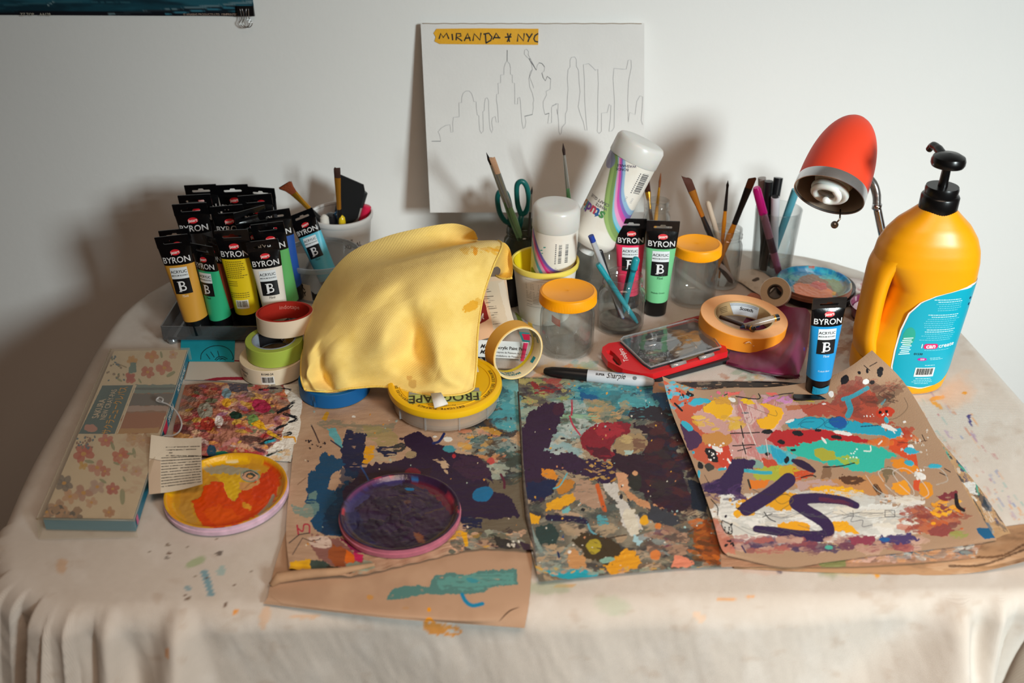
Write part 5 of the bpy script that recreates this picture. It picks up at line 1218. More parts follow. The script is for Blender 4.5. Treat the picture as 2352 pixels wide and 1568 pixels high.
# ================================================================== PAPERS
class Sub:      # paint in the coordinates of a magnified study of the sheet
    def __init__(s, p, ox, oy, k): s.p, s.ox, s.oy, s.k = p, ox, oy, k
    def q(s, x, y): return s.ox+x/s.k, s.oy+y/s.k
    def b(s, x, y, rx, ry, c, rot=0, **k): X, Y = s.q(x, y); s.p.blob(X, Y, rx/s.k, ry/s.k, c, rot, **k)
    def s(s_, pts, w, c, **k): s_.p.stroke([s_.q(*t) for t in pts], w/s_.k, c, **k)
    def l(s_, pts, w, c, **k): s_.p.stroke([s_.q(*t) for t in pts], w/s_.k, c, smooth=False, **k)
    def f(s, pts, c, **k): s.p.poly([s.q(*t) for t in pts], c, **k)
    def d(s, x0, y0, x1, y1, n, r0, r1, cols, seed=0, **k): a, b = s.q(x0, y0), s.q(x1, y1); s.p.dots(*a, *b, n, r0/s.k, r1/s.k, cols, seed, **k)
    def D(s, x0, y0, x1, y1, n, r0, r1, cols, seed=0, **k): a, b = s.q(x0, y0), s.q(x1, y1); s.p.dabs(*a, *b, n, r0/s.k, r1/s.k, cols, seed, **k)
KR = 'b5947a'; PU = '2c1c38'; PUR = '35203c'; NV = '1b1f42'; TE = '1a4a68'; BL = '1d7aa0'; OC = 'd9961c'; YE = 'e8b020'; GY = '7d8278'; DG = '3c4a46'; SA = 'c98a62'; RD = '8c2432'; AQ = '4fb4c4'
# ---- kraft sheet hanging over the front edge
def ks(p):
    s = Sub(p, 580, 860, 2.613); p.mottle('a4846a', 90, .5, .3, .6); p.mottle('c4a488', 120, .55, .2, .6)
    s.f([(800, 1350), (850, 1275), (960, 1265), (1060, 1270), (1090, 1210), (1180, 1190), (1290, 1200), (1380, 1175), (1590, 1165), (1590, 1265), (1450, 1270), (1380, 1310), (1200, 1320), (1060, 1315), (960, 1330), (880, 1350)], '54807c', rough=4, dry=.2)
    s.f([(1100, 1215), (1280, 1200), (1560, 1180), (1580, 1250), (1300, 1300), (1120, 1280)], '5f9a94', rough=6, a=.8, dry=.35)
    s.b(1320, 1235, 40, 14, '3f8f9c', 10, dry=.3)
    s.s([(1258, 1320), (1280, 1360), (1320, 1385), (1380, 1375)], 24, '1f80a8'); s.b(1060, 1410, 12, 14, 'e0941c'); s.b(705, 1335, 20, 16, 'c98f3a', a=.7)
    s.s([(1060, 1480), (1090, 1520), (1110, 1560)], 50, 'dd8f1f', dry=.35); s.s([(1480, 1480), (1540, 1420), (1600, 1395)], 8, '4a3426', taper=.8); s.b(920, 1400, 20, 10, 'b58a58', a=.5)
    s.l([(110, 1330), (180, 1380), (620, 1440), (1630, 1520)], 4, '8a6a50', a=.5)
g = pxpatch([[(664, 1196, .0016), (800, 1196, .0016), (940, 1196, .0016), (1080, 1196, .0016), (1224, 1196, .0016)],
             [(634, 1290, .0018), (790, 1290, .0018), (935, 1290, .0018), (1080, 1290, .0018), (1222, 1290, .0018)],
             [(620, 1345, .0030), (780, 1350, .003), (930, 1360, .003), (1076, 1366, .0022), (1217, 1366, .002)],
             [(614, 1372, .0050), (770, 1394, .0045), (920, 1406, .0045), (1070, 1418, .000), (1212, 1405, -.002)],
             [(604, 1386, .0012), (765, 1405, .0012), (915, 1421, .0010), (1066, 1432, -.006), (1205, 1442, -.010)]], 360, 160)
kt = thing('kraft_sheet', 'plain brown kraft sheet with teal smear under the front edge of the painted book', 'paper')
painted_grid('sheet', g, PAPER, kt, ks, KR)
# rolled fold along its left end
obj('rolled_edge', tube([at(622, 1344, .004), at(640, 1326, .008), at(700, 1318, .009), at(780, 1312, .010), at(860, 1296, .008)], [.003, .006, .005, .004, .002], 12, 'rolled_edge', mat('b08c6c', .85, var=.15, vscale=60)), None, kt)
# ---- painted kraft book, left page
CL_ = ['3b4a4c', '51635e', '7d8278', '2b2a34', '8b7a68', '9a8a78', 'c9a184', '5a4a3c']
def leftpage(p):
    s = Sub(p, 580, 860, 2.613); p.mottle('a2826a', 70, .5, .25, .7); p.mottle('c2a68c', 130, .55, .2, .6)
    s.f([(1320, -100), (1700, -100), (1680, 1120), (1580, 1080), (1500, 980), (1280, 960), (1250, 620), (1330, 420), (1230, 350), (1300, 250), (1440, 180)], '5b5648', rough=8, a=.9)
    s.D(1300, 60, 1640, 620, 150, 14, 60, ['30343a', '4f6a68', '7d9692', '3d4640', 'c9a988', '8a8a7c', 'a8b4a6', '5a4634', '2b2a34'], 1, dry=.42)
    s.D(1430, 60, 1620, 320, 40, 20, 60, ['4aa0ae', '3a7f8c', '7fb8ba', '2f4a58'], 2, dry=.4); s.D(1350, 380, 1520, 440, 8, 26, 50, ['8f9c96', '6f7d7c'], 3)
    s.D(1260, 330, 1520, 520, 30, 10, 30, ['c48a5a', 'd9a23a', 'd08a6a', '4a3a30', '3a6a70'], 4)
    s.f([(370, 290), (470, 270), (640, 285), (760, 300), (860, 290), (850, 330), (700, 370), (560, 330), (430, 320)], '7a7c6a', rough=5, a=.7, dry=.35)
    s.f([(660, 300), (820, 320), (870, 360), (880, 420), (760, 430), (680, 370)], '9a8f58', rough=6, a=.6, dry=.3)
    s.f([(720, 430), (860, 430), (870, 520), (800, 560), (700, 520)], 'b5a388', rough=5, a=.8, dry=.4)
    s.f([(415, 270), (440, 220), (460, 225), (440, 280)], 'c9941f', rough=3)
    s.f([(440, 325), (500, 318), (540, 400), (535, 455), (500, 420), (470, 370)], '5fa8b2', rough=4); s.s([(470, 395), (520, 430), (545, 450)], 8, NV)
    s.s([(352, 302), (375, 350), (400, 408)], 8, '3a2a30'); s.d(320, 395, 440, 445, 12, 3, 7, ['2a2028'], 5)
    # blue block, streaky navy bar
    s.f([(560, 325), (650, 350), (685, 350), (675, 440), (660, 520), (640, 620), (560, 600), (530, 500), (545, 400)], '1f2146', rough=5, dry=.2)
    s.f([(540, 480), (660, 470), (700, 560), (640, 640), (560, 600)], NV, rough=6, dry=.4)
    s.f([(680, 425), (735, 430), (725, 500), (690, 540), (660, 520)], 'dc9d1a', rough=4, dry=.3)
    s.f([(730, 440), (820, 425), (870, 440), (860, 480), (800, 500)], NV, rough=6, dry=.38); s.b(880, 440, 40, 26, '3a3a3c', -20, dry=.3)
    s.f([(410, 465), (470, 480), (530, 510), (560, 540), (520, 570), (470, 600), (460, 680), (500, 700), (560, 640), (640, 660), (560, 760), (540, 860), (560, 960), (480, 975), (380, 930), (345, 880), (370, 800), (320, 760), (330, 690), (330, 600), (370, 570), (400, 520)], '17466a', rough=7)
    s.f([(345, 720), (380, 700), (400, 800), (370, 860), (250, 840), (230, 780), (300, 800)], '6f8f88', rough=6, a=.8, dry=.3)
    s.f([(540, 560), (680, 600), (620, 720), (540, 800), (520, 960), (420, 960), (420, 860), (500, 740)], '102c4c', rough=8, a=.8, dry=.25)
    # the great purple sweep
    s.f([(890, 385), (960, 345), (1010, 350), (1070, 385), (1090, 420), (1180, 430), (1230, 480), (1340, 490), (1410, 540), (1450, 650), (1400, 620), (1430, 700), (1560, 740), (1600, 850), (1440, 870), (1250, 850), (1240, 800), (1100, 640), (800, 640), (560, 780), (540, 700), (640, 600), (700, 540), (860, 520), (960, 460), (920, 430)], PU, rough=7)
    s.f([(1240, 850), (1380, 860), (1370, 920), (1260, 930)], NV, rough=6, dry=.35); s.f([(640, 590), (1080, 560), (1060, 620), (640, 660)], '2e1c30', rough=5)
    s.f([(1250, 480), (1400, 520), (1440, 610), (1320, 640), (1200, 560)], '402640', rough=8, a=.7, dry=.25)
    s.b(1380, 720, 62, 44, '176a9a', -15, dry=.12); s.b(1180, 445, 40, 20, '3f93a4', dry=.2); s.s([(1150, 355), (1120, 400), (1085, 412)], 16, '1c2a62'); s.b(1172, 388, 26, 15, 'dde0dc', h=1); s.b(1095, 372, 12, 6, 'dde0dc', h=1); s.b(608, 252, 12, 6, 'e3e0da')
    s.b(950, 480, 34, 22, 'a08c6c', -10, dry=.2); s.f([(1085, 510), (1140, 500), (1180, 540), (1170, 600), (1150, 580), (1130, 540)], 'c0a488', rough=4, dry=.3); s.b(1208, 488, 12, 12, 'b02a38'); s.b(1430, 520, 22, 24, 'c04a48', 40, dry=.3); s.b(960, 590, 50, 30, '7a1f30', a=.7, dry=.2)
    s.s([(650, 550), (680, 600), (700, 640)], 10, '2a4a86'); s.s([(1490, 600), (1510, 640), (1512, 680)], 14, '5a2038')
    # under the dark lid
    s.s([(268, 905), (275, 958)], 10, 'b02a44'); s.s([(270, 920), (300, 940), (310, 900), (340, 905), (342, 950)], 9, 'b02a44')
    s.f([(350, 960), (430, 970), (520, 985), (640, 1080), (680, 1100), (640, 1170), (500, 1160), (400, 1100), (350, 1040)], '8a5c54', rough=8); s.b(405, 1005, 70, 36, 'd4bdaf', 10, dry=.3); s.f([(480, 1020), (560, 1050), (590, 1130), (500, 1160), (450, 1100)], '9a5028', rough=7); s.f([(560, 1050), (620, 1090), (600, 1150), (560, 1130)], 'd96a1c', rough=4); s.f([(610, 1065), (670, 1085), (650, 1130), (610, 1110)], 'c02a5c', rough=4)
    s.f([(520, 980), (600, 1010), (680, 1080), (600, 1060)], '8c2450', rough=5)
    s.l([(220, 1010), (280, 960), (340, 950)], 6, '3c3438'); s.l([(240, 1080), (300, 980), (350, 1000), (400, 990)], 5, '4a3c3c'); s.l([(270, 660), (320, 620)], 5, '8a6a54')
    s.f([(225, 1130), (330, 1105), (360, 1110), (350, 1170), (230, 1175)], 'e2ab18', rough=5); s.f([(350, 1115), (430, 1115), (470, 1150), (440, 1190), (350, 1180)], '3b4a44', rough=5); s.f([(440, 1150), (540, 1160), (600, 1190), (500, 1200)], '2e2a24', rough=5); s.f([(560, 1130), (720, 1120), (740, 1160), (640, 1190), (570, 1180)], '93a090', rough=6, dry=.2)
    s.D(1180, 950, 1600, 1100, 60, 12, 40, ['d9a41e', '4e5a50', '9aa090', 'c49a6e', '3a2c38', '8a8a80', 'd0a78a'], 6, dry=.4)
    s.f([(1255, 945), (1285, 945), (1295, 1030), (1270, 1030)], 'e0a718', rough=3); s.f([(1430, 960), (1560, 1000), (1600, 1090), (1520, 1160), (1460, 1100), (1480, 1040)], '33302e', rough=7)
    s.f([(1600, 1000), (1660, 1020), (1700, 1080), (1640, 1080)], '3a2838', rough=4); s.d(1530, 1000, 1600, 1040, 8, 5, 10, ['d9d6cc'], 7)
    p.dots(690, 940, 1190, 1260, 60, 1, 2.4, ['d8c8b0', 'c98a3a', '2a2030', '9fb0a8'], 8)
gl_ = [[(697, 846, .003), (820, 846, .003), (945, 846, .003), (1068, 846, .003), (1188, 846, .003)],
       [(682, 960, .003), (815, 960, .0032), (945, 960, .003), (1072, 960, .003), (1194, 960, .0036)],
       [(668, 1090, .003), (808, 1090, .003), (940, 1090, .003), (1074, 1090, .003), (1200, 1090, .004)],
       [(657, 1215, .004), (800, 1215, .003), (936, 1210, .003), (1072, 1200, .003), (1208, 1196, .006)],
       [(664, 1306, .010), (798, 1322, .008), (936, 1296, .006), (1090, 1262, .006), (1226, 1262, .009)]]
bk_ = thing('painted_book', 'open kraft book covered in dark paint strokes across the table front', 'book')
g = pxpatch(gl_, 430, 420); U, V_ = np.meshgrid(np.linspace(0, 1, 430), np.linspace(0, 1, 420))
g[..., 2] += .0012*(fbm(U*14, V_*50, 3, 3)-.5)+.0009*np.sin(U*90)*np.clip(V_-.9, 0, 1)*8
painted_grid('left_page', g, PAINTED, bk_, leftpage, KR, .0005, label='page with purple and blue strokes and a dark lid on it')
def rightpage(p):
    s = Sub(p, 1160, 840, 3.015); p.mottle('8a8474', 40, .5, .2, .8)
    # base field of mixed strokes
    s.D(100, 60, 1400, 1500, 480, 16, 70, ['4b4f4a', '6c6a5a', '3a3c40', '8f8a7a', 'a89478', '545c58', '2e2a30', '786450', 'b59a7e'], 1, dry=.4)
    s.D(480, 120, 1150, 330, 130, 16, 70, ['4a9aa6', '1f5a80', '35707c', '7aaeb0', '2a3a48', '5fc0c8', '3f7f86', '707a74'], 2, rot=(-8, 8), dry=.4, el=3)
    s.f([(500, 150), (640, 170), (660, 220), (600, 260), (520, 230)], '1a5c90', rough=7); s.f([(480, 155), (640, 160), (760, 190), (700, 220), (560, 200)], '2f8fa4', rough=7, a=.7, dry=.35)
    s.f([(820, 190), (1040, 230), (1030, 280), (860, 290), (760, 260)], '4a97a0', rough=9, dry=.3); s.f([(860, 290), (1080, 270), (1180, 330), (1100, 390), (850, 370)], '2e2a32', rough=9, dry=.3); s.f([(1020, 180), (1160, 190), (1180, 300), (1080, 310)], '174a70', rough=9, dry=.2)
    s.D(0, 150, 160, 520, 60, 14, 40, ['2a2c34', '4a7f86', '6fb0b4', '8a9a88', '3c3a38', '9fb0a0'], 3, dry=.4); s.D(150, 100, 420, 260, 40, 16, 44, ['8f9a62', '4a4450', 'b0a86a', '3a3040', 'a84a48', '7f8a80'], 4, dry=.4)
    s.f([(180, 110), (330, 160), (400, 150), (300, 210), (200, 190)], '8c2f34', rough=6, dry=.45)
    s.D(330, 250, 620, 480, 90, 12, 44, ['a8b8b4', '6f8f88', 'b8c4c0', '5a6a5a', '8aa4a0', '4a5048'], 5, dry=.4); s.D(560, 250, 860, 380, 50, 12, 36, ['5a7a68', 'c49a6a', '8a8a78', '3c5a58', 'a8946a'], 6, dry=.4)
    s.s([(370, 350), (500, 350), (640, 360)], 26, '8fb898', dry=.4); s.D(300, 440, 560, 640, 60, 12, 40, ['b0c0c0', '8fb0b4', '7a8f8c', 'c0b8a4', '9fa0a0'], 7, dry=.35)
    s.s([(462, 240), (464, 300), (460, 340)], 12, 'b02a48', dry=.2); s.s([(448, 350), (470, 410), (520, 480)], 12, 'b8304c')
    # purple curve
    s.f([(180, 320), (260, 260), (330, 250), (400, 270), (415, 310), (380, 380), (350, 460), (320, 530), (270, 590), (360, 610), (440, 600), (520, 640), (640, 650), (760, 700), (770, 800), (680, 830), (560, 760), (380, 720), (260, 740), (340, 860), (280, 940), (170, 940), (130, 760), (100, 620), (95, 480), (130, 390)], PUR, rough=7)
    s.f([(40, 620), (140, 600), (140, 650), (50, 660)], PUR, rough=4); s.b(370, 300, 40, 46, '452238', 30, dry=.15); s.f([(150, 800), (360, 790), (340, 880), (200, 950), (140, 900)], '1b2448', rough=8)
    s.f([(560, 640), (770, 680), (760, 800), (650, 820)], '2c1c3c', rough=8, dry=.35); s.D(560, 650, 760, 800, 30, 8, 20, ['c9a35a', 'd49a30', 'b08a6a', PUR], 8, dry=.5)
    # red ring and dark mass
    s.f([(880, 400), (1040, 420), (1180, 520), (1240, 760), (1300, 960), (1200, 1010), (1040, 990), (920, 860), (800, 740), (720, 640), (760, 560), (840, 600), (960, 620), (1000, 500)], '2f1a28', rough=10)
    s.D(1000, 400, 1330, 1000, 120, 14, 50, ['241620', '3a1a26', '2a1a30', '4a2226', '33282a'], 9, dry=.35); s.f([(560, 440), (680, 390), (800, 385), (880, 400), (860, 470), (760, 520), (730, 560), (760, 620), (700, 660), (600, 620), (530, 560), (515, 500)], '82202e', rough=5)
    s.f([(640, 400), (800, 400), (840, 460), (700, 500), (620, 470)], 'a02a36', rough=8, dry=.3); s.f([(560, 560), (700, 560), (740, 640), (640, 640)], '551a2a', rough=8, dry=.2)
    s.f([(780, 500), (860, 465), (940, 470), (990, 510), (980, 560), (920, 600), (840, 620), (770, 600), (750, 550)], '9c8462', rough=6); s.f([(880, 500), (980, 520), (960, 580), (890, 590)], '7a5a48', rough=6, dry=.3); s.b(840, 510, 46, 32, 'b8a070', 0, dry=.3); s.f([(820, 590), (900, 580), (880, 610), (830, 625)], 'a8c0b8', rough=4, dry=.2)
    s.D(1140, 300, 1330, 640, 50, 16, 50, ['3a1418', '24202a', '5a2420', '163042'], 10, dry=.3); s.f([(1270, 780), (1400, 820), (1400, 1010), (1300, 1000)], '141c2c', rough=8)
    # ochres, whites below
    s.f([(250, 715), (330, 720), (370, 760), (350, 790), (250, 760)], 'd88a2a', rough=5, dry=.2); s.f([(380, 780), (470, 790), (480, 840), (430, 880), (350, 880), (360, 820)], 'b87a2c', rough=6); s.f([(290, 950), (400, 900), (500, 870), (520, 900), (460, 950), (380, 990), (290, 1010)], 'dda01e', rough=5, dry=.1); s.f([(165, 1020), (240, 1040), (230, 1095), (180, 1090)], 'dfa31c', rough=4); s.s([(335, 850), (380, 830), (430, 745)], 9, '5ab0bc')
    s.f([(520, 780), (640, 820), (700, 900), (640, 1000), (520, 960), (470, 880)], 'a98a74', rough=8, dry=.25)
    s.s([(640, 830), (665, 920), (690, 1000)], 30, 'c25a24', dry=.15); s.f([(760, 735), (850, 745), (860, 860), (790, 860)], 'c99672', rough=6); s.f([(680, 815), (770, 810), (790, 900), (850, 960), (930, 1050), (950, 1130), (880, 1190), (830, 1120), (800, 1040), (760, 920), (700, 880)], 'c3c0ba', rough=7, dry=.15)
    s.f([(820, 1000), (890, 990), (920, 1080), (930, 1160), (870, 1170), (820, 1090)], 'cfc9b8', rough=5); s.f([(820, 860), (960, 930), (1110, 990), (960, 985), (860, 920)], 'c08a62', rough=5); s.b(900, 800, 50, 66, '2d2c28', -10, dry=.1); s.b(900, 745, 18, 18, 'c9966c')
    s.f([(890, 1170), (960, 1180), (940, 1250), (890, 1220)], '9fc4ce', rough=5, dry=.2); s.s([(940, 1190), (1050, 1160), (1160, 1140)], 40, '8f9a9c', dry=.25); s.f([(1000, 960), (1160, 1020), (1240, 1090), (1140, 1120), (980, 1060)], '383a42', rough=8, dry=.2)
    s.b(540, 995, 16, 12, '1b1c22'); s.b(805, 905, 12, 20, '26262c'); s.b(855, 930, 8, 16, '26262c', -20); s.b(400, 503, 18, 8, '26262c'); s.b(965, 1070, 30, 34, 'dba01e', 30, dry=.1); s.b(1060, 1110, 22, 22, 'cf7a34', 0, dry=.2)
    s.s([(520, 1050), (570, 1090), (600, 1150), (680, 1195)], 14, '5c9cab'); s.s([(300, 1050), (450, 1060), (560, 1075)], 44, '241c3c', dry=.2); s.f([(640, 1030), (700, 1040), (720, 1100), (640, 1100)], '4f9aa6', rough=5, dry=.35); s.f([(390, 1000), (450, 970), (440, 1020), (400, 1030)], '6fb2b6', rough=4, dry=.2)
    s.f([(210, 1120), (330, 1085), (375, 1170), (340, 1260), (240, 1240), (210, 1180)], '2b3e3c', rough=5); s.D(180, 1240, 520, 1420, 70, 14, 40, ['6f7a78', '8f968c', '7a7266', '55605e', 'b59a7a'], 11, dry=.35); s.f([(440, 1300), (480, 1260), (560, 1330), (560, 1410), (430, 1390)], 'bf8c5a', rough=6)
    s.f([(470, 1200), (560, 1150), (700, 1180), (820, 1260), (830, 1360), (700, 1390), (560, 1320)], '3e3220', rough=8); s.b(615, 1250, 50, 50, 'a8962a', 20, dry=.25); s.f([(680, 1380), (800, 1300), (820, 1270), (900, 1280), (950, 1370), (900, 1400), (760, 1450), (700, 1420)], 'd8961c', rough=8); s.b(705, 1345, 56, 18, '7fa698', -10, dry=.1)
    s.f([(760, 1180), (850, 1165), (820, 1220), (780, 1230)], 'a08a70', rough=5); s.s([(690, 1200), (780, 1180), (840, 1170)], 8, '3a2c22')
    s.D(1000, 1130, 1260, 1300, 60, 14, 40, ['8a6a58', 'a07f68', '5a4a44', '6a3a4a', '7f8a88', 'b08a70'], 12, dry=.35); s.f([(1180, 1310), (1250, 1320), (1310, 1370), (1260, 1400), (1150, 1390)], 'd98468', rough=6, dry=.1); s.b(1040, 1310, 36, 36, 'cf7a3c', 0, dry=.25); s.f([(1290, 1130), (1400, 1060), (1480, 1220), (1500, 1380), (1420, 1380), (1320, 1260)], '8a4418', rough=9); s.D(1290, 1060, 1460, 1380, 40, 12, 30, ['a85a1c', '5a3418', 'c0641c', '6f4a20'], 13, dry=.4)
    s.f([(255, 1425), (380, 1412), (560, 1412), (650, 1435), (640, 1470), (520, 1485), (380, 1470)], '1f9aae', rough=4); s.D(200, 1400, 1500, 1440, 60, 8, 24, ['c9a184', '8fa090', 'd0a23a', 'b08a70', '7a8a84'], 14, dry=.3)
    s.d(0, 1230, 60, 1260, 6, 6, 11, ['d6d8d6'], 15); s.b(200, 1297, 14, 12, 'd0d4d6', h=1); s.b(445, 1288, 12, 12, 'd8d8d4', h=1); s.b(370, 1310, 8, 26, '1c2a52', -15); s.b(400, 1190, 6, 22, '2a4a7a', 10)
    s.s([(120, 660), (125, 790), (150, 920)], 12, '141418'); s.s([(70, 300), (100, 500), (105, 650)], 6, 'c4c0b4', dry=.4); s.s([(160, 1080), (200, 1180), (250, 1280)], 26, '7f928e', dry=.1)
    p.dots(1200, 880, 1640, 1320, 160, .8, 2.4, ['d8d4c8', 'd9a23a', '1c1a22', '9fc0c0', 'c98a62'], 16)
    # strip above and beyond the right sheet
    q = Sub(p, 1500, 780, 2.703)
    q.f([(0, 250), (1000, 250), (1000, 330), (0, 330)], 'b5947a', rough=2)
    q.f([(90, 250), (500, 245), (950, 262), (950, 310), (600, 305), (350, 300), (150, 290)], '38332f', rough=6, dry=.25)
    q.s([(300, 265), (380, 240), (470, 262), (560, 250), (640, 262), (800, 268), (930, 280)], 8, '17161a'); q.D(40, 250, 400, 320, 34, 6, 20, ['3f9ab0', 'd9a23a', '2a2a30', 'c96a5a', '8a7a6a'], 17, dry=.2)
    q.f([(1560, 330), (1700, 340), (1900, 600), (2260, 1160), (2340, 1290), (2100, 1290), (1800, 800)], 'b8946c', rough=3)
    q.D(1600, 360, 1760, 560, 30, 10, 34, ['5ab0b8', 'c89a6a', '8fb0b0', 'd8b88a', '4a9aa8'], 18, dry=.25, rot=(20, 60)); q.D(1700, 560, 1960, 820, 60, 10, 30, ['3a6a7a', 'c8c4b8', '2a3440', 'd9a03a', '5ab09a', '1f4a6a', 'b89a7a'], 19, dry=.35, rot=(30, 80)); q.D(1880, 800, 2280, 1240, 80, 10, 34, ['2a3440', '8a9aa0', 'c0a080', '5a6a7a', 'd8d4cc', '4a4a6a', 'a08058'], 20, dry=.4, rot=(40, 70))
    q.s([(1610, 370), (1680, 400), (1650, 430)], 7, '2a2420'); q.s([(1580, 350), (1620, 420), (1670, 430)], 7, '2a2420'); q.s([(1845, 640), (1860, 690), (1870, 700)], 6, '2a2828'); q.s([(1990, 990), (2040, 1080), (2060, 1120)], 6, '30363c'); q.s([(1900, 780), (1990, 860), (2020, 960)], 12, '4fa894', dry=.2); q.f([(1930, 890), (2000, 880), (2010, 960), (1960, 950)], 'd4d6d4', rough=5, dry=.2)
    q.f([(420, 1290), (2290, 1250), (2300, 1420), (420, 1420)], 'b0866a', rough=3); q.f([(1200, 1330), (1560, 1320), (1640, 1350), (1500, 1380), (1220, 1380)], 'caa394', rough=6, dry=.15); q.D(1500, 1280, 2100, 1350, 50, 10, 34, ['9aa6aa', '5a7a86', 'd4d0c8', '28405a', 'c08a6a', '8a9a98'], 21, dry=.25); q.D(1200, 1290, 2200, 1380, 50, 10, 30, ['c49a7c', 'a08878', 'd9a070', '8a6a5a'], 22, dry=.3)
    q.f([(1040, 1360), (1200, 1340), (1190, 1420), (1040, 1420)], '6f8a50', rough=6, a=.7, dry=.2); q.b(2150, 1275, 28, 16, '3a2450'); q.s([(2060, 1340), (2150, 1350), (2210, 1330)], 10, '2a2230')
gr_ = [[(1191, 866, .0035), (1500, 877, .003), (1800, 877, .003), (2066, 906, .003)],
       [(1196, 990, .0040), (1530, 990, .003), (1860, 990, .003), (2142, 992, .003)],
       [(1204, 1110, .0045), (1560, 1110, .003), (1900, 1110, .003), (2232, 1098, .003)],
       [(1214, 1230, .0060), (1590, 1225, .003), (1950, 1222, .003), (2315, 1215, .003)],
       [(1238, 1336, .0060), (1600, 1304, .0036), (1980, 1300, .004), (2352, 1272, .006)]]
g = pxpatch(gr_, 640, 330); U, V_ = np.meshgrid(np.linspace(0, 1, 640), np.linspace(0, 1, 330))
g[..., 2] += .0012*(fbm(U*30, V_*40, 5, 3)-.5)
painted_grid('right_page', g, PAINTED, bk_, rightpage, '6a6458', .0005, label='page with purple curve and red ring strokes')
# gutter ridge and the curled lower pages at the right front corner
obj('torn_gutter', tube([at(x, y, .006) for x, y in ((1190, 900), (1196, 980), (1200, 1060), (1204, 1120), (1212, 1190), (1222, 1240), (1232, 1300))], [.001, .0015, .0012, .002, .003, .0022, .001], 8, 'torn_gutter', mat('5a5048', .8, var=.5, vscale=120)), None, bk_)
for k in range(3):
    z = .0030+.0012*k; dy = 10-5*k
    g = pxpatch([[(1700, 1240, .0015), (1900, 1238, .0015), (2120, 1232, .0015), (2360, 1200, .0015)],
                 [(1690, 1285+dy*.4, .0018), (1900, 1290+dy*.4, .0018), (2140, 1290+dy*.3, .002), (2372, 1246+dy, .010+.004*k)],
                 [(1685, 1293+dy, .0014), (1900, 1302+dy, .0014), (2200, 1306+dy, .0016), (2392, 1268+dy, .016+.004*k)]], 200, 30)
    g[..., 2] -= .0016+.0004*k
    def lp(p, k=k):
        p.mottle('9a7a5e', 40, .5, .2, .7, sy=.3); p.mottle('d2b090', 60, .55, .15, .6, sy=.2); p.stroke([(2180, 1300), (2260, 1296), (2352, 1262)], 5, '4a3224', .3, .2, .8); p.stroke([(2230, 1280), (2300, 1276), (2352, 1250)], 5, '5a3a26', .3, .2, .8)
    painted_grid('lower_page', g, PAPER, bk_, lp, ('b8906c', 'a8825e', 'c49c78')[k])

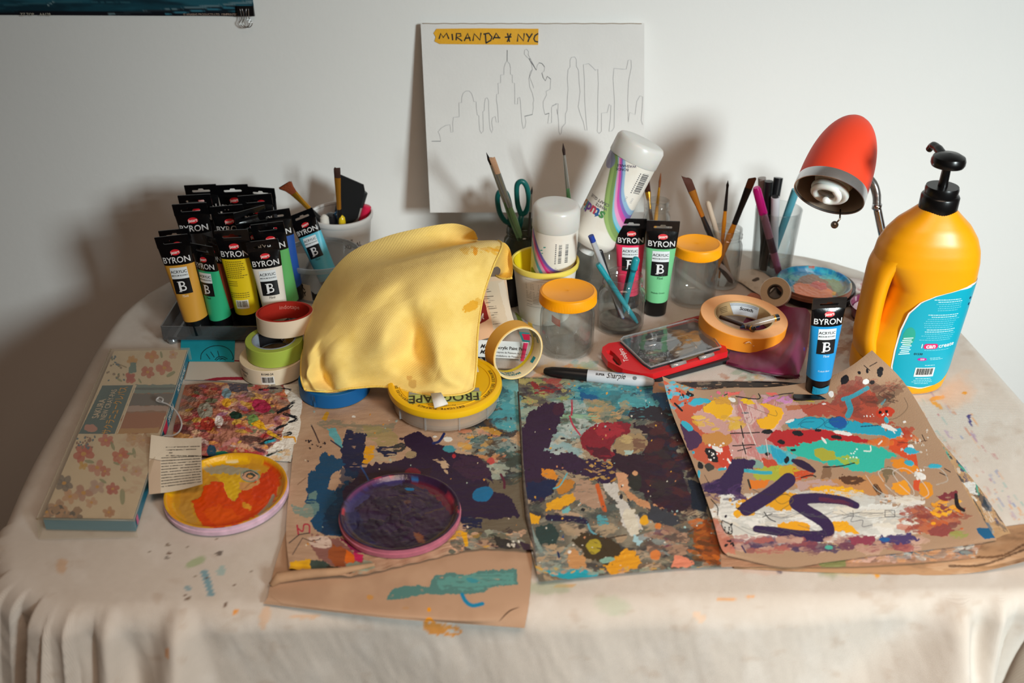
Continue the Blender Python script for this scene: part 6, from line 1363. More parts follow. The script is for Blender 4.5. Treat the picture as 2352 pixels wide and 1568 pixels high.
# ---- painted sheet on the right, its far corner curling up
def sheet(p):
    s = Sub(p, 1500, 780, 2.703); p.mottle('a88468', 120, .5, .25, .5)
    # coral / pink / red ground
    s.f([(60, 250), (250, 350), (330, 420), (240, 470), (300, 560), (460, 640), (500, 760), (400, 800), (260, 740), (190, 560), (130, 420)], 'bf5a40', rough=5)
    s.f([(240, 470), (330, 400), (620, 400), (900, 390), (960, 470), (820, 520), (780, 560), (720, 600), (700, 760), (620, 720), (470, 740), (440, 640), (300, 560)], 'c79a94', rough=7, dry=.1)
    s.D(480, 400, 760, 740, 30, 20, 70, ['b8868a', 'd4b0ac', 'c07a78', 'ddc4c0'], 1, dry=.35, rot=(60, 110)); s.f([(640, 540), (720, 560), (760, 640), (820, 680), (700, 700), (640, 640)], 'b88884', rough=5)
    s.f([(900, 400), (1150, 380), (1260, 260), (1380, 330), (1400, 450), (1500, 520), (1300, 520), (1120, 470), (960, 480)], 'b0503e', rough=8, dry=.1); s.f([(1180, 250), (1300, 230), (1340, 340), (1240, 420), (1100, 400), (1160, 320)], '8c4a40', rough=8, a=.8, dry=.2)
    s.b(1440, 450, 60, 32, 'c8402a', -10, dry=.1); s.D(1140, 280, 1500, 480, 30, 14, 50, ['6a3a36', 'a04a3c', '4c3430', '7a4438'], 2, dry=.45, a=.6)
    s.f([(740, 570), (860, 555), (1060, 560), (1200, 575), (1380, 640), (1300, 640), (1060, 640), (900, 660), (780, 670), (710, 620)], 'b4262a', rough=5)
    s.f([(380, 620), (460, 650), (500, 740), (480, 820), (380, 760), (330, 680)], 'c8442e', rough=5); s.f([(680, 740), (780, 745), (780, 800), (700, 820), (640, 790)], 'c04a34', rough=5); s.f([(1480, 620), (1560, 600), (1640, 720), (1640, 780), (1560, 740), (1460, 680)], 'd0502a', rough=6, dry=.1)
    s.D(1400, 560, 1620, 660, 14, 14, 40, ['c8502c', 'd8702c', 'b03c28'], 3, dry=.3)
    # orange kraft patches
    s.f([(310, 590), (400, 570), (480, 590), (495, 640), (430, 670), (340, 660), (300, 630)], 'c48a48', rough=5); s.f([(820, 405), (910, 400), (920, 430), (840, 440)], 'b8704c', rough=4)
    # yellows
    s.f([(305, 420), (370, 370), (470, 390), (495, 430), (490, 460), (440, 500), (400, 490), (360, 460), (310, 450)], YE, rough=5, h=1); s.f([(370, 360), (480, 350), (480, 400), (390, 400)], 'cf9a3c', rough=6, dry=.2)
    s.f([(660, 400), (700, 395), (800, 425), (815, 460), (780, 520), (740, 560), (660, 550), (640, 500), (710, 480), (720, 440)], 'efb21a', rough=4, h=1); s.f([(540, 370), (590, 365), (640, 400), (560, 400)], 'e8bc1e', rough=4); s.D(270, 480, 540, 560, 26, 8, 26, ['dcb43a', 'e8c040', 'd0a03c'], 4, dry=.4)
    # turquoise band and stroke
    s.f([(820, 520), (900, 490), (960, 475), (1060, 485), (1130, 500), (1220, 500), (1400, 530), (1440, 560), (1540, 545), (1555, 590), (1470, 615), (1420, 590), (1300, 590), (1180, 570), (1080, 560), (960, 550), (860, 555)], '22a4c2', rough=5, h=.8)
    s.b(1150, 515, 60, 38, '1658a4', 10, h=1.5, rough=.3); s.s([(1180, 370), (1240, 350), (1330, 300)], 26, '3d98ac', dry=.12); s.s([(1210, 380), (1225, 430), (1210, 470)], 36, '3a97ac', dry=.15); s.s([(1420, 400), (1440, 370)], 14, '5a94a0', dry=.3)
    s.f([(640, 660), (730, 650), (820, 690), (900, 720), (880, 770), (780, 780), (740, 720), (650, 700)], '5ab4c0', rough=6, dry=.08); s.f([(720, 660), (820, 700), (850, 760), (790, 770), (740, 720)], '28a2c4', rough=5)
    s.f([(820, 670), (960, 640), (1060, 615), (1180, 630), (1300, 650), (1420, 670), (1520, 720), (1440, 740), (1440, 800), (1340, 830), (1200, 800), (1060, 770), (960, 740), (900, 720)], '2fb8a6', rough=6)
    s.f([(1000, 680), (1050, 670), (1130, 700), (1140, 740), (1060, 750), (1010, 720)], 'a8a83a', rough=4); s.f([(1130, 730), (1200, 720), (1280, 740), (1270, 770), (1180, 770)], '9ab848', rough=6, dry=.25)
    # olive/yellow-orange below
    s.f([(600, 810), (760, 780), (860, 780), (910, 820), (880, 860), (760, 870), (640, 870)], 'aab03c', rough=6); s.f([(780, 790), (880, 780), (910, 830), (860, 860), (790, 850)], 'c4a52a', rough=5); s.f([(600, 870), (720, 870), (700, 920), (600, 930)], 'dc7a24', rough=5); s.b(640, 770, 50, 24, '7fa49a', 20, dry=.1); s.f([(860, 800), (1000, 800), (990, 850), (880, 870)], 'c8502c', rough=6, dry=.3)
    s.s([(410, 805), (450, 800)], 16, '37a8bc'); s.s([(560, 810), (680, 825), (730, 825)], 22, '37a8bc', dry=.1); s.b(350, 790, 30, 24, '3c3a36', 20)
    s.f([(1470, 750), (1560, 740), (1640, 790), (1660, 820), (1580, 830), (1500, 790)], 'e08a22', rough=5); s.f([(1490, 890), (1560, 870), (1600, 920), (1600, 960), (1530, 960), (1480, 930)], 'e89a22', rough=4); s.f([(1650, 890), (1720, 880), (1740, 960), (1700, 990), (1650, 950)], 'dc8f22', rough=4); s.f([(1620, 870), (1665, 870), (1650, 940), (1615, 920)], 'd0502a', rough=4)
    s.f([(850, 880), (1100, 870), (1420, 830), (1480, 1000), (1340, 1010), (1100, 940), (900, 920)], 'c08650', rough=7, a=.8); s.f([(880, 875), (1090, 870), (1160, 900), (980, 910), (900, 940)], 'b89a94', rough=6, dry=.2)
    s.f([(1060, 780), (1110, 800), (1100, 860), (1040, 860)], '7a5a40', rough=4, a=.8); s.f([(1150, 850), (1250, 840), (1330, 870), (1260, 910), (1180, 890)], '5a3a28', rough=7, dry=.3); s.s([(1380, 910), (1420, 970), (1440, 1000)], 34, '4a3020', dry=.3); s.f([(1410, 800), (1480, 790), (1500, 830), (1440, 880)], '7a6a50', rough=6, dry=.3)
    s.f([(970, 920), (1100, 905), (1300, 930), (1330, 990), (1260, 1020), (1150, 990), (980, 950)], 'eaae1a', rough=5)
    # white ground
    s.f([(420, 940), (540, 970), (720, 1030), (880, 1060), (1000, 1010), (1200, 1020), (1480, 1020), (1580, 1060), (1640, 1160), (1560, 1200), (1300, 1240), (1000, 1260), (700, 1280), (520, 1250), (440, 1160), (400, 1050)], 'd9dad6', rough=9)
    s.D(440, 960, 1620, 1240, 90, 20, 70, ['c8cac6', 'e4e4e0', 'b8b8b4', 'dcd6c8'], 5, dry=.45, rot=(-10, 10), el=3)
    s.f([(540, 990), (720, 950), (860, 950), (900, 970), (860, 1060), (760, 1060), (720, 1030), (620, 1050)], 'dfa01c', rough=6); s.f([(770, 1140), (900, 1130), (970, 1150), (980, 1200), (860, 1190), (780, 1180)], 'e8a41c', rough=5); s.f([(1110, 1130), (1200, 1130), (1290, 1210), (1180, 1190), (1120, 1190)], 'e8a820', rough=4); s.b(525, 1080, 26, 22, 'e8a818'); s.b(590, 1078, 44, 18, 'e0a428', dry=.2)
    s.d(440, 960, 560, 1130, 16, 6, 14, ['dca43a', '2a2030'], 6)
    # purple
    PS = '33204a'; s.f([(165, 520), (230, 540), (300, 600), (305, 630), (270, 670), (220, 690), (195, 620)], '4a2c50', rough=3)
    s.f([(490, 740), (560, 735), (640, 755), (620, 800), (560, 800), (560, 860), (540, 960), (420, 960), (310, 940), (330, 900), (420, 860), (460, 800)], PS, rough=4); s.D(300, 900, 540, 1000, 26, 12, 34, [PS, '4a3060'], 7, dry=.5)
    s.s([(840, 870), (740, 950), (580, 1050)], 88, PS, rough=.06); s.s([(870, 750), (930, 775), (1000, 815)], 48, '2c1c3a', taper=.5)
    s.s([(1260, 1030), (1180, 1000), (1040, 985), (920, 990), (880, 1010), (950, 1060), (1060, 1130), (1090, 1190), (1040, 1220), (900, 1215), (760, 1190), (640, 1175)], 74, PS, rough=.06, taper=.42)
    s.s([(1040, 990), (1160, 1005), (1230, 1025)], 26, '5a2440', dry=.3)
    # rust spatter lower right
    s.D(1540, 1040, 1920, 1200, 60, 10, 40, ['8c3a30', 'c05a2a', '7a3c3c', 'a04a3a', 'b86a4a'], 8, dry=.4); s.f([(1760, 970), (1900, 930), (1890, 990), (1790, 1000)], '7a3038', rough=6, dry=.3); s.f([(1700, 1190), (1800, 1140), (1880, 1180), (1820, 1220), (1720, 1220)], '8c4440', rough=6, dry=.2); s.D(1750, 1000, 1900, 1090, 26, 6, 20, ['eaa01c', 'f0b020'], 9, dry=.1); s.b(1740, 1140, 16, 10, 'eaa01c'); s.b(1740, 1078, 10, 10, 'eaa01c'); s.s([(1880, 960), (1890, 1030), (1930, 1060)], 26, '1c1416', taper=.3)
    # lower margin
    s.D(500, 1230, 1650, 1310, 80, 16, 50, ['8c4a50', '6a3a50', 'a8605a', 'c4a090', '4a3a5a', 'b89080'], 10, dry=.35, rot=(-5, 5), el=2.5); s.f([(1400, 1220), (1600, 1205), (1660, 1240), (1540, 1270), (1420, 1260)], '4a3a6a', rough=7, dry=.25); s.f([(1210, 1230), (1380, 1220), (1360, 1270), (1230, 1270)], '8c3c50', rough=6, dry=.2); s.b(1440, 1240, 36, 14, '1f5a9a'); s.b(1090, 1290, 24, 14, '4fa898')
    s.f([(2010, 1170), (2110, 1165), (2140, 1225), (2060, 1235), (2020, 1200)], '17577f', rough=3); s.b(1900, 1210, 60, 26, '8a9a4a', 0, dry=.35, a=.7)
    s.f([(340, 1100), (400, 1110), (480, 1240), (520, 1330), (430, 1320), (380, 1200)], 'c0705c', rough=6, a=.75); s.D(60, 260, 260, 420, 26, 8, 22, ['35a8c0', '3ab0c8', 'd9803c', '5ab8cc'], 11, dry=.1)
    # black marks, crosses, dots, scribbles
    K = '17161b'
    s.l([(480, 582), (660, 576)], 7, K); s.l([(545, 535), (562, 610)], 7, K); s.l([(495, 658), (638, 652)], 7, K); s.l([(555, 640), (575, 708)], 7, K); s.l([(525, 690), (610, 668)], 6, K)
    for x, y, a, b, r in ((900, 580, 34, 17, 10), (1025, 562, 22, 10, 0), (795, 635, 24, 14, 10), (1140, 603, 34, 13, 8), (830, 745, 14, 20, 20), (365, 715, 30, 54, -38), (710, 570, 36, 14, 0), (1190, 245, 22, 32, 30), (1410, 200, 18, 34, 10), (230, 340, 24, 12, 10), (870, 685, 16, 8, 0), (710, 710, 14, 12, 0), (295, 780, 18, 24, -30), (1280, 205, 12, 10, 30), (1330, 195, 8, 16, 0), (1410, 450, 10, 10, 0), (1450, 445, 10, 9, 0), (1360, 265, 14, 12, 0)): s.b(x, y, a, b, K, r, rough=.35)
    s.s([(135, 395), (160, 420), (180, 440)], 12, K); s.s([(440, 345), (480, 330), (530, 328)], 6, K); s.s([(515, 352), (580, 362), (640, 368), (665, 360), (655, 335)], 7, K); s.s([(715, 362), (790, 340), (870, 330)], 6, K); s.s([(1055, 790), (1160, 785), (1250, 765)], 7, K); s.s([(920, 855), (980, 840), (1010, 850)], 8, K); s.s([(590, 870), (605, 920)], 12, '33302a'); s.s([(1290, 540), (1400, 532)], 6, '17406a')
    s.s([(1310, 160), (1345, 190)], 5, K); s.s([(1345, 165), (1390, 140)], 5, K); s.s([(1670, 590), (1690, 630)], 5, K); s.s([(1520, 635), (1600, 640), (1700, 625)], 4, '5a3428'); s.s([(1810, 800), (1845, 820)], 6, K); s.s([(1780, 825), (1825, 845)], 6, K)
    for r in (0, 1): s.s([(1000+150*r, 510), (930+150*r, 515), (920+150*r, 540), (1000+150*r, 555), (1060+150*r, 520), (1040+150*r, 490), (950+150*r, 492), (900+150*r, 530)], 4, '1b6a8a')
    s.s([(1450, 300), (1400, 340), (1460, 370), (1500, 330), (1470, 300), (1520, 280)], 6, '54443c', a=.7); s.s([(1450, 340), (1500, 350), (1460, 380), (1500, 390)], 6, '4a3c36', a=.8); s.s([(1560, 360), (1580, 420), (1520, 480), (1440, 500)], 4, '5a4a3c', a=.7)
    for i in range(16): s.s([(560+60*i, 1060+12*(i % 5)), (640+60*i, 1080+9*(i % 4)), (760+60*i, 1068+16*(i % 3))], 3, '55565c', a=.7)
    for i in range(10): s.s([(500+50*i, 1150+10*(i % 4)), (620+50*i, 1210-8*(i % 3)), (700+40*i, 1180+14*(i % 3))], 3, '4a4a50', a=.7)
    s.s([(860, 990), (800, 1020), (760, 990), (820, 960), (870, 1000), (790, 1060)], 4, '6a5a30', a=.8); s.l([(1440, 1060), (1500, 1060), (1500, 1100), (1440, 1100), (1440, 1060)], 4, '3a3a42'); s.s([(1180, 1110), (1240, 1090), (1230, 1130), (1300, 1120), (1300, 1160), (1360, 1150)], 4, '6a6a70'); s.s([(1240, 1060), (1245, 1100)], 3, '3a3a42'); s.s([(1200, 1085), (1300, 1075), (1430, 1080)], 3, '3a3a42')
    s.s([(430, 1120), (425, 1150), (455, 1200), (490, 1200), (480, 1150), (445, 1130), (430, 1120)], 6, K); s.d(440, 1140, 490, 1200, 8, 4, 7, [K], 12); s.d(450, 1220, 500, 1290, 6, 5, 10, [K], 13); s.l([(550, 1280), (575, 1320)], 9, '2a2050'); s.s([(360, 990), (400, 1040), (400, 1090)], 6, K); s.s([(320, 840), (350, 900)], 3, K); s.s([(620, 930), (700, 960), (840, 960)], 3, '3a2a2a'); s.s([(690, 1070), (720, 1110), (760, 1130)], 6, K); s.s([(680, 1100), (740, 1080)], 5, K)
    s.s([(950, 430), (1040, 400), (1140, 440)], 3, '6a3a30', a=.6); s.s([(560, 400), (740, 470), (770, 465), (760, 440)], 3, '6a5030', a=.8); s.s([(600, 480), (570, 500), (600, 520), (620, 495)], 3, '6a5a5a', a=.8); s.b(570, 455, 24, 5, '6a6a70')
    # whites
    for x, y, a, b, r in ((1320, 262, 22, 18, 0), (492, 373, 26, 12, 20), (1465, 545, 46, 15, 25), (1600, 665, 20, 14, 10), (1105, 335, 18, 20, -20), (1060, 398, 12, 6, 0), (400, 680, 36, 14, 30), (350, 655, 8, 8, 0), (1560, 510, 10, 8, 0), (1180, 580, 60, 12, 10), (1060, 625, 26, 8, 50), (1660, 845, 34, 20, 30), (850, 505, 30, 10, -20)): s.b(x, y, a, b, 'e6e6e4', r, rough=.3, h=.8)
    s.d(1620, 800, 1700, 870, 12, 5, 10, ['e0e0dc'], 14); s.d(1540, 560, 1720, 720, 24, 3, 7, ['d0ccc4'], 15, a=.8); s.d(340, 640, 500, 800, 26, 3, 7, ['ece8e4'], 16); s.d(1300, 460, 1480, 480, 10, 3, 6, ['e6e6e4'], 17)
    s.s([(1310, 690), (1350, 690), (1350, 660)], 8, 'dfeae6'); s.s([(1400, 650), (1420, 630)], 9, 'e6e6e4'); s.d(1200, 670, 1280, 740, 8, 4, 7, ['cfeee8'], 18); s.s([(1420, 540), (1480, 560), (1500, 580)], 8, 'e6e6e4')
    for k in range(2): s.s([(1430+90*k, 880), (1400+90*k, 820), (1480+90*k, 800), (1580+90*k, 880), (1620+90*k, 960), (1540+90*k, 980), (1440+90*k, 900)], 6, 'cdc8c0', a=.7, dry=.2)
    s.s([(1320, 840), (1400, 940), (1540, 990), (1660, 1030)], 5, 'c8c4bc', a=.7); s.s([(1680, 790), (1780, 800), (1830, 870), (1760, 900)], 8, 'b8b4ac', a=.6, dry=.3)
    s.s([(540, 400), (600, 560), (680, 760)], 7, 'dccac6', dry=.3); s.s([(700, 620), (720, 740)], 5, 'dccac6', dry=.3)
    # splashes of aqua
    for x, y, a, b, r in ((280, 385, 44, 22, -10), (330, 380, 30, 14, 10), (210, 535, 44, 20, 40), (1590, 765, 36, 18, 10), (1600, 690, 44, 20, 10), (1750, 785, 44, 14, 0), (285, 830, 8, 26, 0), (150, 290, 10, 8, 0), (165, 340, 8, 6, 0), (215, 360, 9, 7, 0), (240, 310, 14, 8, 0), (1450, 500, 14, 22, -20), (250, 700, 8, 10, 0)): s.b(x, y, a, b, '35abc6', r, rough=.3, h=.5)
    s.d(90, 290, 260, 400, 20, 3, 7, ['40a8c0', '2a2028'], 19); s.D(690, 350, 860, 390, 16, 8, 20, ['c07ab8', 'd08ac4', 'caa0b0'], 20, dry=.3); s.f([(460, 325), (540, 325), (530, 340), (470, 345)], 'e06a60', rough=3); s.f([(700, 325), (760, 325), (780, 340), (720, 345)], 'e06a60', rough=3); s.d(350, 320, 470, 360, 10, 4, 7, ['e06a8a'], 21); s.s([(870, 380), (940, 375), (1000, 385)], 8, 'b8a83a', dry=.25)
g = pxpatch([[(1521, 864, .034), (1600, 894, .014), (1680, 890, .0095), (1780, 888, .0085), (1880, 872, .018), (1945, 846, .042), (2003, 804, .075)],
             [(1544, 948, .013), (1640, 960, .0085), (1730, 960, .0078), (1830, 955, .0078), (1930, 935, .012), (2010, 908, .024), (2078, 880, .040)],
             [(1590, 1060, .0095), (1700, 1065, .0075), (1800, 1065, .0075), (1910, 1055, .0075), (2010, 1040, .009), (2085, 1022, .014), (2152, 1002, .020)],
             [(1632, 1175, .0085), (1750, 1180, .0072), (1850, 1180, .0072), (1960, 1170, .0072), (2070, 1160, .008), (2150, 1148, .010), (2222, 1132, .013)],
             [(1655, 1254, .0095), (1780, 1268, .0074), (1890, 1262, .0072), (2000, 1254, .0072), (2110, 1244, .0076), (2195, 1232, .009), (2272, 1214, .011)],
             [(1672, 1276, .0070), (1800, 1302, .0066), (1905, 1290, .0066), (2010, 1276, .0068), (2120, 1264, .0072), (2205, 1254, .008), (2290, 1240, .009)]], 700, 440)
sh = thing('painted_sheet', 'colourful painted kraft sheet with purple S curve, its far corner curling up', 'paper')
painted_grid('sheet', g, PAINTED, sh, sheet, 'a88a70', .0005)

# ================================================================== LIDS
def lid(label, px, py, z, R, paint, base, rimc, h=.011, tilt=None, group=None, name='tub_lid'):
    c = at(px, py, z); t = thing(name, label, 'lid', c, tilt)
    pr = [(R-.001, 0), (R, .001), (R+.0004, h*.55), (R-.001, h*.6), (R-.0008, h), (R-.0024, h+.0004), (R-.0042, h-.0004), (R-.0066, h-.0046), (R-.011, h-.0062)]
    n = 180; nr = 60; V = []
    for r, zz in pr[4:]:
        V += [(r*math.cos(2*math.pi*k/n), r*math.sin(2*math.pi*k/n), zz) for k in range(n)]
    for j in range(1, nr+1):
        r = (R-.011)*(1-j/nr); zz = h-.0062
        V += [(max(r, 1e-4)*math.cos(2*math.pi*k/n), max(r, 1e-4)*math.sin(2*math.pi*k/n), zz+.0007*(vnoise(np.array(r*math.cos(2*math.pi*k/n)*260.), np.array(r*math.sin(2*math.pi*k/n)*200.), 5)-.5)*(j > 6)) for k in range(n)]
    V = np.array(V); M_ = t.matrix_basis; R3 = np.array((Quaternion(t.rotation_quaternion) if tilt is not None else Quaternion()).to_matrix()); W = V @ R3.T + np.array(c)
    X, Y = pix(W); p = Paint(X, Y, base); paint(p); V[:, 2] += p.h*.0008
    nn = len(pr)-4+nr
    obj('painted_face', mesh('painted_face', V, gridfaces(n, nn, True, True), GLOSSY, cols=p.C), None, t)
    obj('rim_wall', lathe([(0, 0)]+pr[:5], 96, 'rim_wall', mat(rimc, .45, var=.25, vscale=70)), None, t)
    return t
def orp(p):
    s = Sub(p, 60, 700, 2.8); p.mottle('c9841c', 30, .5, .2, .5); p.blob(515, 1138, 118, 66, 'c4a02c', 0, .1, .7, dry=.3)
    s.f([(930, 1180), (1000, 1050), (1200, 1000), (1480, 990), (1640, 1080), (1680, 1200), (1600, 1330), (1380, 1440), (1150, 1470), (980, 1380)], 'c9902c', rough=6, a=.7); s.s([(925, 1300), (930, 1180), (1040, 1060), (1200, 1010), (1420, 1000)], 50, 'e8b416', dry=.2)
    s.f([(1130, 1050), (1250, 1030), (1420, 1050), (1500, 1070), (1380, 1110), (1200, 1100)], 'a49a80', rough=6, dry=.2); s.f([(1150, 1090), (1380, 1080), (1440, 1150), (1380, 1260), (1290, 1240), (1250, 1120)], 'd8aa24', rough=7); s.f([(1240, 1110), (1380, 1120), (1350, 1260), (1300, 1250)], 'e0b422', rough=6, dry=.3)
    s.f([(980, 1300), (1000, 1180), (1100, 1150), (1180, 1220), (1060, 1280), (1100, 1400), (1020, 1380)], 'c08f3a', rough=6, dry=.15); s.f([(1140, 1170), (1200, 1140), (1270, 1145), (1290, 1240), (1340, 1270), (1380, 1200), (1440, 1150), (1530, 1100), (1600, 1030), (1640, 1090), (1620, 1200), (1600, 1260), (1480, 1350), (1380, 1410), (1240, 1440), (1140, 1420), (1090, 1350), (1070, 1260), (1130, 1230)], 'd8480e', rough=5, h=.6)
    s.f([(1500, 1110), (1580, 1040), (1630, 1100), (1600, 1200), (1480, 1290), (1440, 1220)], 'cf3f12', rough=8, dry=.25); s.f([(1130, 1330), (1240, 1290), (1340, 1330), (1400, 1380), (1240, 1430)], 'e0560e', rough=8, dry=.2); s.f([(1390, 1270), (1450, 1290), (1440, 1330), (1400, 1310)], 'e09a2c', rough=4)
    s.b(1440, 1100, 64, 40, '8f9a86', 5, rough=.05); s.b(1440, 1100, 54, 31, 'd9a98a', 5, rough=.05); s.s([(1392, 1100), (1410, 1075), (1450, 1068), (1490, 1090)], 7, '3a4a44'); s.b(1445, 1098, 28, 20, '3f4a44', 0); s.b(1440, 1102, 17, 10, 'd89a5a', 0); s.f([(1370, 1140), (1480, 1150), (1500, 1110), (1510, 1150), (1440, 1190), (1370, 1190)], 'd39a5e', rough=4); s.s([(1590, 1230), (1560, 1290), (1500, 1350)], 22, '9a9080', dry=.2)
    s.s([(910, 1230), (960, 1380), (1080, 1450), (1250, 1475), (1420, 1450), (1560, 1370), (1660, 1260), (1670, 1150)], 30, 'e39a1c', dry=.1); s.s([(1540, 1010), (1640, 1090)], 24, 'd8541c', dry=.2); s.b(1320, 1012, 40, 7, 'f0e0b0', dry=.2)
lid('yellow lid holding orange paint, at the left front of the table', 523, 1139, .0015, .0690, orp, 'dba51c', 'd8b8cc')
def pup(p):
    s = Sub(p, 580, 860, 2.613); p.mottle('3a2a44', 26, .5, .2, .7); p.mottle('2a1c24', 34, .55, .2, .7)
    s.f([(560, 760), (640, 680), (780, 630), (900, 620), (900, 660), (760, 680), (620, 800), (560, 920)], '3c3460', rough=7, dry=.12); s.f([(540, 900), (620, 800), (660, 900), (760, 1040), (640, 1040), (560, 980)], '2e2a50', rough=8, dry=.15); s.D(640, 680, 1150, 1060, 60, 20, 60, ['2a1a2c', '3a2438', '241624', '3c2a40', '301c2c'], 1, dry=.4)
    s.f([(960, 620), (1150, 700), (1220, 800), (1200, 840), (1060, 700), (940, 650)], '5c1c2c', rough=6, dry=.15); s.b(945, 688, 26, 9, '1a6a9a'); s.b(975, 633, 22, 9, '205a90'); s.f([(960, 950), (1020, 960), (1030, 1010), (990, 1010)], '7a4a34', rough=4, dry=.2); s.b(930, 765, 24, 10, '6a4a3a', a=.6)
    s.s([(530, 930), (560, 1000), (660, 1070), (800, 1100), (960, 1090), (1100, 1050), (1200, 970), (1245, 860)], 16, 'c98a5c', dry=.1); s.s([(530, 960), (600, 1040), (720, 1100), (860, 1115)], 18, 'b8804c', dry=.1); s.s([(800, 1085), (860, 1088)], 14, 'b02430'); s.s([(1060, 1075), (1140, 1030), (1190, 990)], 12, 'd08a2c'); s.s([(720, 620), (960, 610), (1100, 650), (1180, 720), (1240, 830)], 10, 'a8384c', dry=.15); s.s([(540, 820), (600, 720), (700, 650), (820, 612)], 10, '6a3a5c', dry=.1); s.b(540, 820, 8, 20, 'b02a38')
lid('dark purple paint-filled lid lying on the open book', 920, 1188, .0062, .0665, pup, '33203a', 'b4687c')
def blp(p):
    s = Sub(p, 1640, 560, 4.612); p.mottle('8a7a6c', 20, .5, .2, .4)
    s.f([(640, 400), (720, 260), (960, 235), (1220, 260), (1400, 340), (1450, 420), (1300, 380), (1180, 350), (1000, 300), (880, 340), (840, 440), (760, 480)], '1f86b8', rough=3); s.f([(860, 270), (1000, 260), (1080, 310), (960, 330)], '9fc4dc', rough=4, dry=.2); s.D(660, 250, 1380, 400, 40, 20, 60, ['2a9ac8', '1b5f9c', '3fb4c4', '2a78a8', '54b8b0'], 1, dry=.3)
    s.f([(840, 440), (940, 340), (1040, 320), (1160, 370), (1300, 420), (1400, 480), (1380, 560), (1180, 540), (1000, 460)], '8f6a50', rough=3); s.f([(1160, 370), (1280, 380), (1380, 450), (1390, 540), (1330, 570), (1260, 480)], '7f8a64', rough=4, dry=.1); s.f([(840, 440), (900, 410), (1010, 430), (1110, 400), (1200, 460), (1270, 510), (1250, 570), (1100, 600), (940, 580), (860, 530)], 'e8834c', rough=3); s.f([(1010, 430), (1080, 395), (1190, 430), (1200, 480), (1110, 490)], 'c9584c', rough=3); s.f([(1255, 500), (1290, 505), (1280, 550), (1250, 550)], 'e0a01c', rough=2)
    s.b(1040, 240, 36, 8, 'c8583c'); s.s([(1450, 420), (1460, 500), (1420, 580), (1280, 620)], 22, 'b0a48c')
def dkp(p): p.mottle('3a2422', 20, .5, .2, .6)
lid('black lid underneath the blue and orange paint lid', 1872, 672, .0015, .0600, dkp, '1c1618', '17151a', h=.017)
lid('lid with blue, orange and brown paint at the back beside the lamp', 1868, 660, .019, .0570, blp, '7a8a8c', '8a5a48')
# red-stained card and maroon dish behind the bottle
def rdp(p):
    p.mottle('b04048', 14, .45, .2, .8); p.dabs(1940, 640, 2030, 700, 50, 4, 12, ['8c1a26', 'c45058', 'e0d0cc', '6a141e', 'f0eae6'], 3, dry=.3)
rc = thing('stained_card', 'white card with red paint stains between the blue lid and the bottle', 'card'); painted_grid('card', pxpatch([[(1925, 640, .003), (1975, 640, .012), (2015, 668, .010)], [(1935, 668, .003), (1975, 676, .008), (2015, 690, .008)], [(1940, 700, .002), (1980, 706, .003), (2020, 712, .003)]], 90, 60), PAPER, rc, rdp, 'd8cfcc')
c_ = at(2010, 728, .001)
md = thing('maroon_dish', 'shiny maroon dish half hidden behind the yellow bottle', 'dish', c_)
obj('dish_wall', lathe([(0, .001), (.028, .001), (.034, .006), (.038, .020), (.0395, .0205), (.0395, .019), (.036, .004), (.030, 0), (0, 0)], 56, 'dish_wall', mat('6e2444', .22, coat=.4)), None, md)
obj('residue', lathe([(0, .0045), (.026, .0045), (.031, .008), (.034, .012), (.030, .0065)], 40, 'residue', mat('a88a90', .3)), None, md)
# torn card scraps behind the orange tape
tc_ = thing('torn_card', 'torn piece of off-white card near the foot of the drinking glass', 'card')
painted_grid('card', pxpatch([[(1700, 622, .006), (1740, 618, .014), (1768, 636, .012), (1786, 650, .004)], [(1690, 640, .004), (1728, 640, .012), (1752, 656, .012), (1772, 668, .006)], [(1706, 652, .002), (1724, 664, .004), (1740, 674, .004), (1752, 682, .002)]], 50, 40), PAPER, tc_, lambda p: (p.mottle('a89a88', 12, .5, .2, .5), p.blob(1736, 642, 9, 4, '5a5048', -20)), 'cfc4b4')
sc2 = thing('pink_scrap', 'salmon-stained scrap between the white roll and orange tape', 'paper')
painted_grid('scrap', pxpatch([[(1724, 672, .002), (1750, 674, .003)], [(1714, 682, .002), (1748, 690, .003)], [(1730, 686, .001), (1744, 694, .001)]], 30, 20), PAPER, sc2, lambda p: p.mottle('a8604c', 8, .5, .2, .5), 'c07a60')

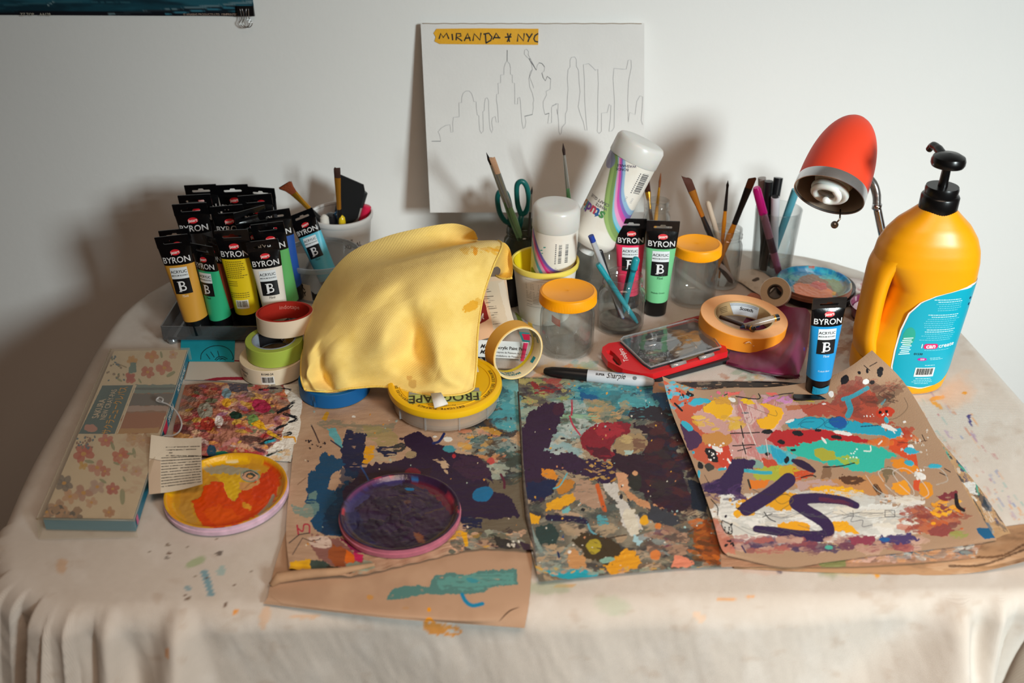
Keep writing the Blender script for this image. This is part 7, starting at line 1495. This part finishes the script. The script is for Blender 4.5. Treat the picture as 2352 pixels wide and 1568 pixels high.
# ================================================================== LEFT SIDE
# crayon box in its plastic sleeve
def crayon_box():
    A, B, Cc, D = at(262, 806, .018), at(430, 803, .018), at(306, 1192, .018), at(98, 1188, .018)
    hz = .0165
    t = thing('crayon_box', 'long flat floral crayon box in a clear plastic sleeve at the left edge', 'box')
    V = [D, Cc, B, A]; W = [v-Vector((0, 0, hz)) for v in V]
    obj('box', mesh('box', [v-Vector((0, 0, .0006)) for v in V]+W, [(0, 1, 2, 3), (4, 7, 6, 5), (0, 4, 5, 1), (1, 5, 6, 2), (2, 6, 7, 3), (3, 7, 4, 0)], mat('11708a', .45), False), None, t)
    top = pxpatch([[(262, 806, .0181), (346, 804.5, .0181), (430, 803, .0181)], [(180, 997, .0186), (274, 997, .0190), (368, 997.5, .0186)], [(98, 1188, .0181), (202, 1190, .0181), (306, 1192, .0181)]], 240, 400)
    def cp_(p):
        s = Sub(p, 0, 600, 2.2405); p.mottle('c8baa2', 26, .5, .25, .7)
        r_ = random.Random(5)
        def flower(x, y, r, c, c2='c8963c', n=6):
            for k in range(n): a = k*6.283/n+r_.random(); s.b(x+r*.6*math.cos(a), y+r*.5*math.sin(a), r*.5, r*.36, c, math.degrees(a), rough=.15, a=.85)
            s.b(x, y, r*.25, r*.2, c2)
        def leaf(x, y, r, rot): s.b(x, y, r, r*.35, '7a8a64', rot, rough=.15, a=.8); 
        for x, y, r, c in ((680, 510, 26, 'c8944c'), (780, 490, 34, 'c8804c'), (760, 570, 34, 'b85c48'), (845, 548, 40, 'c06a58'), (670, 600, 30, 'b85048'), (890, 480, 24, 'c8a08c'), (430, 990, 52, 'b84c40'), (545, 920, 36, 'c0685c'), (620, 1000, 42, 'bc5840'), (500, 1060, 44, 'c08474'), (540, 1080, 30, 'b86c58'), (425, 1050, 24, 'c8a24c'), (580, 1170, 34, 'b04a44'), (430, 1190, 46, 'b08474'), (360, 1210, 40, 'c49a78'), (330, 1140, 46, '6a6462'), (290, 1260, 40, 'a88468'), (240, 1290, 40, '8a7464'), (320, 1290, 36, 'b48a68'), (500, 1160, 40, 'b49a90'), (470, 1240, 30, 'c4a084'), (640, 1060, 24, 'c08c78'), (700, 1080, 30, 'c8a090'), (560, 1290, 30, 'b07c54'), (690, 910, 40, 'bc9464'), (740, 920, 34, 'b88a60')): flower(x, y, r, c)
        s.f([(670, 520), (705, 525), (700, 570), (665, 575)], '5a8080', rough=4); s.f([(655, 580), (690, 578), (685, 610), (650, 615)], 'b0504c', rough=4); s.s([(590, 520), (650, 545)], 5, '8a7a5a')
        for x, y, r, a in ((830, 480, 18, 80), (880, 580, 26, -30), (615, 610, 16, 30), (720, 615, 14, 60), (580, 950, 24, 70), (690, 985, 26, 80), (670, 990, 18, 0), (600, 1040, 18, 20), (630, 1210, 40, 90), (530, 1130, 22, 30), (460, 1030, 26, 10), (640, 1120, 16, 60)): leaf(x, y, r, a)
        s.d(540, 480, 640, 620, 26, 4, 7, ['8a7a68', '4a6a80', '6a7a5c'], 6); s.d(390, 900, 490, 960, 26, 4, 8, ['8a6a5c', '4a6a80'], 7); s.d(210, 1270, 420, 1330, 30, 8, 22, ['7a6a5c', '9a7c60', 'b08a68', '4a4440'], 8); s.D(640, 900, 760, 1200, 20, 14, 34, ['c8a890', 'b89c80', 'c8b49c'], 9, a=.5)
        # band with lettering and picture
        s.f([(528, 638), (686, 636), (590, 888), (404, 888)], '33606c', rough=.4); s.f([(697, 636), (912, 634), (812, 884), (600, 886)], '8f6a58', rough=.4)
        s.f([(697, 636), (912, 634), (895, 676), (680, 680)], '6a8488', rough=3); s.f([(690, 650), (905, 648), (900, 660), (686, 662)], '4a6068', rough=1); s.f([(680, 682), (892, 680), (868, 740), (655, 742)], '5c5c62', rough=3); s.f([(655, 745), (868, 742), (860, 768), (645, 772)], 'a89490', rough=3); s.f([(640, 780), (858, 775), (812, 884), (600, 886)], '9c6044', rough=4); s.f([(605, 860), (822, 855), (812, 884), (600, 886)], 'b89058', rough=3, a=.8)
        s.f([(600, 886), (697, 636), (703, 636), (607, 886)], 'd8cfbc', rough=.4); s.b(465, 860, 34, 20, 'b8847c', 0, rough=.35)
    painted_grid('box_lid_print', top, mat('VCOL', .5, spec=.5), t, cp_, 'd4c6ac', 0)
    # lettering runs along the box: u along the long side (towards the back), v across
    ul = ((A-D)+(B-Cc)).normalized(); vl = Vector((0, 0, 1)).cross(ul).normalized()
    def on(px, py): o = at(px, py, .0192); return lambda u, v: o+ul*u+vl*v
    lettering([('SAKURA', .0115, 0, 0, 0, .02)], on(228, 938), mat('c8beac', .5), t); lettering([('NEW CRAY-PAS', .0098, 0, 0, 0, .01)], on(250, 928), mat('c8beac', .5), t); lettering([('サクラニュークレパス', .0125, 0, 0, 0, .012, .86)], on(266, 940), mat('d09a2c', .5), t)
    # teal spine with name, white edge strip
    n_ = Vector((0, 0, 1)).cross((B-Cc).normalized()); n_ = -n_ if n_.x < 0 else n_
    us = (B-Cc).normalized(); L_ = (B-Cc).length
    sp = lambda u, v: Cc+us*u+n_*.0008+Vector((0, 0, v-.0166))
    obj('white_edge', mesh('white_edge', [sp(0, .0165), sp(L_, .0165), sp(L_, .0150), sp(0, .0150)], [(0, 1, 2, 3)], mat('ddd8cc', .5), False), None, t)
    lettering([('SAKURA', .0105, L_*.60, .008, 0, .02, .9, .2), ('NEW CRAY-PAS', .0105, L_*.82, .008, 0, .015, .8, .2)], lambda u, v: sp(u, v)+n_*.0004, mat('dfe4e0', .5), t)
    panel([(L_*.48, .003), (L_*.53, .003), (L_*.54, .015), (L_*.47, .015)], lambda u, v: sp(u, v)+n_*.0002, mat('c8284c', .5), t, 'spine_print', 0); panel([(.006, .003), (.014, .003), (.014, .013), (.006, .013)], lambda u, v: sp(u, v)+n_*.0002, mat('c8648c', .5), t, 'spine_print', 0)
    # sleeve
    sl = thin_glass((.95, .92, .87), .04, .3, 'sleeve', .9, .14, (.72, .64, .52))
    S0 = [at(248, 808, .0204), at(436, 800, .0204), at(400, 870, .0204), at(309, 1194, .0204), at(88, 1194, .0204)]
    ex = (B-A).normalized()*.004; o4 = [D+(D-A).normalized()*.006-ex, Cc+(Cc-B).normalized()*.006+ex, B+ex, A-ex]
    V = [v+Vector((0, 0, .0032)) for v in o4]+[v-Vector((0, 0, .017)) for v in (o4[0]+(D-A).normalized()*.010, o4[1]+(D-A).normalized()*.004, o4[2], o4[3])]
    obj('plastic_sleeve', mesh('plastic_sleeve', V, [(0, 1, 2, 3), (0, 4, 5, 1), (3, 2, 6, 7), (0, 3, 7, 4)], sl, False), None, t)
    obj('sleeve_fold', tube([V[0], V[3]], .0011, 6, 'sleeve_fold', sl), None, t); obj('sleeve_fold', tube([V[0], V[1]], .0011, 6, 'sleeve_fold', sl), None, t)
crayon_box()
cord = thing('plastic_loop', 'thin clear plastic loop curling off the crayon box', 'cord')
obj('loop', tube(cr([at(361, 915, .024), at(364, 918, .026), at(372, 922, .027), at(374, 916, .028), at(366, 912, .028), at(360, 920, .026), at(385, 928, .024), at(405, 945, .020), at(417, 970, .014), at(412, 990, .010), at(396, 1000, .010), at(380, 1000, .016), at(372, 1004, .020)], 8), .0011, 8, 'loop', thin_glass((.8, .8, .8), .4, .1, 'cord', .5, .35)), None, cord)
# page note
def note():
    n = thing('book_page_note', 'folded scrap of printed book page taped to the crayon box', 'paper')
    g = pxpatch([[(347, 998, .026), (388, 1004, .024), (428, 1006, .026), (463, 1004, .030)], [(343, 1050, .022), (386, 1052, .019), (428, 1052, .019), (463, 1052, .024)], [(341, 1085, .019), (386, 1086, .016), (426, 1083, .016), (464, 1082, .022)], [(342, 1135, .018), (386, 1130, .014), (426, 1122, .016), (465, 1111, .024)]], 160, 160)
    def np_(p):
        p.mottle('c8b8a2', 30, .5, .3, .4); p.poly([(341, 1053), (369, 1057), (369, 1140), (341, 1140)], 'c9b39c', .6); p.stroke([(341, 1052), (370, 1058)], 1.4, '8f7f6c')
        r_ = random.Random(1)
        def line(x0, y0, x1, sl, c='2c2824'):
            x = x0
            while x < x1:
                w_ = r_.uniform(3, 9); p.stroke([(x, y0+(x-x0)*sl), (min(x1, x+w_), y0+(min(x1, x+w_)-x0)*sl)], 2.0, c, .5, .25, .9, smooth=False); x += w_+2
        for k, (x0, x1) in enumerate(((382, 460), (382, 452), (384, 396), (382, 460))): line(x0, 1027+k*6.3, x1, -.03+.04*(k > 1))
        for k in range(11): line(371, 1051.5+k*6.6, 461, -.05-.008*k)
        p.stroke([(362, 1044), (385, 1030), (432, 1006)], 7, 'd8ccb8', .2, .2, .6)
    painted_grid('page', g, PAPER, n, np_, 'dcd0bc', 0)
note()
# sticky note with eye drawing
st = thing('sticky_note', 'turquoise sticky note with a pen-drawn eye below the tube tray', 'note')
def stp(p):
    p.mottle('1a8fa2', 60, .5, .3, .5)
    for P in ([(461, 825), (463, 812), (475, 800), (492, 794), (512, 795), (528, 804), (536, 820), (534, 826)], [(474, 813), (482, 824)], [(484, 808), (492, 820)], [(500, 806), (503, 818)], [(494, 826), (500, 820), (512, 819), (522, 824)], [(497, 827), (506, 822), (518, 826)], [(505, 826), (512, 823)]): p.stroke(P, 1.7, '14262c', .1)
painted_grid('note', pxpatch([[(416, 775, .0045), (478, 776, .006), (540, 779, .0045)], [(415, 800, .003), (478, 802, .004), (539, 804, .003)], [(414, 830, .0015), (478, 830, .0015), (538, 831, .0015)]], 150, 80), PAPER, st, stp, '1f9db2', 0)
# white card with red edge
wc = thing('white_card', 'white card with dark red edges under the cream tape roll', 'card')
painted_grid('card', pxpatch([[(436, 825, .001), (500, 825, .001), (566, 828, .001)], [(430, 850, .0012), (500, 850, .0012), (600, 850, .0012)], [(424, 872, .001), (500, 874, .001), (600, 884, .001)]], 140, 60), PAPER, wc, lambda p: (p.stroke([(460, 827), (510, 826), (566, 829)], 4, '8c2436', .2), p.stroke([(455, 879), (500, 870), (560, 869), (600, 872)], 7, '98283a', .2)), 'c4bcb0', 0)
# crumpled paint rag
def rag(p):
    s = Sub(p, 60, 700, 2.8); r_ = random.Random(8)
    p.dabs(400, 872, 690, 1062, 260, 5, 15, ['a8484c', 'c8804c', 'd0a05c', '8a5a48', 'b87a78', '6a4640', 'c49a80', 'b06a50', '7a3a40', 'd4b08c', '8a7468'], 1, dry=.2)
    p.dabs(420, 880, 640, 1050, 110, 4, 10, ['c8a03c', 'b03a3c', '5a6a50', '90607c', 'd8944c', '4a3430', 'c0a8a0'], 2, dry=.25)
    s.b(1350, 710, 40, 26, '1d3a2e', 10, rough=.3); s.b(1460, 740, 34, 40, '6a8a4c', 20, dry=.2); s.b(1510, 650, 60, 44, 'a02848', 20, dry=.15); s.b(1150, 680, 50, 50, '8f8a7c', 0, dry=.2); s.f([(1440, 760), (1500, 740), (1560, 800), (1500, 800)], 'd9a41e', rough=4); s.f([(1300, 500), (1420, 500), (1430, 560), (1320, 560)], '5a5460', rough=6, dry=.2); s.b(1290, 570, 30, 36, '7a96a4', 0, dry=.2); s.b(1290, 630, 26, 30, 'd8a02c', 0, dry=.1); s.b(1170, 760, 50, 44, '9c3428', 0, dry=.2); s.b(1270, 965, 50, 24, '1f6a58', 10, dry=.1); s.b(1190, 940, 30, 40, '2a4a60', 0, dry=.2); s.b(1240, 750, 26, 40, 'dcd4d0', 0, dry=.3); s.b(1600, 540, 50, 30, '8a8478', 0, dry=.2)
    s.f([(1640, 470), (1780, 470), (1780, 1030), (1500, 1020), (1440, 980), (1560, 930), (1640, 860), (1680, 760), (1700, 660)], 'dcd6cc', rough=6)
    for P, w_, c in (([(1620, 690), (1680, 660), (1725, 625)], 34, '1c1f26'), ([(1660, 700), (1740, 730), (1690, 750)], 26, '1a1c22'), ([(1600, 800), (1680, 765)], 20, '1c1e22'), ([(1500, 900), (1600, 850), (1700, 825)], 26, '1c2022'), ([(1540, 885), (1600, 870)], 24, '2a9ab0'), ([(1550, 970), (1630, 940), (1700, 930)], 20, '2a3430'), ([(1500, 545), (1600, 535), (1700, 545)], 18, '2a1c20'), ([(1530, 545), (1590, 552)], 14, 'a82838'), ([(1660, 850), (1720, 850), (1730, 880)], 20, 'dc9a1c'), ([(1560, 820), (1640, 860)], 30, 'd8a81e')): s.s(P, w_*.75, c, dry=.36, rough=.5)
    s.D(1600, 930, 1740, 1000, 20, 8, 26, ['b8c8c0', 'd8b88c', 'dcd8d0'], 3, dry=.2); s.D(1380, 900, 1500, 980, 20, 10, 30, ['b02838', 'c89a80', '3a3440'], 4, dry=.2)
g = pxpatch([[(425, 884, .003), (490, 878, .010), (560, 882, .008), (630, 884, .004), (700, 880, .003)], [(410, 940, .006), (480, 935, .016), (555, 935, .016), (625, 940, .012), (694, 935, .003)], [(398, 990, .004), (470, 990, .015), (548, 992, .018), (618, 995, .010), (688, 990, .003)], [(405, 1040, .003), (470, 1046, .006), (545, 1050, .006), (610, 1056, .003), (668, 1060, .002)]], 260, 200)
X, Y = g[..., 0], g[..., 1]; U, V_ = np.meshgrid(np.linspace(0, 1, 260), np.linspace(0, 1, 200)); fade = np.clip(np.minimum(np.minimum(U*6, (1-U)*5), np.minimum(V_*6, (1-V_)*6)), 0, 1)
g[..., 2] += (.010*(fbm(X*70+Y*30, Y*45-X*25, 6, 4)-.5)+.005*(np.abs(fbm(X*130, Y*190, 9, 2)-.5)))*fade
rg = thing('paint_rag', 'crumpled paper towel soaked in many paint colours beside the crayon box', 'rag')
painted_grid('towel_sheet', g, mat('VCOL', .85, bump=.9, bscale=420, spec=.2), rg, rag, 'a8705c', 0)

# ---- things behind the yellow cloth, right side
pg_ = thing('book_page', 'upright peach and cream printed page with a red block behind the yellow cloth', 'paper')
def pgp(p):
    s = Sub(p, 1080, 640, 6.533)
    s.f([(0, 0), (260, 0), (300, 500), (380, 900), (0, 1000)], 'd9aa84', rough=1); s.f([(300, 40), (500, 20), (540, 130), (670, 640), (440, 800), (340, 740), (270, 350), (240, 200)], 'cbb69c', rough=1); s.f([(420, 60), (500, 20), (670, 640), (560, 640)], 'd4c4b0', rough=2, a=.8)
    s.f([(60, 260), (200, 270), (285, 600), (100, 700)], '84241c', rough=1.2); s.s([(120, 630), (150, 600), (155, 530), (150, 640), (175, 560), (195, 520), (190, 590), (205, 600)], 9, 'e6d8c8')
    r_ = random.Random(2)
    for k, (x0, x1, y) in enumerate(((255, 320, 155), (250, 320, 190), (215, 345, 265), (215, 350, 295), (235, 360, 325), (235, 370, 355), (260, 385, 415), (275, 395, 445), (290, 410, 510), (320, 415, 540), (345, 430, 575), (345, 450, 640), (345, 460, 675))): s.l([(x0, y+6), (x1, y-4)], 11, '5a4c40', dry=.42)
painted_grid('page', pxpatch([[(1078, 640, .092), (1120, 636, .088), (1162, 634, .082)], [(1080, 720, .055), (1128, 712, .050), (1172, 704, .046)], [(1082, 786, .028), (1134, 772, .022), (1186, 752, .016)]], 150, 200), PAPER, pg_, pgp, 'd2b496', 0)
mg = thing('printed_leaflet', 'leaflet with green and purple pictures behind the standing tape roll', 'paper')
painted_grid('leaflet', pxpatch([[(1166, 682, .004), (1190, 684, .004), (1214, 720, .002)], [(1180, 730, .003), (1208, 730, .003), (1228, 760, .002)], [(1196, 770, .001), (1220, 770, .001), (1236, 790, .001)]], 80, 90), PAPER, mg, lambda p: (p.poly([(1182, 715), (1195, 725), (1204, 745), (1190, 740)], '6f7a34', 2), p.poly([(1200, 722), (1212, 728), (1216, 742), (1206, 738)], '8a6a90', 2), p.poly([(1196, 700), (1206, 708), (1208, 724), (1196, 718)], 'c8a088', 2), p.poly([(1210, 732), (1222, 742), (1226, 760), (1214, 750)], 'c8a23a', 2), p.stroke([(1176, 696), (1192, 716)], 3, '6a6a68', dry=.4)), 'a8a49c', 0)
dk_ = thing('dark_placeholder', 'dark placeholder object added between the yellow cloth and the yogurt tub', 'bottle', at(1172, 700, 0))  # placeholder form added for a dark area, no bottle known here
obj('bottle_body', lathe([(0, 0), (.014, 0), (.016, .004), (.016, .05), (.009, .06), (.009, .068), (0, .068)], 24, 'bottle_body', mat('17171c', .3)), None, dk_)
pc = thing('pen_packet', 'white acrylic paint pen card seen through the standing tape roll', 'card')
A_, B_, C_, D_ = at(1098, 780, .024), at(1214, 786, .024), at(1200, 825, .005), at(1092, 818, .005)
_w = ((D_-A_)+(C_-B_))/2; C_ = B_+_w; D_ = A_+_w
nP = (B_-A_).cross(D_-A_).normalized(); nP = -nP if nP.z < 0 else nP
obj('card', mesh('card', [A_, B_, C_, D_]+[v-nP*.003 for v in (A_, B_, C_, D_)], [(0, 3, 2, 1), (4, 5, 6, 7), (0, 1, 5, 4), (1, 2, 6, 5), (2, 3, 7, 6), (3, 0, 4, 7)], mat('e8ebea', .45), False), None, pc)
exu = (B_-A_).normalized(); eyu = nP.cross(exu); Lc_ = (B_-A_).length
pcf = lambda u, v: A_+exu*u-eyu*(-v)*-1*-1+nP*.0006
pcf = lambda u, v: A_+exu*u+eyu*v+nP*.0006
lettering([('Mont', .0085, .012, -.009, 0, .005, .9, .4), ('Marte', .0085, .013, -.017, 0, .005, .9, .4)], pcf, mat('17181c', .5), pc); lettering([('Acrylic Paint Pens', .0062, .048, -.010, -.02, .012, .95)], pcf, mat('2a2c30', .5), pc); lettering([('Crayons de Peinture Acrylique', .0036, .048, -.0165, -.02), ('Rotuladores de Pintura Acrilica', .0036, .048, -.0215, -.02)], pcf, mat('5a5c60', .5), pc)
panel([(Lc_*.905, -.001), (Lc_*.995, -.001), (Lc_*.93, -.027), (Lc_*.86, -.027)], pcf, mat('d8285c', .5), pc, 'colour_band', 0)
pk = thing('printed_packet', 'pink and teal printed packet tab behind the white pen card', 'card'); painted_grid('tab', pxpatch([[(1192, 762, .022), (1216, 764, .022)], [(1196, 774, .021), (1217, 776, .021)], [(1200, 784, .0205), (1217, 786, .0205)]], 40, 30), PAPER, pk, lambda p: (p.poly([(1198, 766), (1218, 768), (1217, 782), (1203, 780)], 'c82850', 1),), '2f8a90', 0)
bp2 = thing('black_packet', 'black printed packet under the pen card beside the round tub', 'packet'); painted_grid('packet', pxpatch([[(1086, 812, .003), (1114, 818, .003)], [(1088, 830, .002), (1116, 836, .002)], [(1092, 850, .0015), (1118, 858, .0015)]], 50, 50), PAPER, bp2, lambda p: (p.stroke([(1092, 822), (1098, 828), (1104, 822), (1110, 828)], 2, 'b8b8b8', dry=.2), p.stroke([(1092, 836), (1116, 842)], 2, 'b0b0b0', dry=.3)), '1a1a1e', 0)
